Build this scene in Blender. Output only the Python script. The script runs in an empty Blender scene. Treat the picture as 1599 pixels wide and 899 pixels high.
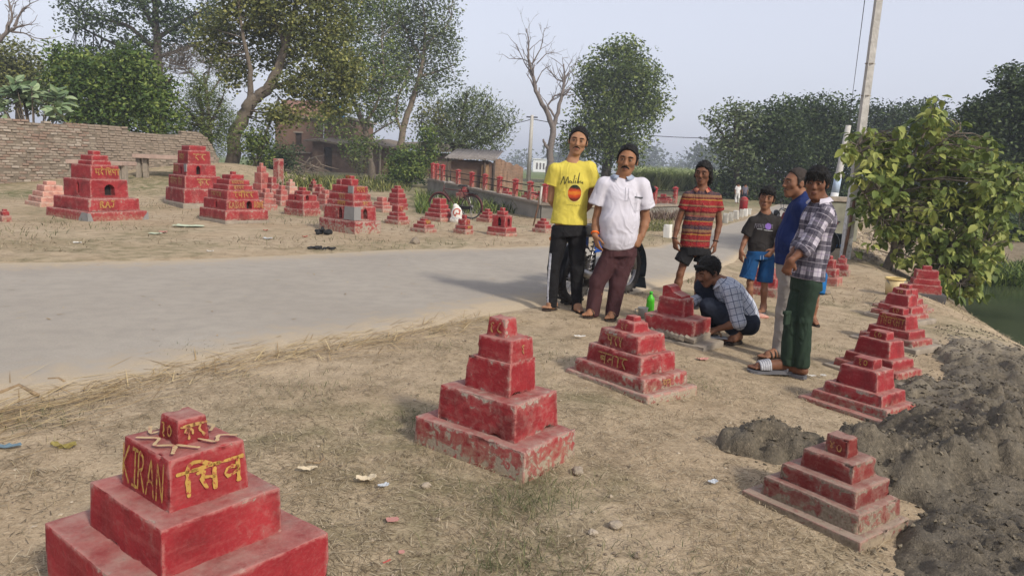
import bpy, bmesh, math, random
import numpy as np
from mathutils import Vector, Matrix, Euler
from mathutils.bvhtree import BVHTree

RNG = np.random.default_rng(7)
random.seed(7)
SC = bpy.context.scene
COL = SC.collection
R = math.radians

# ---------------------------------------------------------------- camera, sky, sun, exposure
CAM_H, FPX, PW, PH = 1.37, 1140.0, 799.5, 449.5
ROLL = R(2.6)
PITCH = math.atan((449.5 - 262) * math.cos(ROLL) / FPX)
cam_d = bpy.data.cameras.new('camera'); cam = bpy.data.objects.new('camera', cam_d); COL.objects.link(cam)
cam_d.sensor_width = 36.0; cam_d.lens = 36.0 * FPX / 1599.0
cam_d.clip_start = 0.05; cam_d.clip_end = 4000
CAM_M = Matrix.Rotation(math.pi / 2 - PITCH, 3, 'X') @ Matrix.Rotation(ROLL, 3, 'Z')
cam.matrix_world = Matrix.Translation((0, 0, CAM_H)) @ CAM_M.to_4x4()
SC.camera = cam

SUN_AZ, SUN_EL = R(140), R(35)
world = bpy.data.worlds.new('World'); SC.world = world; world.use_nodes = True
wn, wl = world.node_tree.nodes, world.node_tree.links
wn.clear()
sky = wn.new('ShaderNodeTexSky'); sky.sky_type = 'NISHITA'; sky.sun_disc = False
sky.sun_elevation = SUN_EL; sky.sun_rotation = SUN_AZ
sky.air_density = 1.2; sky.dust_density = 3.0; sky.ozone_density = 1.5; sky.altitude = 60
hs = wn.new('ShaderNodeHueSaturation'); hs.inputs['Saturation'].default_value = 0.42
mixs = wn.new('ShaderNodeMix'); mixs.data_type = 'RGBA'; mixs.inputs[0].default_value = 0.55
bg = wn.new('ShaderNodeBackground'); bg.inputs['Strength'].default_value = 0.115
wo = wn.new('ShaderNodeOutputWorld')
mixs.inputs[7].default_value = (5.35, 5.55, 6.75, 1)
wl.new(sky.outputs[0], hs.inputs['Color']); wl.new(hs.outputs[0], mixs.inputs[6])
wl.new(mixs.outputs[2], bg.inputs[0]); wl.new(bg.outputs[0], wo.inputs[0])
SUN_DIR = Vector((math.sin(SUN_AZ) * math.cos(SUN_EL), math.cos(SUN_AZ) * math.cos(SUN_EL), math.sin(SUN_EL)))
sun_d = bpy.data.lights.new('sun', 'SUN'); sun_d.energy = 2.8; sun_d.angle = R(6); sun_d.color = (1, 0.93, 0.82)
sun = bpy.data.objects.new('sun', sun_d); COL.objects.link(sun)
sun.rotation_euler = SUN_DIR.to_track_quat('Z', 'Y').to_euler(); sun.location = (20, -20, 30)
SC.view_settings.view_transform = 'Standard'; SC.view_settings.look = 'None'
SC.view_settings.exposure = 0.5; SC.view_settings.gamma = 1.0; SC.view_settings.use_curve_mapping = False
SC.cycles.max_bounces = 6; SC.cycles.diffuse_bounces = 3; SC.cycles.transparent_max_bounces = 8
SC.cycles.volume_bounces = 0

# ---------------------------------------------------------------- numeric helpers
CAMN = np.array(CAM_M)
def ray(u, v):
    return CAMN @ np.array([(u - PW) / FPX, -(v - PH) / FPX, -1.0])
def J(u, v, Y):
    """Point seen at photo pixel (u, v) at world depth Y."""
    d = ray(u, v); return np.array([0, 0, CAM_H]) + d * (Y / d[1])
def sstep(a, b, x):
    t = np.clip((x - a) / (b - a), 0, 1); return t * t * (3 - 2 * t)
def _h(i, j, k, s):
    n = (i * 374761393 + j * 668265263 + k * 2147483647 + s * 974634777) & 0xffffffff
    n = ((n ^ (n >> 13)) * 1274126177) & 0xffffffff
    return ((n ^ (n >> 16)) & 0xffff) / 65535.0
def vn(p, sc=1.0, seed=0):
    p = np.asarray(p, float) * sc
    if p.shape[-1] == 2: p = np.concatenate([p, np.zeros(p.shape[:-1] + (1,))], -1)
    i = np.floor(p).astype(np.int64); f = p - i; f = f * f * (3 - 2 * f)
    x, y, z = i[..., 0], i[..., 1], i[..., 2]; fx, fy, fz = f[..., 0], f[..., 1], f[..., 2]
    def L(a, b, t): return a + (b - a) * t
    return L(L(L(_h(x, y, z, seed), _h(x + 1, y, z, seed), fx), L(_h(x, y + 1, z, seed), _h(x + 1, y + 1, z, seed), fx), fy),
             L(L(_h(x, y, z + 1, seed), _h(x + 1, y, z + 1, seed), fx), L(_h(x, y + 1, z + 1, seed), _h(x + 1, y + 1, z + 1, seed), fx), fy), fz) * 2 - 1
def fbm(p, sc=1.0, o=4, seed=0, g=0.5):
    t = 0; a = 1.0; n = 0
    for k in range(o):
        t = t + a * vn(p, sc * 2.03 ** k, seed + k * 17); n += a; a *= g
    return t / n

# ---------------------------------------------------------------- terrain
RN = np.array([(-20, -20), (-9, -5.2), (-5, 0.2), (-2.65, 3.65), (-1.77, 4.94), (-1.0, 5.68), (0.34, 7.25), (1.58, 8.9), (2.3, 10.05), (4.0, 13.44), (6.7, 18.8), (12.8, 33.4), (24, 58)])
RF = np.array([(-40, -9), (-14, 4.3), (-6.1, 8.59), (-4.9, 9.2), (-3.62, 10.19), (-2.05, 11.5), (0.56, 13.3), (2.85, 14.93), (3.6, 16.4), (7.5, 24.2), (11.2, 33.5), (22, 58)])
def road_t(x, y):
    """> 0 inside the road, metres to the nearer edge measured along y."""
    return np.minimum(y - np.interp(x, RN[:, 0], RN[:, 1]), np.interp(x, RF[:, 0], RF[:, 1]) - y)
def ridge_x(y): return 3.3 + 0.27 * np.clip(y, -20, 40)
def heap(x, y):
    h = 0.2 * np.exp(-(((x - 1.95) / 0.42) ** 2 + ((y - 3.55) / 0.22) ** 2))
    h = h + 0.15 * np.exp(-(((x - 1.35) / 0.2) ** 2 + ((y - 3.72) / 0.13) ** 2))
    h = h + 0.24 * np.exp(-(((x - 2.75) / 0.5) ** 2 + ((y - 3.9) / 0.5) ** 2))
    h = h + 0.12 * np.exp(-(((x - 2.2) / 0.5) ** 2 + ((y - 2.6) / 0.5) ** 2))
    h = h + 0.2 * np.exp(-(((x - 3.4) / 0.6) ** 2 + ((y - 4.6) / 0.9) ** 2))
    h = h + 0.16 * np.exp(-(((x - 4.7) / 0.6) ** 2 + ((y - 6.6) / 0.8) ** 2))
    return h
def terr0(x, y):
    x = np.asarray(x, float); y = np.asarray(y, float)
    z = -0.07 * np.clip(x - 0.6, 0, 4.0) * (1 - sstep(11, 20, y))
    sx = np.where(x > -11.5, 3.4, 6.5)
    z = z + 1.06 * np.exp(-(((x + 11.5) / sx) ** 2 + ((y - 29) / 6.3) ** 2))
    t = (y - 31) / (19.5 - 31); lx = -6 + 6.5 * t
    z = z - 0.2 * np.exp(-((x - lx) / 1.3) ** 2) * sstep(-.3, .1, t) * (1 - sstep(0.9, 1.2, t))
    d = x - ridge_x(y)
    z = z - 1.25 * sstep(-0.4, 3.2, d) * (1 - sstep(17, 30, y)) * (1 - sstep(7.5, 11.5, d))
    z = z + 0.42 * sstep(40, 70, y)
    return z
def terr(x, y):
    return float(terr0(x, y))
def GT(u, v, dz=0.0):
    """Terrain point under photo pixel (u, v)."""
    d = ray(u, v); z = 0.0
    for _ in range(25):
        t = (z + dz - CAM_H) / d[2]; p = np.array([0, 0, CAM_H]) + d * t
        z = 0.5 * z + 0.5 * terr(p[0], p[1])
    return np.array([p[0], p[1], terr(p[0], p[1])])

# ---------------------------------------------------------------- object helpers
def tag(o, label=None, cat=None, group=None, kind=None):
    if label: o['label'] = label
    if cat: o['category'] = cat
    if group: o['group'] = group
    if kind: o['kind'] = kind
    return o
def thing(name, label, cat, loc=(0, 0, 0), rz=0.0, group=None):
    o = bpy.data.objects.new(name, None); COL.objects.link(o); o.empty_display_size = 0.1
    o.location = loc; o.rotation_euler = (0, 0, rz)
    return tag(o, label, cat, group)
def link_mesh(name, me, mat=None, parent=None):
    if mat is not None and not me.materials: me.materials.append(mat)
    o = bpy.data.objects.new(name, me); COL.objects.link(o)
    if parent is not None: o.parent = parent
    return o
def np_mesh(name, V, F, mat=None, parent=None, smooth=True, attrs=None):
    """V (n,3) array; F one (m,k) array or a list of such arrays."""
    V = np.ascontiguousarray(V, np.float32)
    Fs = F if isinstance(F, list) and np.ndim(F[0]) == 2 else [F]
    Fs = [np.asarray(f, np.int32) for f in Fs if len(f)]
    me = bpy.data.meshes.new(name)
    me.vertices.add(len(V)); me.vertices.foreach_set('co', V.ravel())
    li = np.concatenate([f.ravel() for f in Fs]); cnt = np.concatenate([np.full(len(f), f.shape[1], np.int32) for f in Fs])
    st = np.concatenate([[0], np.cumsum(cnt)[:-1]]).astype(np.int32)
    me.loops.add(len(li)); me.loops.foreach_set('vertex_index', li)
    me.polygons.add(len(cnt)); me.polygons.foreach_set('loop_start', st)
    try: me.polygons.foreach_set('loop_total', cnt)
    except Exception: pass
    me.polygons.foreach_set('use_smooth', np.full(len(cnt), smooth))
    for k, a in (attrs or {}).items():
        a = np.asarray(a, np.float32)
        if a.ndim == 1:
            at = me.attributes.new(k, 'FLOAT', 'POINT'); at.data.foreach_set('value', a)
        else:
            at = me.attributes.new(k, 'FLOAT_VECTOR', 'POINT'); at.data.foreach_set('vector', a.ravel())
    me.update(); me.validate()
    return link_mesh(name, me, mat, parent)

class MB:
    """Collects simple solids and links them as one mesh."""
    def __init__(s): s.v = []; s.f = []
    def add(s, v, f):
        n = len(s.v); s.v += [tuple(map(float, p)) for p in v]; s.f += [tuple(i + n for i in q) for q in f]; return s
    def box(s, c, h, M=None, taper=1.0):
        c = np.array(c, float); h = np.array(h, float); P = []
        for sz in (-1, 1):
            k = taper if sz > 0 else 1.0
            for sx, sy in ((-1, -1), (1, -1), (1, 1), (-1, 1)):
                q = np.array((sx * h[0] * k, sy * h[1] * k, sz * h[2]))
                P.append(c + (np.array(M) @ q if M is not None else q))
        return s.add(P, [(3, 2, 1, 0), (4, 5, 6, 7), (0, 1, 5, 4), (1, 2, 6, 5), (2, 3, 7, 6), (3, 0, 4, 7)])
    def tube(s, pts, r, n=8, cap=True):
        pts = [np.array(p, float) for p in pts]; m = len(pts)
        rs = [r] * m if np.isscalar(r) else list(r)
        V = []; u = None
        for i, p in enumerate(pts):
            t = pts[min(i + 1, m - 1)] - pts[max(i - 1, 0)]; t = t / (np.linalg.norm(t) + 1e-9)
            if u is None:
                u = np.cross(t, (0, 0, 1) if abs(t[2]) < .9 else (1, 0, 0))
            u = u - t * np.dot(u, t); u = u / (np.linalg.norm(u) + 1e-9); w = np.cross(t, u)
            for k in range(n):
                a = 2 * math.pi * k / n; V.append(p + rs[i] * (math.cos(a) * u + math.sin(a) * w))
        F = [(i * n + k, i * n + (k + 1) % n, (i + 1) * n + (k + 1) % n, (i + 1) * n + k) for i in range(m - 1) for k in range(n)]
        if cap: F += [tuple(range(n))[::-1], tuple((m - 1) * n + k for k in range(n))]
        return s.add(V, F)
    def torus(s, c, ax, R_, r, n=28, m=8):
        c = np.array(c, float); ax = np.array(ax, float); ax /= np.linalg.norm(ax)
        u = np.cross(ax, (0, 0, 1) if abs(ax[2]) < .9 else (1, 0, 0)); u /= np.linalg.norm(u); w = np.cross(ax, u)
        V = []
        for i in range(n):
            a = 2 * math.pi * i / n; d = math.cos(a) * u + math.sin(a) * w
            for k in range(m):
                b = 2 * math.pi * k / m
                V.append(c + d * (R_ + r * math.cos(b)) + ax * (r * math.sin(b)))
        return s.add(V, [(i * m + k, ((i + 1) % n) * m + k, ((i + 1) % n) * m + (k + 1) % m, i * m + (k + 1) % m) for i in range(n) for k in range(m)])
    def lathe(s, prof, c=(0, 0, 0), n=20, M=None):
        c = np.array(c, float); V = []
        for r, z in prof:
            for k in range(n):
                a = 2 * math.pi * k / n; q = np.array((r * math.cos(a), r * math.sin(a), z))
                V.append(c + (np.array(M) @ q if M is not None else q))
        m = len(prof)
        F = [(i * n + k, i * n + (k + 1) % n, (i + 1) * n + (k + 1) % n, (i + 1) * n + k) for i in range(m - 1) for k in range(n)]
        F += [tuple(range(n))[::-1], tuple((m - 1) * n + k for k in range(n))]
        return s.add(V, F)
    def ball(s, c, r, n=12, m=8, M=None):
        c = np.array(c, float); r = np.array(r if np.ndim(r) else (r,) * 3, float); V = [];
        for i in range(1, m):
            th = math.pi * i / m
            for k in range(n):
                a = 2 * math.pi * k / n; q = r * np.array((math.sin(th) * math.cos(a), math.sin(th) * math.sin(a), math.cos(th)))
                V.append(c + (np.array(M) @ q if M is not None else q))
        t = np.array((0, 0, r[2])); V += [c + (np.array(M) @ t if M is not None else t), c - (np.array(M) @ t if M is not None else t)]
        N = len(V)
        F = [(i * n + k, (i + 1) * n + k, (i + 1) * n + (k + 1) % n, i * n + (k + 1) % n) for i in range(m - 2) for k in range(n)]
        F += [(N - 2, k, (k + 1) % n) for k in range(n)] + [(N - 1, (m - 2) * n + (k + 1) % n, (m - 2) * n + k) for k in range(n)]
        return s.add(V, F)
    def mesh(s, name):
        me = bpy.data.meshes.new(name); me.from_pydata(s.v, [], s.f); return me
    def build(s, name, mat=None, parent=None, smooth=False, off=None, bevel=0.0):
        if off is not None: s.v = [tuple(np.array(p) - np.array(off)) for p in s.v]
        me = s.mesh(name); me.polygons.foreach_set('use_smooth', np.full(len(me.polygons), smooth)); me.update()
        if bevel:
            b = bmesh.new(); b.from_mesh(me); bmesh.ops.bevel(b, geom=b.edges[:] + b.verts[:], offset=bevel, segments=2, affect='EDGES', profile=0.5)
            b.to_mesh(me); b.free()
        return link_mesh(name, me, mat, parent)

# ---------------------------------------------------------------- materials
class NT:
    def __init__(s, name, rough=0.85, spec=0.3):
        s.m = bpy.data.materials.new(name); s.m.use_nodes = True; s.t = s.m.node_tree; s.t.nodes.clear()
        s.out = s.n('ShaderNodeOutputMaterial'); s.b = s.n('ShaderNodeBsdfPrincipled')
        s.l(s.b.outputs[0], s.out.inputs[0]); s.b.inputs['Roughness'].default_value = rough
        s.b.inputs['Specular IOR Level'].default_value = spec
        s._obj = None
    def n(s, t): return s.t.nodes.new(t)
    def l(s, a, b): s.t.links.new(a, b)
    def set(s, sock, v):
        if hasattr(v, 'is_output') or isinstance(v, bpy.types.NodeSocket): s.l(v, sock)
        elif isinstance(v, (tuple, list)): sock.default_value = tuple(v) + ((1,) if len(v) == 3 and sock.type == 'RGBA' else ())
        else: sock.default_value = v
    def obj(s):
        """Object coordinates shifted by a random amount per object."""
        if s._obj is None:
            tc = s.n('ShaderNodeTexCoord'); oi = s.n('ShaderNodeObjectInfo')
            m = s.n('ShaderNodeMath'); m.operation = 'MULTIPLY'; m.inputs[1].default_value = 37.0; s.l(oi.outputs['Random'], m.inputs[0])
            a = s.n('ShaderNodeVectorMath'); a.operation = 'ADD'; s.l(tc.outputs['Object'], a.inputs[0]); s.l(m.outputs[0], a.inputs[1]); s._obj = a.outputs[0]; s.rnd = oi.outputs['Random']
        return s._obj
    def rand(s): s.obj(); return s.rnd
    def scale(s, v, k):
        m = s.n('ShaderNodeMapping'); m.vector_type = 'POINT'; s.l(v, m.inputs['Vector']); m.inputs['Scale'].default_value = k if np.ndim(k) else (k,) * 3; return m.outputs[0]
    def noise(s, sc, det=4, co=None, rough=0.55, dist=0.0):
        x = s.n('ShaderNodeTexNoise'); s.l(co if co is not None else s.obj(), x.inputs['Vector']); x.inputs['Scale'].default_value = sc
        x.inputs['Detail'].default_value = det; x.inputs['Roughness'].default_value = rough; x.inputs['Distortion'].default_value = dist; return x.outputs['Fac']
    def vor(s, sc, co=None, feat='F1'):
        x = s.n('ShaderNodeTexVoronoi'); x.feature = feat; s.l(co if co is not None else s.obj(), x.inputs['Vector']); x.inputs['Scale'].default_value = sc; return x.outputs['Distance']
    def ramp(s, f, *st):
        x = s.n('ShaderNodeValToRGB'); e = x.color_ramp.elements
        while len(e) < len(st): e.new(0.5)
        for k, (p, c) in enumerate(st):
            e[k].position = p; e[k].color = tuple(c) + (1,) if np.ndim(c) else (c, c, c, 1)
        s.set(x.inputs[0], f); return x.outputs[0]
    def mr(s, f, a, b, c=0.0, d=1.0):
        x = s.n('ShaderNodeMapRange'); s.set(x.inputs[0], f)
        for i, q in enumerate((a, b, c, d)): x.inputs[i + 1].default_value = q
        return x.outputs[0]
    def math(s, op, a, b=0.0, clamp=False):
        x = s.n('ShaderNodeMath'); x.operation = op; x.use_clamp = clamp; s.set(x.inputs[0], a); s.set(x.inputs[1], b); return x.outputs[0]
    def mix(s, f, a, b, mode='MIX'):
        x = s.n('ShaderNodeMix'); x.data_type = 'RGBA'; x.blend_type = mode; s.set(x.inputs[0], f); s.set(x.inputs[6], a); s.set(x.inputs[7], b); return x.outputs[2]
    def attr(s, name, typ='GEOMETRY'):
        x = s.n('ShaderNodeAttribute'); x.attribute_type = typ; x.attribute_name = name; return x
    def fac(s, name, typ='GEOMETRY'): return s.attr(name, typ).outputs['Fac']
    def sep(s, v):
        x = s.n('ShaderNodeSeparateXYZ'); s.l(v, x.inputs[0]); return x.outputs
    def up(s):
        g = s.n('ShaderNodeNewGeometry'); return s.sep(g.outputs['Normal'])[2]
    def col(s, c): s.set(s.b.inputs['Base Color'], c); return s
    def bump(s, h, st=0.3, d=0.01):
        x = s.n('ShaderNodeBump'); x.inputs['Strength'].default_value = st; x.inputs['Distance'].default_value = d; s.set(x.inputs['Height'], h); s.l(x.outputs[0], s.b.inputs['Normal']); return s

def srgb(r, g, b):
    f = lambda c: c / 12.92 if c <= .04045 else ((c + .055) / 1.055) ** 2.4
    return tuple(f(c / 255.0) for c in (r, g, b))
MC = {}
def plain(name, c, rough=0.6, var=0.15, sc=12.0, bump=0.0, metal=0.0, spec=0.3):
    """A plain surface with uneven colour and fine relief."""
    if name in MC: return MC[name]
    t = NT(name, rough, spec); c = np.array(c); n = t.noise(sc, 5)
    t.col(t.ramp(n, (0.25, tuple(c * (1 - var))), (0.75, tuple(np.minimum(1, c * (1 + var))))))
    t.b.inputs['Metallic'].default_value = metal
    if bump: t.bump(t.noise(sc * 6, 4), bump, 0.004)
    MC[name] = t.m; return t.m
# ---------------------------------------------------------------- setting materials
def m_ground():
    t = NT('dry_soil', 0.95, 0.1); co = t.obj()
    g = t.n('ShaderNodeNewGeometry'); P = g.outputs['Position']
    n1 = t.noise(0.55, 5, P); n2 = t.noise(4.5, 6, P, 0.62); n3 = t.noise(38, 5, P, 0.65); n4 = t.noise(140, 3, P)
    c = t.ramp(n1, (0.3, (0.325, 0.242, 0.152)), (0.5, (0.375, 0.290, 0.192)), (0.7, (0.420, 0.335, 0.232)))
    c = t.mix(t.mr(n2, 0.45, 0.66, 0, 0.75), c, (0.20, 0.15, 0.092))
    c = t.mix(t.mr(n3, 0.45, 0.75, 0, 0.55), c, (0.52, 0.42, 0.29))
    c = t.mix(t.mr(n4, 0.5, 0.75, 0, 0.7), c, (0.13, 0.095, 0.06))
    gr = t.math('MULTIPLY', t.fac('green'), t.mr(n2, 0.3, 0.6))
    c = t.mix(gr, c, t.ramp(n3, (0.3, (0.055, 0.068, 0.026)), (0.7, (0.14, 0.15, 0.062))))
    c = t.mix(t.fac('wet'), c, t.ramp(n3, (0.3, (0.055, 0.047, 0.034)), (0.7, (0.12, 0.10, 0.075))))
    c = t.mix(t.fac('field'), c, t.ramp(t.noise(0.05, 4, P), (0.35, (0.10, 0.13, 0.045)), (0.65, (0.16, 0.19, 0.08))))
    t.col(c); t.bump(t.math('ADD', t.math('ADD', n3, t.math('MULTIPLY', n4, 0.4)), n2), 0.75, 0.012); return t.m
def m_mud():
    t = NT('wet_mud', 0.75, 0.35); g = t.n('ShaderNodeNewGeometry'); P = g.outputs['Position']
    n2 = t.noise(5, 6, P); n3 = t.noise(45, 6, P, 0.65); d = t.fac('dry')
    c = t.ramp(n3, (0.3, (0.045, 0.036, 0.023)), (0.55, (0.105, 0.085, 0.058)), (0.75, (0.22, 0.178, 0.122)))
    c = t.mix(t.mr(n2, 0.45, 0.7, 0, 0.5), c, (0.15, 0.128, 0.094))
    c = t.mix(d, c, t.ramp(n3, (0.3, (0.17, 0.142, 0.10)), (0.7, (0.26, 0.215, 0.15))))
    t.col(c); t.bump(t.math('ADD', n3, t.noise(130, 4, P)), 0.8, 0.012); return t.m
def m_road():
    t = NT('worn_asphalt', 0.9, 0.2); g = t.n('ShaderNodeNewGeometry'); P = g.outputs['Position']
    n1 = t.noise(0.7, 5, P); n2 = t.noise(6, 6, P); n3 = t.noise(90, 4, P); e = t.fac('edge')
    c = t.ramp(n1, (0.3, (0.295, 0.260, 0.214)), (0.7, (0.350, 0.312, 0.258)))
    c = t.mix(t.mr(n2, 0.4, 0.75, 0, 0.4), c, (0.21, 0.19, 0.168))
    c = t.mix(t.mr(n3, 0.45, 0.7, 0, 0.35), c, (0.17, 0.155, 0.14))
    tr = t.noise(1.0, 4, t.scale(P, (0.5, 0.5, 1)))
    m = t.mr(t.math('ADD', t.math('MULTIPLY', e, 1.1), t.math('SUBTRACT', n2, 0.5)), 0.35, 0.8)
    c = t.mix(m, c, t.ramp(n3, (0.3, (0.34, 0.27, 0.18)), (0.7, (0.43, 0.35, 0.25))))
    t.col(c); t.bump(t.math('ADD', n3, t.noise(300, 2, P)), 0.5, 0.004); return t.m
def m_water():
    t = NT('pond_water', 0.12, 0.5); P = t.n('ShaderNodeNewGeometry').outputs['Position']
    t.col(t.ramp(t.noise(0.8, 4, P), (0.35, (0.035, 0.048, 0.022)), (0.65, (0.06, 0.075, 0.035)))); t.bump(t.noise(6, 3, P), 0.08, 0.02); return t.m
def m_leafy(name, dark, mid, light, trans=0.25, rough=0.55):
    t = NT(name, rough, 0.25); a = t.fac('tint'); c = t.ramp(a, (0.1, dark), (0.5, mid), (0.92, light))
    t.col(c); tr = t.n('ShaderNodeBsdfTranslucent'); t.l(c, tr.inputs[0]); mx = t.n('ShaderNodeMixShader'); mx.inputs[0].default_value = trans
    t.l(t.b.outputs[0], mx.inputs[1]); t.l(tr.outputs[0], mx.inputs[2]); t.l(mx.outputs[0], t.out.inputs[0]); return t.m
def m_paint(name, r1, r2, dust, cem1=(0.17, 0.145, 0.115), cem2=(0.36, 0.31, 0.25)):
    t = NT(name, 0.75, 0.15); w = t.fac('wear', 'OBJECT'); e = t.fac('edge'); lo = t.fac('low')
    n1 = t.noise(5.5, 6, rough=0.6); n2 = t.noise(26, 6, rough=0.62, dist=0.4); n3 = t.noise(90, 4); st = t.noise(9, 5, t.scale(t.obj(), (1, 1, 0.18)))
    c = t.ramp(n1, (0.3, r1), (0.7, r2))
    c = t.mix(t.mr(st, 0.5, 0.78, 0, 0.45), c, (0.13, 0.028, 0.024))
    c = t.mix(t.mr(n3, 0.45, 0.75, 0, 0.22), c, tuple(0.6 * q + 0.4 * d for q, d in zip(r2, dust)))
    gm = t.noise(3.1, 6, rough=0.68, dist=0.8); c = t.mix(t.mr(gm, 0.50, 0.66, 0, 0.62), c, (0.085, 0.022, 0.020))
    br = t.noise(16, 4, t.scale(t.obj(), (0.35, 0.35, 2.2)), 0.7); c = t.mix(t.mr(br, 0.52, 0.70, 0, 0.40), c, tuple(0.62 * q + 0.38 * d for q, d in zip(r2, dust)))
    v = t.math('ADD', t.math('ADD', t.math('MULTIPLY', n2, 0.55), t.math('MULTIPLY', n1, 0.45)), t.math('ADD', t.math('MULTIPLY', e, 0.10), t.math('MULTIPLY', w, 0.22)))
    v = t.math('ADD', v, t.math('MULTIPLY', lo, 0.10))
    cem = t.ramp(n3, (0.3, cem1), (0.7, cem2))
    film = t.mr(v, 0.56, 0.72, 0, 0.5)
    c = t.mix(film, c, tuple(0.75 * a + 0.25 * b for a, b in zip(dust, cem1)))
    c = t.mix(t.mr(v, 0.67, 0.70), c, cem)
    c = t.mix(t.math('MULTIPLY', lo, t.mr(n2, 0.35, 0.6, 0, 0.75)), c, (0.30, 0.235, 0.155))
    up = t.mr(t.up(), 0.55, 0.95); dn = t.mr(t.noise(11, 6, rough=0.65), 0.3, 0.7, 0.15, 0.85)
    c = t.mix(t.math('MULTIPLY', up, dn), c, t.mix(t.mr(t.noise(6.5, 6, rough=0.7), 0.42, 0.54), dust, tuple(0.45 * d + 0.55 * q for d, q in zip(dust, (0.30, 0.255, 0.205)))))
    c = t.mix(t.math('MULTIPLY', t.mr(e, 0.6, 1.0), t.mr(n2, 0.40, 0.55, 0, 0.6)), c, tuple(min(1, 0.4 * q + 0.6 * d + 0.015) for q, d in zip(r2, dust)))
    t.col(c); t.bump(t.math('ADD', t.math('ADD', t.math('MULTIPLY', n2, 0.8), t.math('MULTIPLY', n3, 0.35)), t.mr(v, 0.665, 0.705, 0.5, 0)), 0.55, 0.008); return t.m
def fold(t):
    """Creases in worn cloth: ridged, slanting noise."""
    n = t.noise(4.2, 1.5, t.scale(t.obj(), (1.5, 1.5, 1.0)), .5, 1.2); return t.math('SUBTRACT', 1.0, t.math('MULTIPLY', t.math('ABSOLUTE', t.math('SUBTRACT', n, .5)), 4.0))
def m_cloth(name, c, rough=0.9, var=0.1, sheen=0.0):
    t = NT(name, rough, 0.15); c = np.array(c); n = t.noise(9, 4)
    t.col(t.ramp(n, (0.3, tuple(c * (1 - var))), (0.7, tuple(np.minimum(c * (1 + var), 1))))); t.bump(t.math('ADD', t.math('MULTIPLY', fold(t), 1.0), t.math('ADD', t.math('MULTIPLY', t.noise(22, 5), .25), t.math('MULTIPLY', t.noise(350, 2), 0.05))), 0.5, 0.018); return t.m
def m_brick(name, c1, c2, mort, sc=1.0):
    t = NT(name, 0.92, 0.15); x = t.n('ShaderNodeTexBrick'); co = t.obj(); s = t.sep(co); cm = t.n('ShaderNodeCombineXYZ')
    t.l(t.math('ADD', s[0], s[1]), cm.inputs[0]); t.l(s[2], cm.inputs[1]); t.l(cm.outputs[0], x.inputs['Vector']); x.inputs['Scale'].default_value = sc
    x.inputs['Brick Width'].default_value = 0.25; x.inputs['Row Height'].default_value = 0.085; x.inputs['Mortar Size'].default_value = 0.012
    x.inputs['Color1'].default_value = c1 + (1,); x.inputs['Color2'].default_value = c2 + (1,); x.inputs['Mortar'].default_value = mort + (1,)
    c = t.mix(t.mr(t.noise(1.3, 6), 0.4, 0.7, 0, 0.55), x.outputs['Color'], (0.12, 0.095, 0.07)); t.col(c)
    t.bump(t.math('ADD', t.math('MULTIPLY', x.outputs['Fac'], -0.6), t.noise(30, 4)), 0.5, 0.02); return t.m
def m_tint(name, st, rough=0.9, sc=14.0, bump=0.4, spec=0.2):
    """Colour from the object's random number plus grain (for bricks, stones, kerb blocks)."""
    t = NT(name, rough, spec); a = t.math('ADD', t.math('MULTIPLY', t.rand(), 0.6), t.math('MULTIPLY', t.noise(sc, 6), 0.5)); t.col(t.ramp(a, *st))
    t.bump(t.noise(sc * 4, 5), bump, 0.01); return t.m

M = {}
M['ground'] = m_ground(); M['mud'] = m_mud(); M['road'] = m_road(); M['water'] = m_water()
M['red'] = m_paint('weathered_red_paint', (0.18, 0.013, 0.017), (0.30, 0.030, 0.034), (0.35, 0.185, 0.155))
M['red_old'] = m_paint('old_brown_red_paint', (0.105, 0.018, 0.016), (0.20, 0.028, 0.024), (0.31, 0.20, 0.16), (0.10, 0.078, 0.055), (0.25, 0.20, 0.15))
M['red_fresh'] = m_paint('red_paint', (0.22, 0.009, 0.014), (0.31, 0.017, 0.023), (0.36, 0.12, 0.11))
M['pink'] = m_paint('faded_pink_paint', (0.42, 0.18, 0.14), (0.48, 0.25, 0.19), (0.52, 0.36, 0.28))
M['rose'] = m_paint('faded_rose_paint', (0.30, 0.062, 0.055), (0.36, 0.10, 0.085), (0.40, 0.21, 0.17))
M['cement'] = plain('grey_cement', (0.245, 0.205, 0.16), 0.9, 0.25, 9, 0.5)
M['darkslab'] = plain('dark_slab', (0.075, 0.07, 0.068), 0.9, 0.25, 9, 0.4)
M['patch'] = plain('fresh_cement_patch', (0.20, 0.192, 0.185), 0.85, 0.12, 9, 0.3)
M['gold'] = None
def m_gold(name, c, under, th=0.5):
    t = NT(name, 0.6, 0.3); n = t.noise(60, 5, rough=0.7); c = np.array(c)
    t.col(t.mix(t.mr(n, th, th + 0.06, 0, 0.9), t.ramp(t.noise(14, 4), (0.3, tuple(c * 0.8)), (0.7, tuple(c * 1.15))), under)); return t.m
M['gold'] = m_gold('yellow_lettering_paint', (0.36, 0.215, 0.05), (0.24, 0.03, 0.028), 0.515)
M['gold_worn'] = m_gold('worn_yellow_lettering_paint', (0.33, 0.20, 0.065), (0.23, 0.06, 0.045), 0.50)
M['cream'] = m_gold('cream_brush_paint', (0.44, 0.32, 0.17), (0.32, 0.08, 0.07), 0.55)
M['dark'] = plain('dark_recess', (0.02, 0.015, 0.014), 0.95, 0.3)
M['straw'] = m_leafy('straw', (0.22, 0.14, 0.06), (0.40, 0.28, 0.13), (0.56, 0.44, 0.24), 0.15, 0.8)
M['dry_grass'] = m_leafy('dry_grass', (0.135, 0.10, 0.058), (0.27, 0.21, 0.13), (0.46, 0.385, 0.265), 0.15, 0.9)
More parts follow.
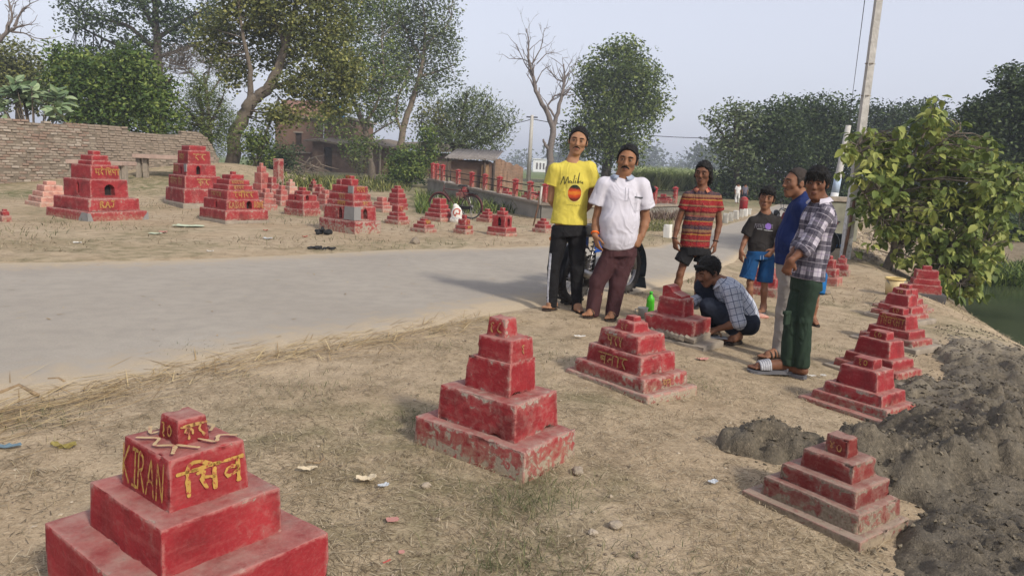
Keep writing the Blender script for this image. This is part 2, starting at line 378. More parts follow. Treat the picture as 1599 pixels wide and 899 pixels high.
M['grass'] = m_leafy('green_grass', (0.05, 0.062, 0.022), (0.105, 0.118, 0.05), (0.24, 0.22, 0.11), 0.25, 0.7)
M['pebble'] = m_leafy('pebbles', (0.14, 0.11, 0.08), (0.28, 0.22, 0.155), (0.42, 0.35, 0.26), 0.0, 0.9)
M['clod'] = m_leafy('mud_clods', (0.055, 0.045, 0.031), (0.115, 0.095, 0.067), (0.22, 0.185, 0.13), 0.0, 0.85)

# ---------------------------------------------------------------- ground, road, mud, water
def axis(lo, hi, d, far_lo, far_hi, g=1.075):
    a = list(np.arange(lo, hi + 1e-6, d)); s = d
    while a[-1] < far_hi: s *= g; a.append(a[-1] + s)
    s = d
    while a[0] > far_lo: s *= g; a.insert(0, a[0] - s)
    return np.array(a)
def grid_faces(nx, ny):
    i = np.arange(nx - 1)[:, None] * ny + np.arange(ny - 1)[None]
    return np.stack([i, i + ny, i + ny + 1, i + 1], -1).reshape(-1, 4)
gx = axis(-5, 6, 0.06, -1500, 1500, 1.085); gy = axis(1.0, 9.5, 0.06, -250, 1900, 1.08)
X, Y = np.meshgrid(gx, gy, indexing='ij')
Z = terr0(X, Y); rt = road_t(X, Y); off = 1 - sstep(-0.15, 0.45, rt)
P2 = np.stack([X, Y], -1); near = 1 / (1 + (np.hypot(X, Y) / 40) ** 2)
bank = sstep(-0.5, 1.5, X - ridge_x(Y)) * (1 - sstep(17, 30, Y))
Z = Z + off * near * (0.014 * fbm(P2, 1.3, 3, 1) + 0.010 * fbm(P2, 6, 4, 5)) + bank * near * 0.12 * fbm(P2, 1.6, 5, 9)
Z = Z - 0.02 * sstep(-0.1, 0.3, rt)
gp = fbm(P2, 0.8, 4, 21)
green = 0.40 * sstep(0.0, 0.45, gp) * off + 0.75 * sstep(15, 22, Y) * (1 - sstep(-4, 6, X - 0.25 * Y)) * sstep(-0.35, 0.3, gp)
green = np.clip(green + 0.8 * bank * sstep(5.5, 9, X - ridge_x(Y)) + 0.8 * sstep(30, 40, Y), 0, 1)
wet = np.clip(0.75 * np.exp(-((X - (-6 + 6.5 * (Y - 31) / -11.5) + 0.9) / 0.7) ** 2) * sstep(19, 21, Y) * (1 - sstep(30, 33, Y)) + 0.6 * bank * sstep(0.0, 0.3, fbm(P2, 0.9, 4, 31)) + 0.7 * bank * sstep(2, 4, X - ridge_x(Y)), 0, 1)
dark_soil = 0.85 * sstep(1.5, 3.5, X - (5.5 + 0.32 * (Y - 12))) * sstep(14, 17, Y) * (1 - sstep(60, 90, Y))  # dark soil of the right-hand slope, blended in through the wet mask
wet = np.clip(np.maximum(wet, dark_soil * 0.6), 0, 1)
field = sstep(62, 80, Y)
o = np_mesh('ground', np.stack([X, Y, Z], -1).reshape(-1, 3), grid_faces(len(gx), len(gy)), M['ground'], None, True, {'green': green.ravel(), 'wet': wet.ravel(), 'field': field.ravel()})
tag(o, 'dry sandy soil with sparse grass around the tombs', None, None, 'structure')

def arc(poly, n):
    poly = np.array(poly, float); s = np.concatenate([[0], np.cumsum(np.linalg.norm(np.diff(poly, axis=0), axis=1))]); t = np.linspace(0, s[-1], n)
    return np.stack([np.interp(t, s, poly[:, k]) for k in range(poly.shape[1])], -1)
ra, rb = arc(RN[1:], 260), arc(RF[1:], 260)
s = np.linspace(0, 1, 26); wob = 0.07 * fbm(np.stack([np.arange(260) * 0.13, np.zeros(260)], -1), 1, 4, 3)[:, None]
w = s[None] + wob * (1 - s[None]) * np.where(s[None] < .5, 1, 0) + 0.5 * wob * np.where(s[None] >= .5, s[None], 0)
RV = ra[:, None] * (1 - w[..., None]) + rb[:, None] * w[..., None]
ed = np.clip(np.abs(s - 0.5) * 2, 0, 1) ** 3
RZ = terr0(RV[..., 0], RV[..., 1]) + 0.020 - 0.045 * (np.abs(s - 0.5)[None] * 2) ** 24
o = np_mesh('road', np.concatenate([RV, RZ[..., None]], -1).reshape(-1, 3), grid_faces(260, 26), M['road'], None, True, {'edge': np.repeat(ed[None], 260, 0).ravel()})
tag(o, 'grey dusty asphalt road curving away to the right', None, None, 'structure')

ROW = np.array([(0.80, 1.5), (1.34, 2.75), (2.4, 4.3), (2.98, 5.35), (3.95, 6.9), (4.95, 8.5), (6.5, 10.5)])
mx_, my_ = np.arange(1.0, 9.0, 0.022), np.arange(1.2, 11.0, 0.026)
X, Y = np.meshgrid(mx_, my_, indexing='ij'); P2 = np.stack([X, Y], -1)
dm = X - np.interp(Y, ROW[:, 1], ROW[:, 0]) + 0.22 * fbm(P2, 2.0, 4, 41)
hp = np.clip(heap(X, Y) * (0.82 + 0.5 * fbm(P2, 5, 4, 45)), 0, 1)
mk = np.clip(np.maximum(sstep(0.12, 0.4, dm) * (1 - sstep(7.6, 9.4, Y + 0.8 * fbm(P2, 1.0, 3, 44))) * (1 - sstep(4, 6, X - ridge_x(Y))), sstep(0.015, 0.05, hp * (0.8 + 0.8 * fbm(P2, 6, 4, 43)))), 0, 1)
flat = sstep(0.05, 0.3, fbm(P2 * [1, 1.6], 1.1, 3, 47)) * sstep(4.0, 4.6, Y) * (1 - sstep(0.1, 0.2, hp))
rough = 0.5 + np.clip(hp * 4, 0, 1)
wq = P2 + 0.03 * np.stack([vn(P2, 9, 71), vn(P2, 9, 72)], -1)
lump = np.abs(vn(wq, 6.5, 51)) * 0.085 + np.abs(vn(wq, 14, 57)) * 0.055 + np.abs(vn(wq, 27, 58)) * 0.034 + np.abs(vn(P2, 44, 60)) * 0.014 + 0.035 * fbm(P2, 3.2, 3, 59) - 0.05
Z = terr0(X, Y)
Z = Z + hp * mk + 0.85 * lump * rough * (1 - 0.85 * flat) * mk - 0.07 * (1 - mk) + 0.01 * mk
dry = np.clip(0.75 * sstep(5.2, 7.6, Y + 0.8 * fbm(P2, 1.3, 3, 61)) + 0.55 * flat + 0.25 * sstep(0.1, 0.4, fbm(P2, 2.2, 4, 63)), 0, 1)
o = np_mesh('mud_bank', np.stack([X, Y, Z], -1).reshape(-1, 3), grid_faces(len(mx_), len(my_)), M['mud'], None, True, {'dry': dry.ravel()})
tag(o, 'dark freshly dug mud along the bank', None, None, 'structure')
def mud_z(x, y):
    i = int(np.clip((x - 1.0) / 0.022, 0, len(mx_) - 1)); j = int(np.clip((y - 1.2) / 0.026, 0, len(my_) - 1)); return Z_mud[i, j], mk[i, j]
Z_mud = Z
o = np_mesh('pond', [(4, -5, -1.12), (60, -5, -1.12), (60, 30, -1.12), (4, 30, -1.12)], [(0, 1, 2, 3)], M['water'])
tag(o, 'still green pond water below the bank', None, None, 'structure')

# ---------------------------------------------------------------- grass, straw, pebbles
KEEP_OFF = []        # (x, y, radius) filled with the tombs' footprints before scattering
def blades(name, P, L, Wd, lean, az, tint, mat, label, curl=0.35):
    """One mesh of thin blades; lean 0 = upright, pi/2 = lying."""
    n = len(P); d = np.stack([np.cos(az), np.sin(az), np.zeros(n)], -1); up = np.array([0, 0, 1.0]); sd = np.stack([-np.sin(az), np.cos(az), np.zeros(n)], -1)
    V = []
    for k, (f, wv) in enumerate(((0, 1.0), (0.55, 0.8), (1.0, 0.12))):
        a = lean + curl * f
        c = P + L[:, None] * f * (d * np.sin(a)[:, None] + up * np.cos(a)[:, None])
        c[:, 2] = np.maximum(c[:, 2], P[:, 2] + 0.002 + 0.004 * f)
        V += [c - sd * (Wd * wv / 2)[:, None], c + sd * (Wd * wv / 2)[:, None]]
    V = np.stack(V, 1).reshape(-1, 3); b = np.arange(n)[:, None] * 6
    F = np.concatenate([b + [0, 1, 3, 2], b + [2, 3, 5, 4]], 0)
    return tag(np_mesh(name, V, F, mat, None, True, {'tint': np.repeat(tint, 6)}), label, None, None, 'stuff')
def clear_of(P, m=0.0):
    ok = np.ones(len(P), bool)
    for x, y, r in KEEP_OFF: ok &= np.hypot(P[:, 0] - x, P[:, 1] - y) > r + m
    return ok
def on_ground(x, y): return np.stack([x, y, terr0(x, y) + 0.004], -1)
def scatter(n, y0, y1, pw, spread=0.76, x0=-99, x1=99):
    y = y0 + (y1 - y0) * RNG.random(n) ** pw; x = (RNG.random(n) * 2 - 1) * spread * y
    k = (x > x0) & (x < x1) & (road_t(x, y) < 0.05); return x[k], y[k]
# ---------------------------------------------------------------- lettering strokes (hand painted), each glyph in a unit box
def circ(cx, cy, r, n=10, a0=0, a1=360, sy=1.0):
    return [(cx + r * math.cos(R(a0 + (a1 - a0) * i / n)), cy + sy * r * math.sin(R(a0 + (a1 - a0) * i / n))) for i in range(n + 1)]
HB = [(-0.08, .86), (1.06, .86)]           # headline bar of a Devanagari letter
BAR = [(.82, .86), (.82, 0)]
GL = {
 'K': [[(.15, 0), (.15, 1)], [(.8, 1), (.15, .45), (.85, 0)]], 'I': [[(.5, 0), (.5, 1)], [(.2, 1), (.8, 1)], [(.2, 0), (.8, 0)]],
 'R': [[(.15, 0), (.15, 1), (.65, .95), (.75, .75), (.6, .55), (.15, .5)], [(.4, .5), (.85, 0)]], 'A': [[(.05, 0), (.5, 1), (.9, 0)], [(.25, .38), (.75, .38)]],
 'N': [[(.15, 0), (.15, 1), (.8, 0), (.8, 1)]], 'J': [[(.2, 1), (.9, 1)], [(.6, 1), (.6, .2), (.4, 0), (.15, .2)]], 'V': [[(.1, 1), (.5, 0), (.9, 1)]],
 'O': [circ(.5, .5, .38, 12, sy=1.25)], 'D': [[(.15, 0), (.15, 1), (.6, .9), (.8, .5), (.6, .1), (.15, 0)]], 'S': [[(.8, .85), (.5, 1), (.2, .8), (.4, .55), (.75, .35), (.6, .05), (.15, .12)]],
 'E': [[(.8, 1), (.15, 1), (.15, 0), (.8, 0)], [(.15, .52), (.65, .52)]], 'H': [[(.15, 0), (.15, 1)], [(.8, 0), (.8, 1)], [(.15, .5), (.8, .5)]],
 'sha': [HB, BAR, [(.12, .7), (.28, .8), (.42, .7), (.36, .55), (.2, .5), (.32, .38), (.46, .1)], [(.42, .5), (.82, .42)]],
 'i_': [[(.5, .86), (.5, 0)], [(.5, .9), (.55, 1.12), (1.0, 1.16), (1.5, .9)], [(.1, .86), (.9, .86)]],
 'va': [HB, BAR, [(.82, .52), (.55, .64), (.28, .58), (.18, .38), (.32, .22), (.58, .26), (.82, .42)]],
 'ra': [HB, [(.55, .86), (.55, .66), (.3, .52), (.42, .46), (.8, .05)]],
 'aa': [[(.0, .86), (.9, .86)], [(.5, .86), (.5, 0)]], 'ii_': [[(.0, .86), (.9, .86)], [(.5, .86), (.5, 0)], [(.5, .9), (.4, 1.12), (.0, 1.16), (-.4, .95)]],
 'ksha': [HB, BAR, [(.15, .72), (.32, .78), (.36, .62), (.18, .55), (.4, .45), (.82, .45)], [(.2, .52), (.08, .3), (.28, .18), (.36, .3), (.3, .02)]],
 'ma': [HB, BAR, [(.2, .86), (.2, .4), (.1, .3), (.22, .24), (.28, .38), (.82, .36)]],
 'ha': [HB, [(.5, .86), (.5, .68), (.25, .6), (.6, .5), (.3, .38), (.25, .2), (.6, .12), (.75, 0)]],
 'da': [HB, [(.55, .86), (.55, .68), (.28, .6), (.2, .36), (.45, .25), (.6, .42), (.5, .2), (.75, .02)]],
 'ya': [HB, BAR, [(.18, .8), (.34, .66), (.2, .42), (.45, .24), (.82, .44)]],
 'na': [HB, BAR, [(.82, .48), (.4, .5), (.22, .58), (.2, .42), (.34, .42), (.38, .58)]],
 'ka': [HB, [(.5, .86), (.5, 0)], [(.5, .6), (.25, .66), (.14, .45), (.3, .32), (.5, .5)], [(.5, .55), (.75, .66), (.92, .5), (.85, .3)]],
 'ga': [HB, BAR, [(.3, .86), (.3, .3), (.14, .3), (.18, .18), (.32, .2)]],
 'sa': [HB, BAR, [(.35, .86), (.35, .6), (.15, .5), (.5, .05)], [(.35, .48), (.82, .48)]],
 'ba': [HB, BAR, [(.82, .52), (.55, .64), (.28, .58), (.18, .38), (.32, .22), (.58, .26), (.82, .42)], [(.22, .55), (.75, .25)]],
 'ja': [HB, BAR, [(.82, .5), (.45, .5), (.2, .4), (.14, .22), (.32, .2)]],
 'pa': [HB, BAR, [(.22, .86), (.22, .5), (.4, .36), (.82, .44)]], 'la': [HB, BAR, [(.08, .3), (.2, .56), (.36, .5), (.4, .2), (.46, .5), (.6, .58), (.82, .5)]],
 'dha': [HB, BAR, [(.12, .78), (.26, .82), (.24, .66), (.12, .6), (.16, .32), (.4, .24), (.82, .46)]],
 'e_': [[(.2, .9), (-.2, 1.2)]], 'dot': [circ(.1, 1.08, .05, 6)], 'uu': [[(-.3, -.02), (-.05, -.18), (.1, -.05), (-.2, -.3)]],
 '0': [circ(.5, .42, .32, 12, sy=1.15)], '9': [[(.72, .78), (.45, .88), (.25, .68), (.42, .5), (.68, .6), (.45, .48), (.3, .28), (.66, -.02)]],
 '4': [[(.2, .88), (.72, .3), (.5, .06), (.28, .3), (.8, .88)]], '8': [[(.62, .9), (.3, .5), (.32, .15), (.85, .1)]],
 '6': [[(.75, .88), (.35, .82), (.32, .6), (.62, .5), (.34, .42), (.36, .14), (.62, .1), (.8, -.05)]], '5': [[(.2, .88), (.28, .5), (.55, .5), (.68, .88)], [(.55, .5), (.4, .2), (.75, -.02)]],
 '3': [[(.2, .8), (.55, .88), (.62, .66), (.36, .52), (.68, .42), (.6, .15), (.25, .1), (.7, -.1)]], '7': [[(.25, .88), (.22, .4), (.5, .2), (.75, .4), (.6, .6), (.45, .5)]], '1': [[(.3, .6), (.45, .85), (.65, .65), (.45, .5), (.5, .25), (.75, 0)]],
 'th': [[(.3, .88), (.3, .66)], [(.3, .66), (.7, .6), (.66, .2), (.35, .1), (.25, .35), (.7, .6)], HB],
}
WD = {'I': .7, 'aa': .62, 'i_': .75, 'ii_': .62, 'e_': 0.0, 'dot': 0.0, 'uu': 0.0, 'ra': .85}
def layout(word):
    """Strokes of a word (list of glyph names) plus its width; unit letter height."""
    out = []; x = 0.0
    for g in word:
        if g == ' ': x += .55; continue
        if g in ('e_', 'dot', 'uu'):
            out += [[(x - .35 + px * .8, py) for px, py in st] for st in GL[g]]; continue
        w = WD.get(g, 1.0) * .8
        out += [[(x + px * .8, py) for px, py in st] for st in GL[g]]; x += w + .04
    return out, x
def ribbon(strokes, width, place, jit=0.2, rng=None):
    """Flat brush strokes; place(points (n,2)) -> (n,3)."""
    V, F = [], []; rng = rng or np.random.default_rng(3)
    for st in strokes:
        p = np.array(st, float)
        q = [p[0]]
        for a, b in zip(p[:-1], p[1:]):
            n = max(1, int(np.linalg.norm(b - a) / (width * 1.2))); q += [a + (b - a) * k / n for k in range(1, n + 1)]
        p = np.array(q)
        if len(p) > 3: p[1:-1] = 0.25 * p[:-2] + 0.5 * p[1:-1] + 0.25 * p[2:]
        t = np.gradient(p, axis=0) if len(p) > 1 else np.array([[1, 0]]); t /= np.linalg.norm(t, axis=1, keepdims=True) + 1e-9
        nn = np.stack([-t[:, 1], t[:, 0]], -1); w = width / 2 * (1 + jit * rng.standard_normal(len(p)).clip(-1.5, 1.5))[:, None]
        p = np.concatenate([[p[0] - t[0] * width * .35], p, [p[-1] + t[-1] * width * .35]]); nn = np.concatenate([[nn[0]], nn, [nn[-1]]]); w = np.concatenate([[w[0] * .55], w, [w[-1] * .55]])
        b = len(V); k = len(p); V += list(p + nn * w) + list(p - nn * w)
        F += [(b + i, b + k + i, b + k + i + 1, b + i + 1) for i in range(k - 1)]
    return place(np.array(V)), np.array(F)

# ---------------------------------------------------------------- tombs: stepped masonry, painted red
def rbox(hx, hy, z0, z1, r, n, amp, seed, taper=1.0, chip=0.0, lowz=0.0, off=(0, 0)):
    """Rounded, slightly uneven block without a floor: vertices, faces, edge wear, nearness to the soil."""
    hz = (z1 - z0) / 2
    def ax(h, m):
        r_ = min(r, h * .4); a = [-h, -h + r_ * .35, -h + r_]; i = min(3.2 * r_, h * .7)
        mid = list(np.linspace(-h + i, h - i, max(2, m))); return np.array(a + mid + [h - r_, h - r_ * .35, h])
    A, B, C = ax(hx, max(2, int(n * hx / max(hx, hy)))), ax(hy, max(2, int(n * hy / max(hx, hy)))), ax(hz, max(2, n // 4))
    na, nb, nc = len(A), len(B), len(C); idx = {}; V = []; F = []
    def vid(i, j, k):
        t = (i, j, k)
        if t not in idx: idx[t] = len(V); V.append((A[i], B[j], C[k]))
        return idx[t]
    for i in range(na - 1):
        for j in range(nb - 1): F.append((vid(i, j, nc - 1), vid(i + 1, j, nc - 1), vid(i + 1, j + 1, nc - 1), vid(i, j + 1, nc - 1)))
    for k in range(nc - 1):
        for i in range(na - 1):
            F.append((vid(i, 0, k), vid(i + 1, 0, k), vid(i + 1, 0, k + 1), vid(i, 0, k + 1)))
            F.append((vid(i + 1, nb - 1, k), vid(i, nb - 1, k), vid(i, nb - 1, k + 1), vid(i + 1, nb - 1, k + 1)))
        for j in range(nb - 1):
            F.append((vid(0, j + 1, k), vid(0, j, k), vid(0, j, k + 1), vid(0, j + 1, k + 1)))
            F.append((vid(na - 1, j, k), vid(na - 1, j + 1, k), vid(na - 1, j + 1, k + 1), vid(na - 1, j, k + 1)))
    P = np.array(V); H = np.array((hx, hy, hz)); rr = min(r, hx * .4, hy * .4, hz * .4)
    lim = H - rr; lim2 = lim.copy()
    q = np.clip(P, -lim, lim); q[:, 2] = np.maximum(q[:, 2], np.minimum(P[:, 2], lim[2])); dv = P - q; dl = np.linalg.norm(dv, axis=1, keepdims=True)
    nrm = np.where(dl > 1e-9, dv / np.maximum(dl, 1e-9), 0); P = np.where(dl > 1e-9, q + nrm * rr, P)
    near = (np.abs(V) > H - rr * 1.01).astype(float); edge = np.clip(near.sum(1) - 1, 0, 1)
    k = 1 - (1 - taper) * (P[:, 2] + hz) / (2 * hz); P[:, 0] *= k; P[:, 1] *= k
    if amp:
        w = P * 1.0; P = P + nrm * (amp * (fbm(w, 7, 3, seed) - 0.7))[:, None]
        cn = np.clip(fbm(w, 16, 3, seed + 5) - 0.18, 0, 1) * edge
        P = P - nrm * (chip * cn)[:, None]; P[:, 2] += amp * 1.2 * fbm(w * [1, 1, 0], 4, 2, seed + 9) * (P[:, 2] > 0)
    P[:, 0] += off[0]; P[:, 1] += off[1]; P[:, 2] += (z0 + z1) / 2
    low = np.clip(1 - (P[:, 2] - lowz) / 0.14, 0, 1)
    return P, np.array(F), edge, low
TOMBS = 0
def face_frame(t, face):
    a, b, z0, z1, tp, ox, oy = t; h = z1 - z0
    if face == 'L': c0 = np.array((ox, oy - b / 2, z0)); rt_, n, ins = np.array((1.0, 0, 0)), np.array((0, -1.0, 0)), (1 - tp) * b / 2; wdt = a
    elif face == 'R': c0 = np.array((ox + a / 2, oy, z0)); rt_, n, ins = np.array((0, 1.0, 0)), np.array((1.0, 0, 0)), (1 - tp) * a / 2; wdt = b
    up = (np.array((0, 0, h)) - n * ins); hh = np.linalg.norm(up); up /= hh
    return c0, rt_, up, np.cross(rt_, up) if face == 'L' else np.cross(rt_, up), wdt, hh
def tomb(label, x, y, zb, yaw, tiers, wear=0.3, mat='red', texts=(), niches=(), n=10, amp=0.004, chip=0.02, r=0.012, group='tombs', tier_mats=None, patches=(), name='memorial_tomb'):
    """tiers: (length, depth, top height, taper, offset x, offset y); the last one is the knob on top."""
    global TOMBS; TOMBS += 1; sd = TOMBS * 31; hosts = []
    t = thing(name, label, 'tomb', (x, y, zb), R(yaw), group); z = -0.08; info = []
    KEEP_OFF.append((x, y, 0.42 * (tiers[0][0] + tiers[0][1]) * .5 + .02))
    for k, tr in enumerate(tiers):
        a, b, zt = tr[:3]; tp = tr[3] if len(tr) > 3 else 0.97; ox, oy = (tr[4], tr[5]) if len(tr) > 5 else (0, 0)
        z0 = z - (0.012 if k else 0); info.append((a, b, z, zt, tp, ox, oy))
        m = M[(tier_mats or {}).get(k, mat)]; nic = [q for q in niches if q[0] == k]; last = k == len(tiers) - 1 and len(tiers) > 2
        P, F, e, lo = rbox(a / 2, b / 2, z0, zt, r, (n if not last else max(4, n // 2)) if not nic else 2, amp, sd + k, tp, chip, 0.0, (ox, oy))
        o = np_mesh('knob' if last else 'tier', P, F, m, t, True, {'edge': e, 'low': lo}); o['wear'] = wear * (1.15 - 0.25 * k); hosts.append(o)
        for _, face, u, w, hgt, v0 in nic:
            c0, rt_, up, nn, wd, hh = face_frame(info[-1], face); cc = c0 + rt_ * ((u - .5) * wd) + up * (v0 * hh)
            pr = [(-w / 2, 0), (w / 2, 0), (w / 2, hgt * .68), (w * .28, hgt * .9), (0, hgt), (-w * .28, hgt * .9), (-w / 2, hgt * .68)]
            bm = bmesh.new(); dep = min(0.16, b * .3)
            fr = [bm.verts.new(cc + rt_ * p + up * q + nn * .05) for p, q in pr]; bk = [bm.verts.new(cc + rt_ * p + up * q - nn * dep) for p, q in pr]
            bm.faces.new(fr); bm.faces.new(bk[::-1])
            for i in range(len(pr)): bm.faces.new((fr[i], bk[i], bk[(i + 1) % len(pr)], fr[(i + 1) % len(pr)]))
            bmesh.ops.recalc_face_normals(bm, faces=bm.faces)
            cme = bpy.data.meshes.new('niche_cutter'); bm.to_mesh(cme); bm.free(); co = bpy.data.objects.new('niche_cutter', cme); COL.objects.link(co); co.parent = t
            md = o.modifiers.new('niche', 'BOOLEAN'); md.operation = 'DIFFERENCE'; md.solver = 'EXACT'; md.object = co
            bpy.context.view_layer.update(); dg = bpy.context.evaluated_depsgraph_get()
            nm = bpy.data.meshes.new_from_object(o.evaluated_get(dg)); o.modifiers.clear(); nm.name = 'tier'; o.data = nm; bpy.data.objects.remove(co); bpy.data.meshes.remove(cme)
            nm.polygons.foreach_set('use_smooth', np.full(len(nm.polygons), False))
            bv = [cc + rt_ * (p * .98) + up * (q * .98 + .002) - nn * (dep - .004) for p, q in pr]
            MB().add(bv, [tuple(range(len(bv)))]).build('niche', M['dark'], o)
        z = zt
    for tx in texts:
        k, face, word, u, v, hgt, sw, mt = tx[:8]; kx = tx[8] if len(tx) > 8 else 1.0
        host = hosts[k]
        if face == 'T': st, wtot = word, 0
        else: st, wtot = layout(word)
        if face == 'T':
            a, b, z0, zt, tp, ox, oy = info[k]
            V, F = ribbon(st, sw, lambda p: np.stack([ox + p[:, 0] * a * .44, oy + p[:, 1] * b * .44, np.full(len(p), zt + 0.0045 + amp)], -1))
        else:
            c0, rt_, up, nn, wd, hh = face_frame(info[k], face)
            pl = lambda p: c0 + nn * (0.0025 + amp * .1) + rt_ * (((u - .5) * wd) + (p[:, :1] - wtot / 2) * hgt * kx) + up * (v * hh + p[:, 1:] * hgt)
            V, F = ribbon(st, sw / hgt, pl, 0.28, np.random.default_rng(sd + k))
        np_mesh('inscription', V, F, M[mt], host, False)
    for k, face, poly in patches:
        c0, rt_, up, nn, wd, hh = face_frame(info[k], face); host = hosts[k]
        V = [c0 + nn * 0.006 + rt_ * ((p - .5) * wd) + up * (q * hh) for p, q in poly]; V2 = [v - nn * .02 for v in V]; m = len(V)
        MB().add(V + V2, [tuple(range(m))] + [(i, i + m, (i + 1) % m + m, (i + 1) % m) for i in range(m)]).build('cement_patch', M['patch'], host)
    return t

# nearest tomb with the big brush lettering
star = [[(-.95, -.35), (-.5, -.62), (-.55, -.2)], [(-.5, -.95), (-.12, -.55), (.2, -.95), (.5, -.52), (.9, -.85)], [(.52, -.5), (.95, -.2)], [(.5, .1), (.95, .3), (.55, .6), (.85, .92)], [(.2, .62), (-.1, .95), (-.4, .6), (-.9, .9)], [(-.55, .4), (-.95, .2)]]
NEAR = 'near tombs beside the road'
tomb('large red stepped tomb with KIRAN brushed in yellow on its upper block', -0.925, 2.0, 0.0, -38, [(.82, .68, .07, 1), (.66, .535, .285, .985), (.44, .365, .42, .975), (.29, .245, .565, .91), (.118, .098, .637, .86)],
     0.12, 'red', [(3, 'L', 'KIRAN', .5, .14, .105, .0105, 'gold', .60), (3, 'R', ['i_', 'sha', 'va'], .5, .22, .078, .0105, 'gold', 1.1), (4, 'L', ['3', '0'], .48, .22, .04, .006, 'gold'), (4, 'R', ['ka', 'ra'], .5, .2, .042, .008, 'gold_worn'), (3, 'T', star, .013, 0, 0, .013, 'cream')][:4] + [(3, 'T', star, 0, 0, 0, .095, 'cream')],
     n=18, chip=0.03, r=0.007, group=NEAR)
tomb('tall red stepped tomb with chipped lower tiers, in the middle of the foreground', -0.055, 3.43, 0.0, -37, [(.69, .43, .14, .985), (.49, .36, .312, .95, 0, .02), (.285, .22, .47, .95, 0, .03), (.22, .19, .575, .93, .022, .03), (.125, .11, .665, .86, .0, .03)],
     0.36, 'red', [(4, 'L', ['9', '8'], .5, .18, .055, .0075, 'gold_worn', .95), (3, 'R', ['9'], .5, .3, .05, .006, 'gold_worn', .9)], n=18, chip=0.045, r=0.009, group=NEAR)
tomb('broad red stepped tomb with faded yellow letters and a round cap', 0.815, 4.76, -0.02, -51, [(.76, .50, .045, 1), (.645, .44, .13, .97), (.50, .355, .25, .955), (.375, .29, .365, .9), (.19, .18, .43, .78), (.09, .085, .465, .8)],
     0.36, 'red', [(3, 'L', ['pa', 'ra', '5'], .45, .16, .07, .009, 'gold_worn', .9), (2, 'L', ['ba', 'ja', 'aa', 'ra'], .5, .1, .078, .009, 'gold_worn', 1.05), (1, 'R', ['ma', 'la'], .5, .2, .045, .006, 'gold_worn'), (4, 'L', ['5', '9'], .5, .2, .04, .006, 'gold_worn')], n=18, chip=0.04, r=0.013, group=NEAR)
# row along the bank
BANK = 'tombs in the row along the mud bank'
tomb('dusty brown-red pyramid tomb with five worn steps, sunk into the dark mud', 1.40, 3.0, -0.07, -54, [(.56, .40, .06, 1), (.465, .345, .14, .96, .012, .02), (.365, .29, .212, .95, .014, .036), (.245, .20, .29, .95, .018, .05), (.115, .098, .375, .92, .02, .056)],
     0.7, 'red_old', [(4, 'L', ['4', '0'], .5, .2, .04, .005, 'gold_worn')], n=18, chip=0.05, r=0.007, group=BANK)
def bank_tomb(label, x, y, yaw, s, txt, upper=None, wear=.22):
    zb = terr(x, y) + 0.005; k = s
    tx = [(4, 'L', txt, .5, .18, .046 * k, .0075, 'gold', .95)]
    if upper: tx.append((3, 'L', upper, .5, .16, .085 * k, .0075, 'gold', .62))
    return tomb(label, x, y, zb, yaw, [(.66 * k, .47 * k, .045 * k, 1), (.54 * k, .37 * k, .10 * k, .96), (.42 * k, .31 * k, .175 * k, .94), (.30 * k, .235 * k, .305 * k, .86), (.155 * k, .115 * k, .365 * k, .92)], wear, 'red', tx, n=14, chip=0.03, r=0.01, group=BANK, tier_mats={0: 'cement'} if s > 1.02 else {1: 'red'})
bank_tomb('deep red bank tomb with a plain tall upper block, second from the front', 2.37, 4.70, -55, 1.0, ['9', '0'])
bank_tomb('red bank tomb with a numbered knob, third from the front', 3.0, 5.78, -57, 1.03, ['6', '0'])
bank_tomb('red bank tomb with a yellow Hindi word across its upper block', 3.92, 7.28, -56, 1.06, ['6', '0'], ['i_', 'sha', 'va', 'ra', 'dot', 'ksha', 'aa'])
bank_tomb('red bank tomb with a small numbered knob, just in front of the cream bucket', 4.86, 9.0, -54, 1.04, ['9', '0'])
bank_tomb('red bank tomb half hidden behind the one in front of the bucket', 5.3, 9.75, -50, .95, ['9', '0'])
x, y, z = GT(1452, 466)
tomb('tall plain red tomb on a black slab under the large-leaved tree', x, y + .2, z, -20, [(.60, .40, .07, 1), (.46, .36, .21, .97), (.40, .31, .30, .97), (.33, .26, .44, .97), (.14, .13, .51, .95)], 0.2, 'red', n=10, group=BANK, tier_mats={0: 'darkslab'})
# tomb under repair beside the crouching man
t4 = tomb('broken red tomb under repair with bare masonry showing beside the crouching man', 1.46, 6.3, -0.07, -40, [(.74, .40, .045, 1), (.51, .33, .10, 1, .0, .01), (.50, .33, .235, .98, 0, .01), (.28, .20, .39, .9, -.03, .02)], 0.35, 'red', n=14, chip=0.05, r=0.012, group=NEAR, tier_mats={0: 'cement', 1: 'cement'})
bm_ = MB(); zz = .15
prof = [(-.1, .375), (.1, .375), (.085, .405), (.05, .418), (.0, .435), (-.03, .475), (-.07, .49), (-.1, .478)]
V = [(p - .03, -.055, q) for p, q in prof] + [(p - .03, .1, q) for p, q in prof]; m = len(prof)
bm_.add(V, [tuple(range(m)), tuple(range(2 * m - 1, m - 1, -1))] + [(i, i + m, (i + 1) % m + m, (i + 1) % m) for i in range(m)]).build('knob', M['red'], t4)['wear'] = .2
for q in range(11):
    a = RNG.random(3); rb_ = MB().box((-.24 + q * .048, -.160 + .01 * a[0], .070 + .015 * a[1]), (.027, .022, .018 + .010 * a[2]), Euler((a[0] * .5, a[1] * .6, a[2] * .4)).to_matrix()); rb_.build('brick', M['cement'], t4, bevel=.006)
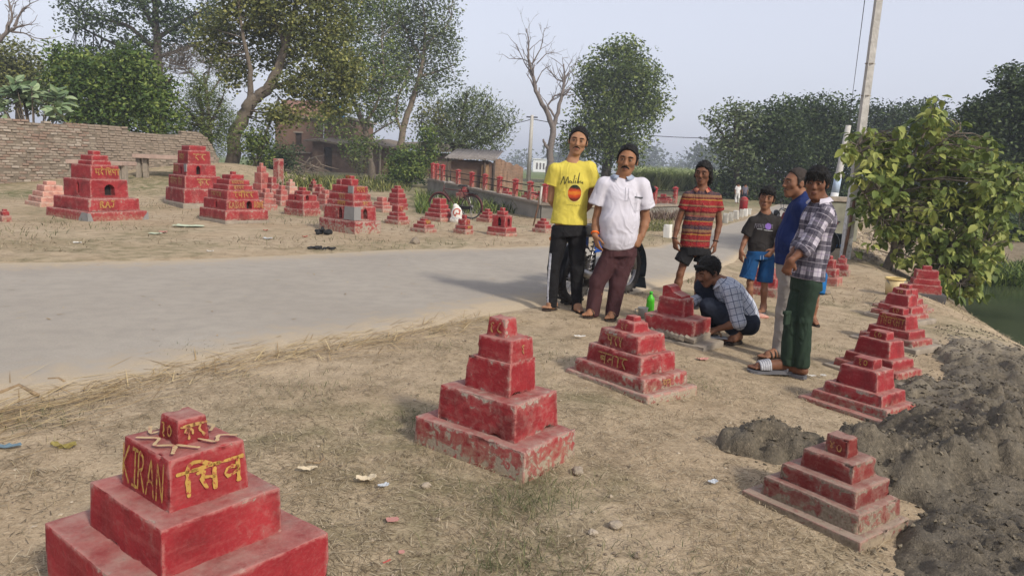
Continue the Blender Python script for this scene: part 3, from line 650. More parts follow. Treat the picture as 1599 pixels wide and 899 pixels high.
# tombs behind the standing group
SMALL = 'small stepped tombs'
def small(label, u, v, wpx, hpx, yaw=-38, steps=4, mat='red', wear=.3, group=SMALL, texts=(), niches=(), kn=.28, slab=None, dz=0.0, base=1.0, tm=None, ratio=.72, front=0.3):
    """A stepped tomb whose front corner stands at photo pixel (u, v) and whose outline is about wpx by hpx."""
    x, y, z = GT(u, v); y += front * 0; sc = y / FPX; W, H = wpx * sc, hpx * sc * 1.02
    ya = R(yaw); ext = abs(math.cos(ya)) + ratio * abs(math.sin(ya)); a = W / ext; b = a * ratio
    c, s_ = math.cos(ya), math.sin(ya); cx = x - (c * a / 2 - s_ * (-b / 2)) ; cy = y - (s_ * a / 2 + c * (-b / 2))
    ts = []; h = H * (1 - .13); nst = steps
    for k in range(nst):
        f = 1 - (1 - kn * 1.25) * (k / max(1, nst - .3)) ** .92
        ts.append((a * f, b * f, h * (k + 1) / nst, .97))
    ts.append((a * kn, b * kn * 1.15, H, .9))
    return tomb(label, cx, cy, z + dz, yaw, ts, wear, mat, texts, niches, n=5, amp=0.006, chip=0.02, r=0.016, group=group, tier_mats=tm)
small('red stepped tomb between the black-shirted boy and the blue-shirted man', 1214, 466, 62, 50, -35, 3, wear=.3, kn=.4)
small('rounded-topped red tomb behind the plaid-shirted boy near the leaning pole', 1308, 448, 56, 46, -38, 3, wear=.35, tm={0: 'rose'})
small('smallest red tomb right at the foot of the leaning concrete pole', 1326, 433, 34, 33, -30, 3, wear=.35)
# ---------------------------------------------------------------- tombs of the field across the road
FIELD = 'tombs in the field across the road'
def fieldtomb(label, uf, vf, yaw, rows, ratio=.75, wear=.3, mat='red', texts=(), niches=(), tm=None, patches=(), n=4):
    """rows: (outline width px, height px) of each tier from the ground up, read at the depth of the front corner."""
    x, y, z = GT(uf, vf); sc = y / FPX; ya = R(yaw); ext = abs(math.cos(ya)) + ratio * abs(math.sin(ya)); c, s_ = math.cos(ya), math.sin(ya)
    a0 = rows[0][0] * sc / ext; b0 = a0 * ratio; cx = x - (c * a0 / 2 + s_ * b0 / 2); cy = y - (s_ * a0 / 2 - c * b0 / 2)
    yy = math.hypot(cx, cy) / math.hypot(x, y) * y; ts = []; zt = 0
    for w, h in rows:
        zt += h * sc * 1.06; a = w * sc * (0.5 + .5 * yy / y) / ext; ts.append((a, a * ratio, zt, .975))
    return tomb(label, cx, cy, z, yaw, ts, wear, mat, texts, niches, n=n, amp=0.006, chip=0.03, r=0.018, group=FIELD, tier_mats=tm, patches=patches)
fieldtomb('large red shrine tomb with RAJ in yellow, nearest the left end of the brick wall', 138, 346, -33, [(164, 14), (139, 19), (104, 28), (78, 21), (54, 7), (46, 8), (22, 7)], .72, .2, 'red',
          [(1, 'R', 'RAJ', .36, .28, .125, .024, 'gold'), (3, 'R', ['ma', 'da', 'e_', 'i_', 'sha', 'ya', 'aa'], .56, .3, .13, .02, 'gold', .78)], [(2, 'R', .5, .2, .22, .14), (2, 'L', .55, .1, .24, .2)], n=5,
          patches=[(0, 'L', [(.78, .05), (1, .05), (1, .9), (.86, .95), (.8, .5)]), (0, 'R', [(0, .05), (.1, .1), (.05, .9), (0, .9)]), (0, 'R', [(.86, .05), (1, .05), (1, .9), (.93, .6)])])
fieldtomb('large red shrine tomb with a broken flat top, behind the RAJ tomb', 286, 326, -48, [(118, 8), (108, 21), (96, 19), (78, 17), (60, 20), (45, 8)], .7, .38, 'red',
          [(4, 'L', ['ka', 'ma', 'e_', 'sha'], .42, .25, .17, .025, 'gold', .8), (3, 'L', 'VINOD', .26, .3, .16, .025, 'gold_worn', .6), (2, 'L', ['va', 'ii_', 'ra', 'e_', 'na', 'da', ' ', 'i_', 'sa', 'ha'], .5, .25, .17, .026, 'gold_worn', .8), (2, 'R', ['ka', 'ra'], .5, .25, .18, .025, 'gold_worn'), (4, 'R', ['da', 'ra'], .5, .3, .17, .025, 'gold_worn')],
          [(3, 'L', .6, .15, .2, .1), (3, 'R', .4, .1, .22, .12)], tm={0: 'cement'}, patches=[(3, 'L', [(.86, .3), (1, .35), (1, 1), (.82, 1)])])
fieldtomb('wide red shrine tomb with yellow writing on every step, third big one from the left', 352, 350, -42, [(120, 5), (116, 15), (101, 15), (86, 14), (68, 8), (56, 8), (38, 7), (12, 5)], .8, .25, 'red',
          [(2, 'R', 'KAISAR', .28, .22, .12, .02, 'gold_worn', .62), (2, 'R', 'RONE', .86, .22, .12, .02, 'gold', .55), (3, 'R', ['ha', 'ma', 'ii_', 'da', 'ra'], .5, .25, .12, .02, 'gold', .9), (3, 'L', ['ra', 'aa', 'ma', ' ', 'da', 'aa', 'sa'], .45, .25, .1, .016, 'gold_worn', .9), (4, 'R', ['sa', 'ra', 'ya', 'na'], .4, .15, .08, .014, 'gold_worn', .8), (5, 'R', ['ka', 'ma', 'ra', 'na', 'ya'], .4, .1, .08, .014, 'gold_worn', .8)],
          [(2, 'R', .6, .12, .17, .1), (2, 'L', .55, .11, .18, .15)], tm={0: 'cement'})
fieldtomb('faded pink stepped tomb by the left wall, beside the RAJ tomb', 62, 324, -40, [(90, 7), (76, 8), (61, 8), (46, 9), (24, 6)], .75, .2, 'pink')
fieldtomb('red block at the very left edge of the picture', 3, 347, -40, [(26, 10), (18, 6), (10, 3)], .7, .3)
fieldtomb('red shrine tomb with grey cement patches on its corner and a yellow top', 554, 366, -40, [(107, 19), (90, 21), (78, 8), (72, 11), (62, 11), (30, 10), (17, 5)], .55, .5, 'red',
          [(6, 'L', ['ra', 'ma'], .5, .1, .06, .014, 'gold'), (4, 'R', ['ma', 'ra', 'ya'], .5, .2, .1, .016, 'gold', .8), (2, 'L', ['la', 'sa', 'ma', 'ya'], .55, .1, .08, .016, 'gold', .9), (3, 'L', ['ba', 'na', 'ra'], .55, .2, .1, .016, 'gold_worn', .8), (2, 'R', ['ka', 'ra'], .6, .15, .08, .016, 'gold_worn')],
          [(1, 'L', .55, .13, .22, .08), (1, 'R', .5, .1, .2, .12)], patches=[(1, 'L', [(.68, .05), (1, .05), (1, .98), (.7, .98)]), (1, 'R', [(0, .05), (.28, .05), (.3, .98), (0, .98)]), (4, 'L', [(.78, .02), (1, .02), (1, .98), (.78, .98)])])
fieldtomb('red two-niche tomb left of the cement-patched tomb', 474, 338, -36, [(62, 10), (56, 12), (48, 9), (28, 6), (14, 5)], .7, .3, 'red', niches=[(2, 'L', .45, .09, .14, .15), (2, 'R', .3, .09, .12, .15)])
fieldtomb('four-stepped red tomb with a narrow block on top, right of the cement-patched tomb', 622, 351, -40, [(44, 6), (36, 6), (28, 6), (20, 10)], .75, .3, 'red', [(3, 'R', ['ra'], .5, .2, .1, .018, 'gold_worn')])
fieldtomb('tall bright red pagoda-shaped tomb behind the four-stepped one', 622, 328, -38, [(36, 9), (32, 8), (27, 7), (21, 7), (12, 4)], .75, .15)
fieldtomb('low faded tomb tucked behind the pagoda-shaped one', 598, 332, -40, [(44, 5), (36, 5), (28, 5), (18, 7)], .7, .5, 'rose')
fieldtomb('wide low red tomb with a yellow-stained top in the short grass', 664, 364, -40, [(46, 6), (36, 6), (24, 5), (14, 3)], .75, .3, 'red', [(2, 'R', ['sa', 'ma'], .5, .15, .07, .02, 'gold')])
fieldtomb('small red pillar tomb with yellow stains, standing alone near the roadside', 727, 366, -40, [(36, 7), (30, 6), (21, 9), (10, 6)], .75, .25, 'red', [(1, 'R', ['sa', 'ya'], .5, .15, .06, .014, 'gold'), (2, 'R', ['ra'], .5, .2, .07, .014, 'gold_worn')])
fieldtomb('bright red house-shaped tomb with two dark arches, nearest the yellow shirt', 790, 370, -38, [(52, 5), (48, 8), (34, 18), (20, 6), (10, 5)], .72, .12, 'red', niches=[(2, 'L', .55, .1, .18, .1), (2, 'R', .5, .08, .16, .1)], tm={0: 'rose'})
fieldtomb('low red tomb behind the house-shaped tomb', 764, 348, -40, [(36, 6), (27, 5), (18, 5), (10, 4)], .75, .2)
fieldtomb('six-stepped red tomb with a grey slab, beside the parked bicycle', 688, 347, -42, [(58, 6), (48, 7), (38, 6), (31, 6), (24, 9)], .75, .25, 'red', tm={0: 'rose'})
fieldtomb('partly hidden red stepped tomb at the left elbow of the yellow shirt', 852, 364, -40, [(36, 6), (28, 6), (20, 5), (11, 4)], .75, .25)
for q, (lb, u, v, rows, mt) in enumerate([
    ('grey-red tomb with a tall stepped spire beside the red post', 408, 306, [(40, 8), (30, 10), (24, 16), (16, 9), (8, 5)], 'rose'),
    ('small square red tomb just left of the tall red post', 424, 308, [(34, 12), (24, 8), (15, 9)], 'red'),
    ('dusty pale red tomb right of the tall red post', 452, 308, [(32, 9), (24, 7), (16, 6), (8, 4)], 'pink'),
    ('bright little red tomb behind the two-niche tomb', 488, 300, [(24, 6), (17, 5), (10, 5), (5, 3)], 'red'),
    ('low red tomb right behind the two-niche tomb', 500, 316, [(34, 8), (26, 7), (16, 7), (8, 4)], 'red'),
    ('dusty red tomb between the two-niche and cement-patched tombs', 508, 330, [(40, 9), (32, 8), (24, 8), (14, 6)], 'rose'),
    ('yellow-marked red tomb just behind the cement-patched tomb', 531, 322, [(50, 12), (40, 10), (30, 9), (16, 8)], 'red'),
    ('pinkish stepped tomb leaning out behind the wide shrine tomb', 412, 330, [(40, 10), (34, 9), (26, 8), (14, 6)], 'rose'),
    ('short red tomb behind the broken-topped shrine tomb', 320, 292, [(30, 10), (22, 9), (14, 6)], 'rose'),
    ('tiny red cube tomb on the slope of the earth mound', 388, 283, [(12, 5), (8, 4), (4, 2)], 'red'),
    ('faded red tomb with a peeling base left of the two-niche tomb', 438, 322, [(40, 8), (30, 8), (20, 8), (12, 6)], 'rose')]):
    fieldtomb(lb, u, v, -36 - 3 * (q % 4), rows, .75, .35 + .05 * (q % 3), mt)
x, y, z = GT(435, 296)
t = thing('red_post', 'tall square red post standing among the field tombs', 'post', (x, y, z), R(-25)); h = 45 * y / FPX; w_ = 12 * y / FPX / 2
P, F, e, lo = rbox(w_, w_, -.1, h, .02, 6, .006, 911, .98, .03); np_mesh('shaft', P, F, M['red'], t, True, {'edge': e, 'low': lo})['wear'] = .4
P, F, e, lo = rbox(w_ * .985, w_ * .985, h - .01, h + .05, .02, 3, .003, 913, .9); np_mesh('cap', P, F, M['rose'], t, True, {'edge': e, 'low': lo})['wear'] = .5
KEEP_OFF.append((x, y, w_))
# concrete slab tables against the wall
for lb, u0, u1, v0, th, v1, Y_ in (('concrete slab table on short pillars at the end of the brick wall', 217, 325, 244, 6, 266, 24.0), ('pale concrete ledge with a slab top against the brick wall', 116, 202, 252, 6, 266, 22.6)):
    a, b = J(u0, v0, Y_), J(u1, v0 - 2, Y_); c = (a + b) / 2; zb = terr(c[0], c[1]); hw = (b[0] - a[0]) / 2
    t = thing('slab_table', lb, 'table', (c[0], c[1], zb), 0, 'concrete slab tables'); zt = c[2] - zb; s_ = Y_ / FPX
    MB().box((0, 0, zt - th * s_ / 2), (hw, .45, th * s_ / 2)).build('slab', plain('reddish_concrete', (.33, .235, .19), .9, .25, 5, .4), t, bevel=.012)
    for px in (-.92, -.72, .55, .75, .94):
        MB().box((px * hw, -.2, (zt - th * s_) / 2 - .1), (.07, .07, (zt - th * s_) / 2 + .1)).build('pillar', M['cement'], t, bevel=.008)
# ---------------------------------------------------------------- people: smooth bodies grown from rounded bones
class Field:
    def __init__(s): s.p = []
    def cone(s, a, b, ra, rb, k=.02, flat=1.0, side=None, cap=None, op='u', cap0=None):
        s.p.append(('c', np.array(a, float), np.array(b, float), ra, rb, k, flat, None if side is None else np.array(side, float), cap, op, cap0)); return s
    def chain(s, pts, rs, k=.02, **kw):
        for i in range(len(pts) - 1): s.cone(pts[i], pts[i + 1], rs[i], rs[i + 1], k, **kw)
        return s
    def ell(s, c, r, M_=None, k=.02, op='u'):
        s.p.append(('e', np.array(c, float), np.array(r, float), np.eye(3) if M_ is None else np.array(M_), k, op)); return s
    def plane(s, q, n, op='s'):
        n = np.array(n, float); s.p.append(('p', np.array(q, float), n / np.linalg.norm(n), op)); return s
    def mesh(s, name, res, mat, parent, org, disp=None, smooth=True, attrs=None):
        lo, hi = np.full(3, 1e9), np.full(3, -1e9)
        for p in s.p:
            if p[0] == 'c' and p[9] == 'u':
                r = max(p[3], p[4]) + p[5] * .3
                lo = np.minimum(lo, np.minimum(p[1], p[2]) - r); hi = np.maximum(hi, np.maximum(p[1], p[2]) + r)
            elif p[0] == 'e' and p[5] == 'u': lo = np.minimum(lo, p[1] - p[2].max()); hi = np.maximum(hi, p[1] + p[2].max())
        lo -= 3 * res; hi += 3 * res; n = np.ceil((hi - lo) / res).astype(int) + 1
        D = np.full(n, 1.0, np.float32); ax = [lo[i] + res * np.arange(n[i]) for i in range(3)]
        for p in s.p:
            if p[0] == 'p':
                d = (ax[0][:, None, None] - p[1][0]) * p[2][0] + (ax[1][None, :, None] - p[1][1]) * p[2][1] + (ax[2][None, None] - p[1][2]) * p[2][2]
                D = np.maximum(D, d.astype(np.float32)); continue
            k = p[5] if p[0] == 'c' else p[4]; op = p[9] if p[0] == 'c' else p[5]
            if p[0] == 'c': r = max(p[3], p[4]) * max(1, p[6]); b0 = np.minimum(p[1], p[2]) - r; b1 = np.maximum(p[1], p[2]) + r
            else: b0 = p[1] - p[2].max(); b1 = p[1] + p[2].max()
            m = k + 3 * res; i0 = np.clip(np.floor((b0 - m - lo) / res).astype(int), 0, n - 1); i1 = np.clip(np.ceil((b1 + m - lo) / res).astype(int) + 1, 1, n)
            if (i1 <= i0).any(): continue
            x = ax[0][i0[0]:i1[0], None, None]; y = ax[1][None, i0[1]:i1[1], None]; z = ax[2][None, None, i0[2]:i1[2]]
            if p[0] == 'c':
                a, b = p[1], p[2]; v = b - a; L = np.linalg.norm(v) + 1e-9; v = v / L
                dx, dy, dz = x - a[0], y - a[1], z - a[2]; t = dx * v[0] + dy * v[1] + dz * v[2]; tc = np.clip(t, 0, L); rr = p[3] + (p[4] - p[3]) * tc / L
                if p[7] is not None and p[6] != 1.0:
                    sv = p[7] - v * np.dot(p[7], v); sv = sv / np.linalg.norm(sv); f = np.cross(v, sv)
                    ps = dx * sv[0] + dy * sv[1] + dz * sv[2]; pf = (dx * f[0] + dy * f[1] + dz * f[2]) / p[6]
                    d = (np.sqrt(ps * ps + pf * pf + (t - tc) ** 2) - rr) * min(1.0, p[6] + .15)
                else:
                    d = np.sqrt((dx - tc * v[0]) ** 2 + (dy - tc * v[1]) ** 2 + (dz - tc * v[2]) ** 2) - rr
                if p[8] is not None: d = np.maximum(d, t - L if p[8] is True else ((x - b[0]) * p[8][0] + (y - b[1]) * p[8][1] + (z - b[2]) * p[8][2]))
                if p[10]: d = np.maximum(d, -t)
            else:
                q = [(x - p[1][0]) * p[3][0][j] + (y - p[1][1]) * p[3][1][j] + (z - p[1][2]) * p[3][2][j] for j in range(3)]
                k0 = np.sqrt(sum((q[j] / p[2][j]) ** 2 for j in range(3))); k1 = np.sqrt(sum((q[j] / p[2][j] ** 2) ** 2 for j in range(3))); d = k0 * (k0 - 1) / np.maximum(k1, 1e-6)
            S = D[i0[0]:i1[0], i0[1]:i1[1], i0[2]:i1[2]]; d = d.astype(np.float32)
            if op == 'u': h = np.maximum(k - np.abs(S - d), 0) / k; S[...] = np.minimum(S, d) - h * h * k * .25
            else: d = -d; h = np.maximum(k - np.abs(S - d), 0) / k; S[...] = np.maximum(S, d) + h * h * k * .25
        V, F = surfnet(D, lo, res)
        if disp is not None and len(V):
            N = vnormals(V, F); V = V + N * disp(V)[:, None]
        A = attrs(V) if attrs else None
        return np_mesh(name, V - np.array(org), F, mat, parent, smooth, A)
def surfnet(D, lo, res):
    S = D < 0; n = D.shape
    c = sum(S[i:n[0] - 1 + i, j:n[1] - 1 + j, k:n[2] - 1 + k].astype(np.int8) for i in (0, 1) for j in (0, 1) for k in (0, 1))
    act = (c > 0) & (c < 8); I = np.stack(np.nonzero(act), -1); idx = np.full(act.shape, -1, np.int64); idx[tuple(I.T)] = np.arange(len(I))
    acc = np.zeros((len(I), 3)); cnt = np.zeros(len(I))
    cs = [(i, j, k) for i in (0, 1) for j in (0, 1) for k in (0, 1)]
    for a in cs:
        for ax in range(3):
            if a[ax]: continue
            b = list(a); b[ax] = 1
            d0 = D[I[:, 0] + a[0], I[:, 1] + a[1], I[:, 2] + a[2]]; d1 = D[I[:, 0] + b[0], I[:, 1] + b[1], I[:, 2] + b[2]]
            x = (d0 < 0) != (d1 < 0); t = np.where(x, d0 / np.where(x, d0 - d1, 1), 0); pos = np.tile(np.array(a, float), (len(I), 1)); pos[:, ax] = t
            acc += pos * x[:, None]; cnt += x
    V = lo + res * (I + acc / np.maximum(cnt, 1)[:, None]); F = []
    for ax in range(3):
        u, v = (ax + 1) % 3, (ax + 2) % 3; sl0 = [slice(1, -1)] * 3; sl0[ax] = slice(0, -1); sl1 = [slice(1, -1)] * 3; sl1[ax] = slice(1, None)
        A, B = S[tuple(sl0)], S[tuple(sl1)]; E = np.stack(np.nonzero(A != B), -1); fl = A[tuple(E.T)]
        g = E.copy(); g[:, u] += 1; g[:, v] += 1
        def cell(du, dv):
            q = g.copy(); q[:, u] -= du; q[:, v] -= dv; return idx[q[:, 0], q[:, 1], q[:, 2]]
        Q = np.stack([cell(1, 1), cell(0, 1), cell(0, 0), cell(1, 0)], -1); Q[~fl] = Q[~fl][:, ::-1]; F.append(Q[(Q >= 0).all(1)])
    return V, np.concatenate(F)
def vnormals(V, F):
    n = np.cross(V[F[:, 2]] - V[F[:, 0]], V[F[:, 3]] - V[F[:, 1]]); N = np.zeros_like(V)
    for k in range(4): np.add.at(N, F[:, k], n)
    return N / (np.linalg.norm(N, axis=1, keepdims=True) + 1e-12)
def unit(v): v = np.array(v, float); return v / (np.linalg.norm(v) + 1e-9)
def wrinkle(amp, seed, sc=9.0):
    def f(P):
        w = fbm(P, 5, 2, seed); a = 1 - np.abs(fbm(P * [1, 1, .8] + .05 * w[:, None], sc, 3, seed + 3)) * 2.2
        return amp * (a - .4) + amp * .5 * fbm(P, 4, 2, seed + 7)
    return f

def m_skin(name, c):
    t = NT(name, 0.6, 0.25); c = np.array(c); n = t.noise(18, 5); t.col(t.ramp(n, (0.3, tuple(c * 0.82)), (0.7, tuple(c * 1.16)))); t.bump(t.noise(160, 3), 0.12, 0.002)
    t.b.inputs['Subsurface Weight'].default_value = 0.06; t.b.inputs['Subsurface Radius'].default_value = (0.01, 0.004, 0.002); return t.m
SKIN = {'mid': m_skin('light_brown_skin', (0.30, 0.155, 0.085)), 'tan': m_skin('brown_skin', (0.235, 0.112, 0.058)), 'deep': m_skin('deep_brown_skin', (0.145, 0.062, 0.034)), 'dark': m_skin('dark_brown_skin', (0.20, 0.092, 0.051))}
HAIR = plain('black_hair', (0.009, 0.008, 0.007), 0.62, 0.4, 60, 0.6, 0, .15)
EYEW = plain('eye_white', (0.20, 0.165, 0.135), 0.3, 0.05); IRIS = plain('dark_iris', (0.015, 0.009, 0.006), 0.2, 0.1)
LIP = {k: plain('lips_' + k, c, 0.45, 0.1) for k, c in (('mid', (0.24, 0.09, 0.065)), ('tan', (0.19, 0.075, 0.055)), ('deep', (0.12, 0.048, 0.036)), ('dark', (0.15, 0.058, 0.042)))}

def head_frame(c, yaw, pitch=0.0, tilt=0.0):
    """Columns: the head's right-in-picture axis, backward axis, up axis (yaw 0 looks at the camera, negative looks left)."""
    return np.array(Matrix.Rotation(R(yaw), 3, 'Z') @ Matrix.Rotation(R(pitch), 3, 'X') @ Matrix.Rotation(R(tilt), 3, 'Y'))
def head(S, c, Mx, s=1.0):
    T = lambda x, y, z: np.array(c) + Mx @ (np.array((x, y, z)) * s); q = lambda *r: np.array(r) * s
    S.ell(T(0, .014, .034), q(.073, .093, .084), Mx, .01)
    S.cone(T(0, -.032, .008), T(0, -.050, -.078), .058 * s, .030 * s, .03 * s)
    S.cone(T(-.036, -.018, -.045), T(-.012, -.056, -.086), .030 * s, .022 * s, .02 * s); S.cone(T(.036, -.018, -.045), T(.012, -.056, -.086), .030 * s, .022 * s, .02 * s)
    for g in (-1, 1):
        S.ell(T(g * .042, -.054, -.008), q(.026, .026, .026), Mx, .02 * s)
        S.cone(T(g * .012, -.080, .036), T(g * .046, -.066, .034), .012 * s, .010 * s, .014 * s)
    S.cone(T(0, -.082, .026), T(0, -.104, -.018), .009 * s, .0125 * s, .012 * s)
    for g in (-1, 1): S.ell(T(g * .011, -.094, -.022), q(.009, .011, .008), Mx, .008 * s)
    for g in (-1, 1): S.ell(T(g * .031, -.094, .014), q(.017, .013, .011), Mx, .012 * s, 's')
    S.cone(T(-.016, -.084, -.050), T(.016, -.084, -.050), .0085 * s, .0085 * s, .01 * s); S.cone(T(-.013, -.081, -.062), T(.013, -.081, -.062), .0088 * s, .0088 * s, .01 * s)
    for g in (-1, 1): S.ell(T(g * .076, .010, .002), q(.011, .021, .031), Mx, .008 * s); S.ell(T(g * .084, .004, .004), q(.006, .011, .018), Mx, .004, 's')
    return T
def face_bits(T, Mx, s, root, org, tone, moustache=0, brow=1.0, eyes=1.0, hair=HAIR):
    L = lambda *p: T(*p) - org
    for g in (-1, 1):
        e = MB().ball(L(g * .031, -.0815, .0145), np.array((.0118, .0085, .0056)) * s, 12, 8, Mx).build('eye', EYEW, root, True)
        MB().ball(L(g * .031 - .002, -.0885, .0142), np.array((.0066, .003, .0056)) * s, 10, 6, Mx).build('iris', IRIS, e, True)
        MB().tube([L(g * .018, -.089, .0215), L(g * .031, -.0915, .0235), L(g * .044, -.083, .019)], .0030 * s, 5).tube([L(g * .019, -.087, .0095), L(g * .031, -.089, .0075), L(g * .043, -.081, .0105)], .0022 * s, 5).build('eyelid', SKIN[tone], root, True)
        MB().tube([L(g * .013, -.0945, .0365), L(g * .028, -.0935, .0395), L(g * .044, -.083, .0375), L(g * .051, -.074, .032)], np.array((.0034, .0042, .0034, .0015)) * s * brow, 6).build('eyebrow', hair, root, True)
    MB().tube([L(-.022, -.082, -.0545), L(-.010, -.0925, -.0515), L(0, -.0945, -.0525), L(.010, -.0925, -.0515), L(.022, -.082, -.0545)], np.array((.002, .0045, .0048, .0045, .002)) * s, 6).build('upper_lip', LIP[tone], root, True)
    MB().tube([L(-.020, -.081, -.0575), L(0, -.0925, -.0625), L(.020, -.081, -.0575)], np.array((.002, .0055, .002)) * s, 6).build('lower_lip', LIP[tone], root, True)
    if moustache:
        m = moustache; MB().tube([L(-.032, -.076, -.054), L(-.020, -.089, -.043), L(-.006, -.0965, -.0385), L(.006, -.0965, -.0385), L(.020, -.089, -.043), L(.032, -.076, -.054)], np.array((.0025, .0062, .0068, .0068, .0062, .0025)) * s * m, 7).build('moustache', hair, root, True)
def hair_cap(T, Mx, s, root, org, mat=HAIR, front=.068, nape=-.065, size=1.0, seed=1, amp=.006, fringe=0.0, extra=None, res=.006):
    S = Field(); q = lambda *r: np.array(r) * s
    S.ell(T(0, .018, .042), q(.0795, .1015, .0935) * size, Mx, .01)
    S.ell(T(0, -.115, front - .098), q(.110, .135, .125), Mx, .010, 's'); S.plane(T(0, 0, nape), Mx @ np.array((0, .25, -1)))
    if fringe:
        for k in range(9):
            x = -.056 + .014 * k; S.cone(T(x, -.062 - .022 * (1 - (x / .075) ** 2), .088), T(x - .010 + .006 * math.sin(k * 2.3), -.088 - .010 * (1 - (x / .06) ** 2) + abs(x) * .35, .078 - fringe * (.8 + .35 * math.sin(k * 1.7))), .017 * s, .006 * s, .008)
    for g in (-1, 1): S.cone(T(g * .072, -.016, .04), T(g * .073, -.018, -.006), .012 * s, .006 * s, .01)
    if extra: extra(S, T)
    o = S.mesh('hair', res, mat, root, org, lambda P: amp * fbm(P, 42, 3, seed) + amp * .8 * fbm(P, 14, 2, seed + 2))
    n = len(o.data.vertices); V = np.empty(n * 3, np.float32); N = np.empty(n * 3, np.float32); o.data.vertices.foreach_get('co', V); o.data.vertices.foreach_get('normal', N); V, N = V.reshape(-1, 3), N.reshape(-1, 3)
    g = np.random.default_rng(seed); i = g.integers(0, n, 620); fl = Mx @ np.array((.25, -.35 if fringe else .35, -.9)); d = N[i] * .55 + (fl - N[i] * (N[i] @ fl)[:, None]) + g.normal(size=(len(i), 3)) * .35
    d /= np.linalg.norm(d, axis=1, keepdims=True); L = ((.010 + (.022 if amp > .0075 else .008) * g.random(len(i))) * (0.5 if amp < .004 else 1))[:, None]; sw = np.cross(d, N[i]); sw /= np.linalg.norm(sw, axis=1, keepdims=True) + 1e-9; b = V[i] - N[i] * .002; w = .0022
    Q = np.stack([b - sw * w, b + sw * w, b + d * L * .6 + sw * w * .7, b + d * L, b + d * L * .6 - sw * w * .7], 1).reshape(-1, 3); np_mesh('hair_strands', Q, np.arange(len(Q)).reshape(-1, 5), mat, o, True)
def hand(S, w, tip, palm, s=1.0, thumb=1, curl=.35, spread=1.0):
    """Palm, four jointed fingers and a thumb; tip = where straight fingers would point, palm = palm's facing direction."""
    w = np.array(w, float); d = unit(np.array(tip) - w); n = unit(np.array(palm, float) - d * np.dot(palm, d)); x = np.cross(d, n) * thumb
    P = lambda a, b, c=0.0: w + (d * a + x * b + n * c) * s
    S.cone(P(-.01, 0), P(.03, 0), .026 * s, .030 * s, .012, .62, x); S.cone(P(.03, .002), P(.082, .0), .034 * s, .040 * s, .012, .40, x)
    for k, (bx, l, r, cu) in enumerate(((.030, .072, .0092, .8), (.010, .080, .0095, 1.0), (-.010, .074, .0092, 1.1), (-.029, .058, .0080, 1.25))):
        a = P(.086 - .004 * abs(k - 1), bx); c = curl * cu; pos = a; ang = c * .5; sp = bx * 1.6 * spread
        for i, f in enumerate((.46, .30, .24)):
            q = pos + (d * math.cos(ang) + n * math.sin(ang) + x * sp * (1 - .3 * i)) * l * f * s; S.cone(pos, q, r * (1 - .1 * i) * s, r * (.92 - .1 * i) * s, .005); pos = q; ang += c * 1.1
    a = P(.018, .024, .006); b = P(.050, .050, .018); c = P(.078, .056, .030); e = P(.098, .052, .042)
    S.cone(a, b, .0145 * s, .0115 * s, .012); S.cone(b, c, .0112 * s, .0098 * s, .006); S.cone(c, e, .0095 * s, .0075 * s, .005)
def foot(S, ank, toe, s=1.0):
    """Foot with five toes; ank = ankle joint, toe = ground point under the big-toe end."""
    ank = np.array(ank, float); toe = np.array(toe, float); g = toe[2]; d = toe - ank; d[2] = 0; L = np.linalg.norm(d); d /= L; x = np.array((d[1], -d[0], 0))
    P = lambda a, b, h: np.array((ank[0], ank[1], g)) + d * a * s + x * b * s + np.array((0, 0, h * s)); E = L / s
    S.cone(ank + (0, 0, .03), P(-.015, 0, .055), .036 * s, .040 * s, .02); S.cone(P(-.035, 0, .034), P(.02, 0, .045), .033 * s, .036 * s, .02)
    S.cone(P(.01, 0, .062), P(E - .075, .002, .030), .038 * s, .030 * s, .02); S.cone(P(-.01, 0, .030), P(E - .06, -.002, .022), .030 * s, .026 * s, .02, )
    S.cone(P(E - .085, -.022, .022), P(E - .085, .024, .022), .022 * s, .022 * s, .02)
    for k in range(5):
        b = .032 - .0165 * k; e = E - (.0, .004, .011, .02, .032)[k]; r = (.0125, .0095, .009, .0085, .008)[k]
        S.cone(P(e - .055, b * .9, .022), P(e, b, .013), r * 1.1 * s, r * s, .006)
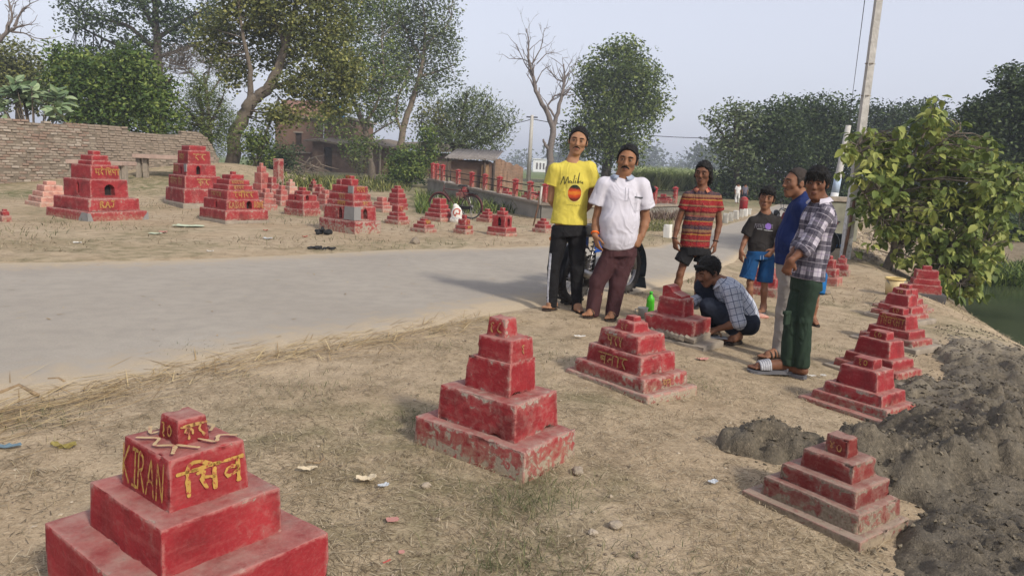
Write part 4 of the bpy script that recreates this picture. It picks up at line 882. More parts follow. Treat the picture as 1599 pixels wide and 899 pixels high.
def sandal(root, org, ank, toe, mat, s=1.0, strap=1, wide=1.0, smat=None):
    ank = np.array(ank, float); toe = np.array(toe, float); g = toe[2]; d = toe - ank; d[2] = 0; L = np.linalg.norm(d); d /= L; x = np.array((d[1], -d[0], 0)); c0 = np.array((ank[0], ank[1], g)) - org
    out = [(-.062, 0), (-.05, .030), (0, .036), (.3 * L, .034), (.7 * L, .050), (L - .03, .046), (L + .012, .026), (L + .02, .0), (L + .008, -.028), (L - .04, -.047), (.65 * L, -.046), (.3 * L, -.034), (0, -.036), (-.05, -.030)]
    V = [c0 + d * a + x * b * s * wide + np.array((0, 0, h)) for h in (-.026, -.001) for a, b in out]; m = len(out)
    o = MB().add(V, [tuple(range(m))[::-1], tuple(range(m, 2 * m))] + [(i, (i + 1) % m, m + (i + 1) % m, m + i) for i in range(m)]).build('sandal', mat, root)
    mb = MB()
    def band(a, w, h, r):
        mb.tube([c0 + d * a + x * (w * s * wide) * k + np.array((0, 0, .008 + h * (1 - k * k) ** .5)) for k in (-1, -.75, -.35, 0, .35, .75, 1)], r, 6)
    if strap == 1: band(L - .075, .046, .046, .009); band(L - .115, .044, .058, .009); band(.0, .036, .085, .007)
    elif strap == 2:
        for k in range(5): band(L - .07 - .017 * k, .050, .052 + .004 * k, .0105)
    else:
        for g_ in (-1, 1): mb.tube([c0 + d * (L - .05) + np.array((0, 0, .012)), c0 + d * (L - .07) + np.array((0, 0, .045)), c0 + d * (L - .15) + x * g_ * .042 * s + np.array((0, 0, .010))], .006, 6)
    mb.build('strap', smat or mat, o, True); return o

def project(o, P2, org, fwd, right, up, eps=.004):
    """Drop 2-D points (in the right/up plane through org, world units) onto mesh o along fwd; returns points in o's parent space."""
    me = o.data; n = len(me.vertices); V = np.empty(n * 3, np.float32); me.vertices.foreach_get('co', V); V = V.reshape(-1, 3)
    bv = BVHTree.FromPolygons([tuple(v) for v in V], [tuple(p.vertices) for p in me.polygons]); out = []
    for a, b in P2:
        q = org + right * a + up * b - fwd * 1.0; h = bv.ray_cast(Vector(q), Vector(fwd), 3.0)
        out.append(np.array(h[0]) - fwd * eps if h[0] is not None else None)
    last = next((p for p in out if p is not None), org)
    for i, p in enumerate(out):
        if p is None: out[i] = last
        else: last = p
    return np.array(out)
def print_on(o, name, strokes, width, centre, fwd, right, up, mat, jit=.15):
    V, F = ribbon(strokes, width, lambda p: project(o, p, centre, fwd, right, up), jit, np.random.default_rng(5))
    e = np.linalg.norm(V[F[:, 0]] - V[F[:, 2]], axis=1); F = F[e < .08]
    return np_mesh(name, V, F, mat, o, True)
def disc_on(o, name, rx, rz, centre, fwd, right, up, mat, n=24, rings=5, cx=0, cz=0, eps=.003):
    pts = [(cx, cz)] + [(cx + rx * k / rings * math.cos(2 * math.pi * i / n), cz + rz * k / rings * math.sin(2 * math.pi * i / n)) for k in range(1, rings + 1) for i in range(n)]
    V = project(o, pts, centre, fwd, right, up, eps); F3 = [(0, 1 + i, 1 + (i + 1) % n) for i in range(n)]
    F4 = [(1 + (k - 1) * n + i, 1 + k * n + i, 1 + k * n + (i + 1) % n, 1 + (k - 1) * n + (i + 1) % n) for k in range(1, rings) for i in range(n)]
    return np_mesh(name, V, [np.array(F4), np.array(F3)], mat, o, True)
def torso(S, rings, side, k=.04, cap=True, shrink=0.0):
    for i in range(len(rings) - 1):
        (a, ra, fa), (b, rb, fb) = rings[i], rings[i + 1]
        S.cone(a, b, ra - shrink, rb - shrink, k, (fa + fb) / 2, side, cap=True if (cap and i == len(rings) - 2) else None)
def collar(root, org, n0, side, fwd, r, h, mat, open_=.5, name='collar'):
    """Folded shirt collar: a flared band round the neck, open in front (fwd points to the wearer's front)."""
    side, fwd = unit(side), unit(fwd); V = []; m = 26; n0 = np.array(n0) - org
    for i in range(m + 1):
        a = open_ + (2 * math.pi - 2 * open_) * i / m; d = fwd * math.cos(a) + side * math.sin(a) * 1.08
        fr = max(0, math.cos(a)); 
        for rr, z in ((r * .96, .004), (r, h), (r * 1.06, h * 1.02), (r * 1.5 + .016 * fr, .000 - .022 * fr), (r * 1.46, -.006 - .022 * fr)):
            V.append(n0 + d * rr + np.array((0, 0, z + .010 - .018 * fr)))
    F = [(i * 5 + k, (i + 1) * 5 + k, (i + 1) * 5 + k + 1, i * 5 + k + 1) for i in range(m) for k in range(4)]
    return np_mesh(name, V, np.array(F), mat, root, True)
# ---------------------------------------------------------------- the eight people by the tombs
def m_print(name, build, rough=.9):
    t = NT(name, rough, .15); build(t); t.bump(t.math('ADD', fold(t), t.math('MULTIPLY', t.noise(22, 5), .25)), .5, .018); return t.m
def stripes(t, x, freq, lo, hi):
    """1 where the repeating coordinate lies between lo and hi."""
    f = t.math('FRACT', t.math('MULTIPLY', x, freq)); return t.math('MULTIPLY', t.math('GREATER_THAN', f, lo), t.math('LESS_THAN', f, hi))
def b_ethnic(t):
    co = t.attr('cuv').outputs['Vector']; s = t.sep(co); z = t.math('ADD', s[2], t.math('MULTIPLY', t.math('SUBTRACT', t.noise(14, 3, co), .5), .012)); x = s[0]
    x_ = t.n('ShaderNodeValToRGB'); x_.color_ramp.interpolation = 'CONSTANT'; e = x_.color_ramp.elements
    red, mar, nav, tan, gold, pink = (.21, .008, .016), (.085, .008, .013), (.034, .025, .04), (.185, .10, .055), (.30, .14, .03), (.20, .06, .05)
    st = [(0, red), (.14, gold), (.17, mar), (.22, tan), (.30, nav), (.40, mar), (.44, red), (.52, gold), (.55, nav), (.66, pink), (.70, tan), (.78, mar), (.82, red), (.93, mar), (.96, tan)]
    while len(e) < len(st): e.new(.5)
    for k, (p, c) in enumerate(st): e[k].position = p; e[k].color = c + (1,)
    t.l(t.math('FRACT', t.math('MULTIPLY', z, 2.6)), x_.inputs[0])
    zig = t.math('ABSOLUTE', t.math('SUBTRACT', t.math('FRACT', t.math('MULTIPLY', x, 28)), .5)); sp = stripes(t, t.math('ADD', z, t.math('MULTIPLY', zig, .016)), 44, .0, .28)
    c = t.mix(t.math('MULTIPLY', sp, .42), x_.outputs[0], t.mix(t.noise(30, 2, co), (.03, .012, .02), (.25, .08, .05)))
    dots = t.math('LESS_THAN', t.vor(95, co), .30); c = t.mix(t.math('MULTIPLY', dots, .6), c, (.28, .16, .07)); t.col(c)
def b_plaid(base, dark, mid, fu, fv, ox=0.0, thin=False):
    def f(t):
        s = t.sep(t.attr('cuv').outputs['Vector']); u = t.math('ADD', s[0], ox); v = s[2]
        if thin:
            c = base; 
            for x, fr in ((u, fu), (v, fv)):
                c = t.mix(t.math('MULTIPLY', stripes(t, x, fr, .42, .55), .85), c, dark); c = t.mix(t.math('MULTIPLY', stripes(t, x, fr, .80, .86), .5), c, mid)
        else:
            c = base
            for x, fr in ((u, fu), (v, fv)):
                c = t.mix(t.math('MULTIPLY', stripes(t, x, fr, .0, .54), .80), c, dark); c = t.mix(t.math('MULTIPLY', stripes(t, x, fr, .22, .26), .6), c, base)
                c = t.mix(t.math('MULTIPLY', stripes(t, x, fr, .70, .76), .55), c, mid)
        t.col(t.mix(t.mr(t.noise(60, 3), .3, .7, 0, .18), c, (.3, .3, .34)))
    return f
def bone_uv(bones, o):
    """Cloth coordinates wrapped round the nearest bone: arc length, -, length along it."""
    def f(V):
        best = np.full(len(V), 1e9); U = np.zeros((len(V), 3))
        for a, b, r, ref, flat in bones:
            a, b = np.array(a), np.array(b); v = b - a; L = np.linalg.norm(v); v = v / L; t = np.clip((V - a) @ v, 0, L); rel = V - a - t[:, None] * v; d = np.linalg.norm(rel, axis=1) - r
            ref_ = unit(ref - v * np.dot(ref, v)); s2 = np.cross(v, ref_); ang = np.arctan2(rel @ s2, rel @ ref_); k = d < best
            best[k] = d[k]; U[k, 0] = (ang * r * 1.05)[k]; U[k, 2] = ((V - a) @ v)[k] + o
        return {'cuv': U}
    return f
STRAPM = plain('brown_sandal', (0.035, 0.024, 0.018), .7, .2); GREYS = plain('grey_slipper', (0.10, 0.10, 0.11), .7, .2); PALES = plain('pale_slipper_band', (.34, .34, .36), .7, .25, 90); BLACKS = plain('black_slipper', (.018, .017, .017), .7, .2)
BTN = plain('shirt_button', (.30, .26, .2), .4)
BODIES = 'people gathered around the tombs'
def limb_arm(S, sh, el, wr, r=1.0):
    S.cone(sh, el, .050 * r, .040 * r, .02); S.cone(el, np.array(el) * .6 + np.array(wr) * .4, .040 * r, .038 * r, .012); S.cone(np.array(el) * .6 + np.array(wr) * .4, wr, .038 * r, .026 * r, .012)
def limb_leg(S, h, k, a, r=1.0, th=.72):
    c = np.array(k) * .68 + np.array(a) * .32
    h = np.array(h) * .8 + np.array(k) * .2; S.cone(h, k, .082 * r * th, .055 * r * (.5 + .5 * th), .03); S.cone(k, c, .055 * r * (.5 + .5 * th), .056 * r * (.5 + .5 * th), .02); S.cone(c, a, .056 * r, .036 * r, .02)
def gz(p): return np.array((p[0], p[1], terr(p[0], p[1])))
def gf(p): return gz(p) + (0, 0, .024)
X_, Y_, Z_ = np.array((1., 0, 0)), np.array((0, 1., 0)), np.array((0, 0, 1.))

# --- man in the yellow T-shirt
Yp = 7.06; P = lambda u, v, d=0.0: J(u, v, Yp + d); org = gz(P(882, 486))
T0 = thing('person', 'man in a yellow T-shirt and black track pants with hands behind his back', 'person', org, 0, BODIES)
S = Field(); hc = P(902.5, 222); Mx = head_frame(hc, -6, 4, 7); T = head(S, hc, Mx, 1.10)
N = P(893, 252); SL, SR = P(867, 266), P(920, 263); EL, ER = P(861, 312, .06), P(925.5, 311, .06); WL, WR = P(879, 336, .17), P(906, 337, .17); HL, HR = P(876, 356), P(903, 356)
S.cone(T(0, .016, -.05), N, .052, .056, .03); rings = [(P(893, 262), .085, .62), (P(893, 283), .163, .62), (P(891, 315), .155, .64), (P(888, 350), .176, .64)]; torso(S, rings, X_, shrink=.018); S.cone(SL, SR, .052, .052, .05)
limb_arm(S, SL, EL, WL); limb_arm(S, SR, ER, WR); hand(S, WL, P(900, 346, .19), Y_, .95, 1); hand(S, WR, P(886, 346, .20), Y_, .95, -1)
KL, KR, AL, AR = P(864.5, 420), P(901, 421), P(861.5, 477), P(900, 480); limb_leg(S, HL, KL, AL, .85); limb_leg(S, HR, KR, AR, .85); S.cone(HL, HR, .06, .06, .04)
tl, tr = gf(P(850, 488, -.05)), gf(P(909, 494, -.12)); foot(S, AL, tl); foot(S, AR, tr)
S.mesh('body', .008, SKIN['mid'], T0, org); face_bits(T, Mx, 1.10, T0, org, 'mid', .62); hair_cap(T, Mx, 1.10, T0, org, front=.074, seed=3, amp=.007)
C = Field(); torso(C, rings, X_, .03); C.cone(SL + (0.012, 0, .0), SR - (.012, 0, 0), .064, .064, .06); C.cone(SL, P(861, 289, .02), .070, .077, .012, cap=True); C.cone(SR, P(927, 291, .02), .070, .077, .012, cap=True)
C.ell(N + (0, 0, .03), (.066, .064, .045), None, .012, 's')
YEL = m_cloth('yellow_cotton', (.50, .415, .07)); sh = C.mesh('t_shirt', .0085, YEL, T0, org, wrinkle(0.0055, 11, 7))
MB().torus(N - org + (0, 0, -.006), unit((0, -.35, 1)), .064, .006, 28, 6).build('neck_band', YEL, sh, True)
f_, r_, u_ = Y_, X_, Z_; cc = P(893, 285) - org; INK = plain('dark_print', (.05, .05, .02), .9)
mal = [[(-.112, -.02), (-.085, .06), (-.075, -.02), (-.045, .06), (-.04, -.005)], [(-.012, .012), (-.03, .02), (-.036, .0), (-.02, -.004), (-.01, .015), (-.008, -.005)], [(.004, -.005), (.018, .07)], [(.022, -.005), (.027, .02)], [(.03, .035), (.031, .04)], [(.042, -.005), (.062, .10), (.05, .0), (.066, .02), (.058, -.004)], [(.076, .02), (.075, -.003), (.088, .0), (.094, .018), (.096, -.006)]]
print_on(sh, 'print_lettering', mal, .0068, cc, f_, r_, u_, INK)
RIM = plain('cream_print', (.50, .42, .10), .9); dcc = P(896, 301) - org
def b_sunset(t):
    s = t.sep(t.n('ShaderNodeTexCoord').outputs['Object']); z = t.math('SUBTRACT', s[2], float(dcc[2])); n = t.noise(26, 5, t.scale(t.obj(), (.5, 1, 1.6)))
    c = t.ramp(t.math('ADD', t.mr(z, -.075, .075), t.math('MULTIPLY', t.math('SUBTRACT', n, .5), .45)), (.12, (.11, .02, .01)), (.35, (.40, .05, .015)), (.52, (.50, .16, .02)), (.66, (.46, .06, .02)), (.8, (.10, .03, .02)), (.92, (.02, .03, .02))); t.col(c)
disc_on(sh, 'print_oval', .075, .090, dcc, f_, r_, u_, RIM, eps=.003); disc_on(sh, 'print_sunset', .064, .078, dcc, f_, r_, u_, m_print('sunset_print', b_sunset), eps=.0055)
print_on(sh, 'print_caption', [[(x, -.113 + .004 * math.sin(i)), (x + .008, -.109 - .005 * (i % 2)), (x + .011, -.116)] for i, x in enumerate(np.arange(-.07, .06, .0175))], .003, dcc, f_, r_, u_, INK)
BLK = m_cloth('black_jersey', (.011, .0105, .0115), .8)
C = Field(); C.cone(P(888, 351), P(889, 368), .160, .170, .05, .68, X_, cap=True, cap0=True); C.chain([P(874.5, 366), P(864.5, 418), P(861.5, 477)], (.088, .056, .053), .02); C.chain([P(901, 366), P(901, 420), P(900, 480)], (.090, .067, .048), .02); C.plane(P(880, 481), (0.0, 0, -1))
tr_ = C.mesh('track_pants', .009, BLK, T0, org, wrinkle(0.0069, 13, 5))
for q in (-.010, .010): print_on(tr_, 'side_stripe', [[(P(859.5, 395)[0] - org[0] + q * .5, P(858, 395)[2] - org[2]), (P(856, 440)[0] - org[0] + q * .5, P(856, 440)[2] - org[2]), (P(854.5, 476)[0] - org[0] + q * .5, P(854, 474)[2] - org[2])]], .009, np.zeros(3), Y_, X_, Z_, plain('white_stripe', (.6, .6, .62), .8))
sandal(T0, org, AL, tl, STRAPM, 1, 0); sandal(T0, org, AR, tr, STRAPM, 1, 0)

# --- man in the white polo shirt
Yp = 6.88; P = lambda u, v, d=0.0: J(u, v, Yp + d); org = gz(P(940, 497))
T0 = thing('person', 'stout man with a thick moustache in a white polo shirt and maroon trousers', 'person', org, 0, BODIES)
S = Field(); hc = P(979.5, 252); Mx = head_frame(hc, -14, 3, 6); T = head(S, hc, Mx, 1.18)
N = P(972, 276); SL, SR = P(944, 289), P(1001, 290); EL, ER = P(932, 343, .03), P(1008, 343, .03); WL, WR = P(929, 368, -.06), P(1002, 368, -.04); HL, HR = P(957, 392), P(978, 392)
S.cone(T(0, .016, -.05), N, .060, .068, .03); S.cone(T(0, -.03, -.06), N, .045, .06, .03)
rings = [(P(972, 287), .088, .66), (P(970, 306), .182, .66), (P(967, 345, -.03), .178, .82), (P(966, 368, -.02), .172, .78), (P(966, 382), .168, .74)]; torso(S, rings, X_, shrink=.018); S.cone(SL, SR, .056, .056, .05)
limb_arm(S, SL, EL, WL, 1.1); limb_arm(S, SR, ER, WR, 1.1); hand(S, WL, P(936, 396, -.09), (.9, .3, 0), 1.0, 1, .35); hand(S, WR, P(992, 388, -.08), (-.5, .8, 0), 1.0, -1, .7)
KL, KR, AL, AR = P(934, 440), P(965, 441), P(926, 491), P(957, 490); limb_leg(S, HL, KL, AL, 1.05); limb_leg(S, HR, KR, AR, 1.05); S.cone(HL, HR, .06, .06, .04)
tl, tr = gf(P(914, 502, -.12)), gf(P(950, 503, -.14)); foot(S, AL, tl); foot(S, AR, tr)
S.mesh('body', .008, SKIN['tan'], T0, org); face_bits(T, Mx, 1.18, T0, org, 'tan', 1.15, 1.1); hair_cap(T, Mx, 1.18, T0, org, front=.076, seed=5, amp=.007, size=1.03)
C = Field(); torso(C, rings, X_, .03); C.cone(SL + (.012, 0, 0), SR - (.012, 0, 0), .070, .070, .06); C.cone(SL, P(933, 320, .02), .078, .090, .012, cap=True); C.cone(SR, P(1009, 325, .02), .078, .086, .012, cap=True); C.ell(N + (0, -.01, .025), (.070, .066, .045), None, .012, 's')
WHT = m_cloth('white_pique', (.50, .48, .525), .9, .04); sh = C.mesh('polo_shirt', .0085, WHT, T0, org, wrinkle(0.0093, 21, 6))
COLR = m_cloth('grey_blue_collar', (.30, .34, .42)); collar(T0, org, N + (0, -.004, -.004), X_, (-.15, -1, 0), .068, .020, COLR, .42)
GR = plain('grey_seam', (.30, .29, .32), .9); cc = P(975, 305) - org
print_on(sh, 'placket', [[(-.01, .075), (-.012, -.045)], [(.018, .07), (.016, -.045)], [(-.012, -.045), (.016, -.045)]], .0035, cc, Y_, X_, Z_, GR); print_on(sh, 'cord', [[(.01, .02), (.05, -.08), (.09, -.15), (.10, -.155), (.105, -.05), (.10, .03)]], .0028, cc, Y_, X_, Z_, GR)
print_on(sh, 'pocket_seam', [[(.085, -.02), (.09, -.14), (.15, -.125), (.155, -.02)]], .0028, cc, Y_, X_, Z_, GR); print_on(sh, 'pocket_flap', [[(.084, -.008), (.12, -.012), (.156, -.014)]], .016, cc, Y_, X_, Z_, plain('dark_tab', (.05, .05, .055), .8))
MAR = m_cloth('maroon_cotton', (.060, .026, .028), .85)
C = Field(); C.cone(P(967, 380), P(967, 399), .162, .164, .05, .76, X_, cap=True, cap0=True); C.chain([P(957, 396), P(933, 440), P(925, 490)], (.100, .076, .062), .02); C.chain([P(978, 396), P(964.5, 441), P(955.5, 491)], (.100, .078, .064), .02); C.plane(P(940, 493.5), (0, 0, -1)); C.mesh('trousers', .009, MAR, T0, org, wrinkle(0.0089, 23, 6))
ORG = plain('orange_thread', (.75, .13, .015), .8); MB().torus(P(929.3, 364, -.05) - org, unit(WL - EL), .032, .009, 20, 6).build('wrist_thread', ORG, T0, True)
sandal(T0, org, AL, tl, STRAPM, 1, 1); sandal(T0, org, AR, tr, STRAPM, 1, 1)

# --- youth in the patterned red shirt
Yp = 8.2; P = lambda u, v, d=0.0: J(u, v, Yp + d); org = gz(P(1072, 474))
T0 = thing('person', 'long-haired youth in a red patterned short-sleeved shirt and black shorts', 'person', org, 0, BODIES)
S = Field(); hc = P(1098, 272); Mx = head_frame(hc, -30, 4, 3); T = head(S, hc, Mx, 1.08)
N = P(1096, 296); SL, SR = P(1073, 307), P(1119, 309); EL, ER = P(1059, 347, .03), P(1123, 350, .03); WL, WR = P(1053, 374, -.02), P(1117, 378, -.02); HL, HR = P(1073, 394), P(1097, 394)
S.cone(T(0, .014, -.05), N, .048, .054, .03); rings = [(P(1096, 301), .09, .62), (P(1095, 326), .168, .62), (P(1088, 358), .158, .64), (P(1084, 387), .165, .66)]; torso(S, rings, X_, shrink=.018); S.cone(SL, SR, .046, .046, .05)
limb_arm(S, SL, EL, WL, .86); limb_arm(S, SR, ER, WR, .86); hand(S, WL, P(1057, 401, -.03), (.8, .5, 0), .95, 1, .5); hand(S, WR, P(1115, 404, -.03), (-.8, .5, 0), .95, -1, .5)
KL, KR, AL, AR = P(1062, 428, -.02), P(1092, 428, -.02), P(1054, 468), P(1088, 470); limb_leg(S, HL, KL, AL, .84); limb_leg(S, HR, KR, AR, .84); S.cone(HL, HR, .06, .06, .04)
tl, tr = gf(P(1046, 476, -.12)), gf(P(1084, 480, -.12)); foot(S, AL, tl, .95); foot(S, AR, tr, .95)
S.mesh('body', .008, SKIN['deep'], T0, org); face_bits(T, Mx, 1.08, T0, org, 'deep', .35)
def longhair(F_, T):
    for x, y, z, r in ((.05, .06, -.01, .04), (-.04, .07, -.01, .04), (.062, .05, -.06, .032), (0, .085, -.04, .045), (.03, .08, -.085, .034), (-.05, .06, -.07, .03), (.07, .02, -.02, .025), (-.074, .012, -.02, .022)): F_.ell(T(x, y, z), (r, r, r * 1.3), None, .03)
hair_cap(T, Mx, 1.08, T0, org, front=.062, nape=-.075, seed=8, amp=.010, size=1.07, extra=longhair)
C = Field(); torso(C, rings, X_, .03); C.cone(SL + (.012, 0, 0), SR - (.012, 0, 0), .060, .060, .06); C.cone(SL, P(1066.5, 326, .015), .056, .061, .010, cap=True); C.cone(SR, P(1123, 329, .015), .056, .061, .010, cap=True); C.ell(N + (0, -.02, .02), (.058, .064, .05), None, .012, 's')
ETH = m_print('red_folk_print_cloth', b_ethnic)
sh = C.mesh('shirt', .0085, ETH, T0, org, wrinkle(0.0060, 31, 7), attrs=lambda V: {'cuv': V - org})
collar(T0, org, N + (0, -.006, -.006), X_, (-.2, -1, 0), .056, .018, plain('rust_collar', (.36, .13, .08), .9, .3, 40), .55)
cc = P(1090, 345) - org; print_on(sh, 'front_placket', [[(.005, .20), (-.012, 0), (-.022, -.27)]], .004, cc, Y_, X_, Z_, plain('dark_seam', (.07, .015, .02), .9))
C = Field(); C.cone(P(1084, 384), P(1084, 397), .158, .170, .05, .68, X_, cap=True, cap0=True); C.cone(P(1072, 396), P(1064, 410, -.01), .088, .090, .008, cap=True); C.cone(P(1098, 396), P(1095, 410, -.01), .086, .088, .008, cap=True); C.mesh('shorts', .009, BLK, T0, org, wrinkle(0.0069, 33, 6))
DK = plain('dark_bracelet', (.03, .018, .014), .6)
for w_, e_ in ((WL, EL), (WR, ER)): MB().torus(w_ + (e_ - w_) * .06 - org, unit(w_ - e_), .029, .006, 18, 6).build('bracelet', DK, T0, True)
sandal(T0, org, AL, tl, BLACKS, .95, 0); sandal(T0, org, AR, tr, BLACKS, .95, 0)

# --- crouching young man mending the tomb
Yp = 6.52; P = lambda u, v, d=0.0: J(u, v, Yp + d); org = gz(P(1150, 527))
T0 = thing('person', 'young man in a white checked shirt and dark jeans crouching to mend the broken tomb', 'person', org, 0, BODIES)
S = Field(); hc = P(1107, 426); Mx = head_frame(hc, -70, 24, 0); T = head(S, hc, Mx, 1.05); sd = unit((.25, .97, 0))
N = P(1127, 441); NS, FS = P(1141, 456, -.15), P(1117, 456, .17); NE, FE = P(1153, 503, -.22), P(1094, 466, .16); NW, FW = P(1119, 514, -.16), P(1080, 472, .02)
S.cone(T(0, .016, -.05), N, .052, .06, .03); rings = [(P(1127, 443), .09, .7), (P(1143, 459), .172, .66), (P(1159, 481), .168, .66), (P(1167, 503), .165, .72)]; torso(S, rings, sd, shrink=.018); S.cone(NS, FS, .052, .052, .05)
limb_arm(S, NS, NE, NW, .98); limb_arm(S, FS, FE, FW, .98); hand(S, NW, P(1094, 516, -.10), (0, .2, -1), 1.0, 1, .35); hand(S, FW, P(1070, 482, -.04), (0, .3, -1), 1.0, -1, .5)
NH, FH = P(1166, 505, -.10), P(1160, 503, .10); NK, FK = P(1107, 479, -.13), P(1098, 447, .12); NA, FA = P(1151, 521, -.13), P(1112, 517, .14)
limb_leg(S, NH, NK, NA); limb_leg(S, FH, FK, FA)
tl, tr = gf(P(1134, 532, -.20)), gf(P(1098, 520, .12)); foot(S, NA, tl, .95); foot(S, FA, tr, .95)
S.mesh('body', .008, SKIN['dark'], T0, org); face_bits(T, Mx, 1.05, T0, org, 'dark', .5)
hair_cap(T, Mx, 1.05, T0, org, front=.070, seed=9, amp=.010, size=1.08, fringe=.02)
C = Field(); torso(C, rings, sd, .03); C.cone(NS, FS, .066, .066, .06); ne2 = NE * .97 + NW * .03; C.cone(NS, NE, .070, .064, .02); C.cone(NE, NE * .9 + NW * .1, .066, .060, .02, cap=True); C.cone(FS, FE, .068, .056, .03); C.cone(FE, FW, .056, .046, .02, cap=True); C.ell(N + (-.02, 0, .015), (.06, .06, .04), None, .012, 's')
PLW = m_print('white_checked_cloth', b_plaid((.43, .45, .50), (.06, .075, .13), (.20, .25, .36), 17, 17, thin=True))
bones = [(rings[0][0], rings[3][0], .15, np.array((-1., -.4, .6)), 1), (NS, NE, .066, np.array((-1., 0, 0)), 1), (FS, FE, .06, np.array((0, -1., 0)), 1), (FE, FW, .05, np.array((0, -1., 0)), 1)]
C.mesh('checked_shirt', .0085, PLW, T0, org, wrinkle(0.0064, 41, 7), attrs=bone_uv(bones, 0)); collar(T0, org, N + (0, 0, -.004), sd, (-1, -.2, -.3), .058, .02, m_cloth('white_collar', (.50, .52, .57)), .5)
C = Field(); C.cone(NH, FH, .112, .112, .05); C.chain([NH, NK, NA * .82 + NK * .18], (.102, .078, .060), .02, cap=None); C.chain([FH, FK, FA], (.10, .078, .062), .02); C.plane(P(1150, 519), (0.15, 0, -1))
JEAN = m_cloth('dark_denim', (.018, .022, .034), .85); C.mesh('jeans', .009, JEAN, T0, org, wrinkle(0.0069, 43, 8))
sandal(T0, org, NA, tl, STRAPM, .95, 0); sandal(T0, org, FA, tr, STRAPM, .95, 0)
tw = P(1112, 523, -.16); t = thing('plaster_trowel', 'small steel plastering float lying by the crouching man\'s hand', 'tool', gz(tw), R(-8))
MB().box((0.02, 0, .05), (.11, .04, .006)).build('blade', plain('dull_steel', (.30, .30, .32), .5, .2, metal=.6), t, bevel=.002); MB().tube([(-.03, 0, .055), (-.02, 0, .085), (.07, 0, .085), (.08, 0, .055)], .009, 8).build('handle', plain('worn_wood', (.20, .12, .06), .8), t, True)

# --- boy in the black T-shirt
Yp = 8.3; P = lambda u, v, d=0.0: J(u, v, Yp + d); org = gz(P(1184, 487))
T0 = thing('person', 'boy in a black T-shirt with a grey print and blue knee-length shorts, squinting', 'person', org, 0, BODIES)
S = Field(); hc = P(1197, 310.5); Mx = head_frame(hc, -22, 2, 10); T = head(S, hc, Mx, 1.06)
N = P(1195, 333); SL, SR = P(1175, 346), P(1213, 346); EL, ER = P(1164, 373, .02), P(1217, 374, .02); WL, WR = P(1157, 392, -.03), P(1208, 390, -.08); HL, HR = P(1177, 398), P(1197, 398)
S.cone(T(0, .014, -.05), N, .045, .05, .03); rings = [(P(1195, 337), .085, .62), (P(1193, 358), .138, .64), (P(1188, 378), .136, .66), (P(1187, 394), .142, .68)]; torso(S, rings, X_, shrink=.016); S.cone(SL, SR, .042, .042, .05)
limb_arm(S, SL, EL, WL, .78); limb_arm(S, SR, ER, WR, .78); hand(S, WL, P(1156, 416, -.05), (.8, .4, 0), .85, 1, .4); hand(S, WR, P(1196, 404, -.13), (-.5, .8, 0), .85, -1, .4)
KL, KR, AL, AR = P(1171, 441, -.02), P(1194, 442, -.02), P(1170, 477), P(1192, 479); limb_leg(S, HL, KL, AL, .74); limb_leg(S, HR, KR, AR, .74); S.cone(HL, HR, .06, .06, .04)
tl, tr = gf(P(1163, 486, -.1)), gf(P(1188, 490, -.12)); foot(S, AL, tl, .9); foot(S, AR, tr, .9)
S.mesh('body', .008, SKIN['dark'], T0, org); face_bits(T, Mx, 1.06, T0, org, 'dark'); hair_cap(T, Mx, 1.06, T0, org, front=.066, seed=12, amp=.009, size=1.08, fringe=.03)
C = Field(); torso(C, rings, X_, .03); C.cone(SL + (.01, 0, 0), SR - (.01, 0, 0), .056, .056, .06); C.cone(SL, P(1165, 367, .02), .060, .070, .012, cap=True); C.cone(SR, P(1217, 366, .02), .060, .070, .012, cap=True); C.ell(N + (0, -.005, .02), (.055, .055, .04), None, .012, 's')
sh = C.mesh('t_shirt', .0085, m_cloth('faded_black_cotton', (.024, .021, .020)), T0, org, wrinkle(0.0060, 51, 7)); cc = P(1189, 353) - org
GP = plain('grey_print', (.13, .12, .14), .9, .4, 60); print_on(sh, 'print_lettering', [[(x, -.02), (x + .004, .028)] for x in np.arange(-.095, .10, .017)] + [[(x, .026), (x + .014, .022)] for x in np.arange(-.095, .09, .034)] + [[(x, .0), (x + .012, .004)] for x in np.arange(-.08, .09, .034)], .006, cc, Y_, X_, Z_, GP)
disc_on(sh, 'print_disc', .036, .036, cc, Y_, X_, Z_, plain('violet_print', (.16, .09, .30), .9, .4, 50), cx=.045, cz=.006, eps=.006); print_on(sh, 'print_underline', [[(-.0, -.036), (.1, -.043)], [(-.07, -.029), (-.02, -.03)]], .005, cc, Y_, X_, Z_, plain('white_print', (.5, .5, .5), .9))
BLU = m_cloth('blue_jersey', (.010, .055, .15)); C = Field(); C.cone(P(1187, 391), P(1187, 404), .140, .150, .05, .72, X_, cap=True, cap0=True); C.cone(P(1175, 404), P(1166, 435, -.01), .080, .088, .008, cap=True); C.cone(P(1198, 404), P(1194, 440, -.01), .080, .088, .008, cap=True); sh = C.mesh('shorts', .009, BLU, T0, org, wrinkle(0.0079, 53, 6))
print_on(sh, 'drawstring', [[(-.02, .0), (-.022, -.05)], [(.01, 0), (.014, -.06)]], .005, P(1186, 397) - org, Y_, X_, Z_, plain('grey_cord', (.25, .3, .4), .9))
sandal(T0, org, AL, tl, GREYS, .9, 0); sandal(T0, org, AR, tr, GREYS, .9, 0)

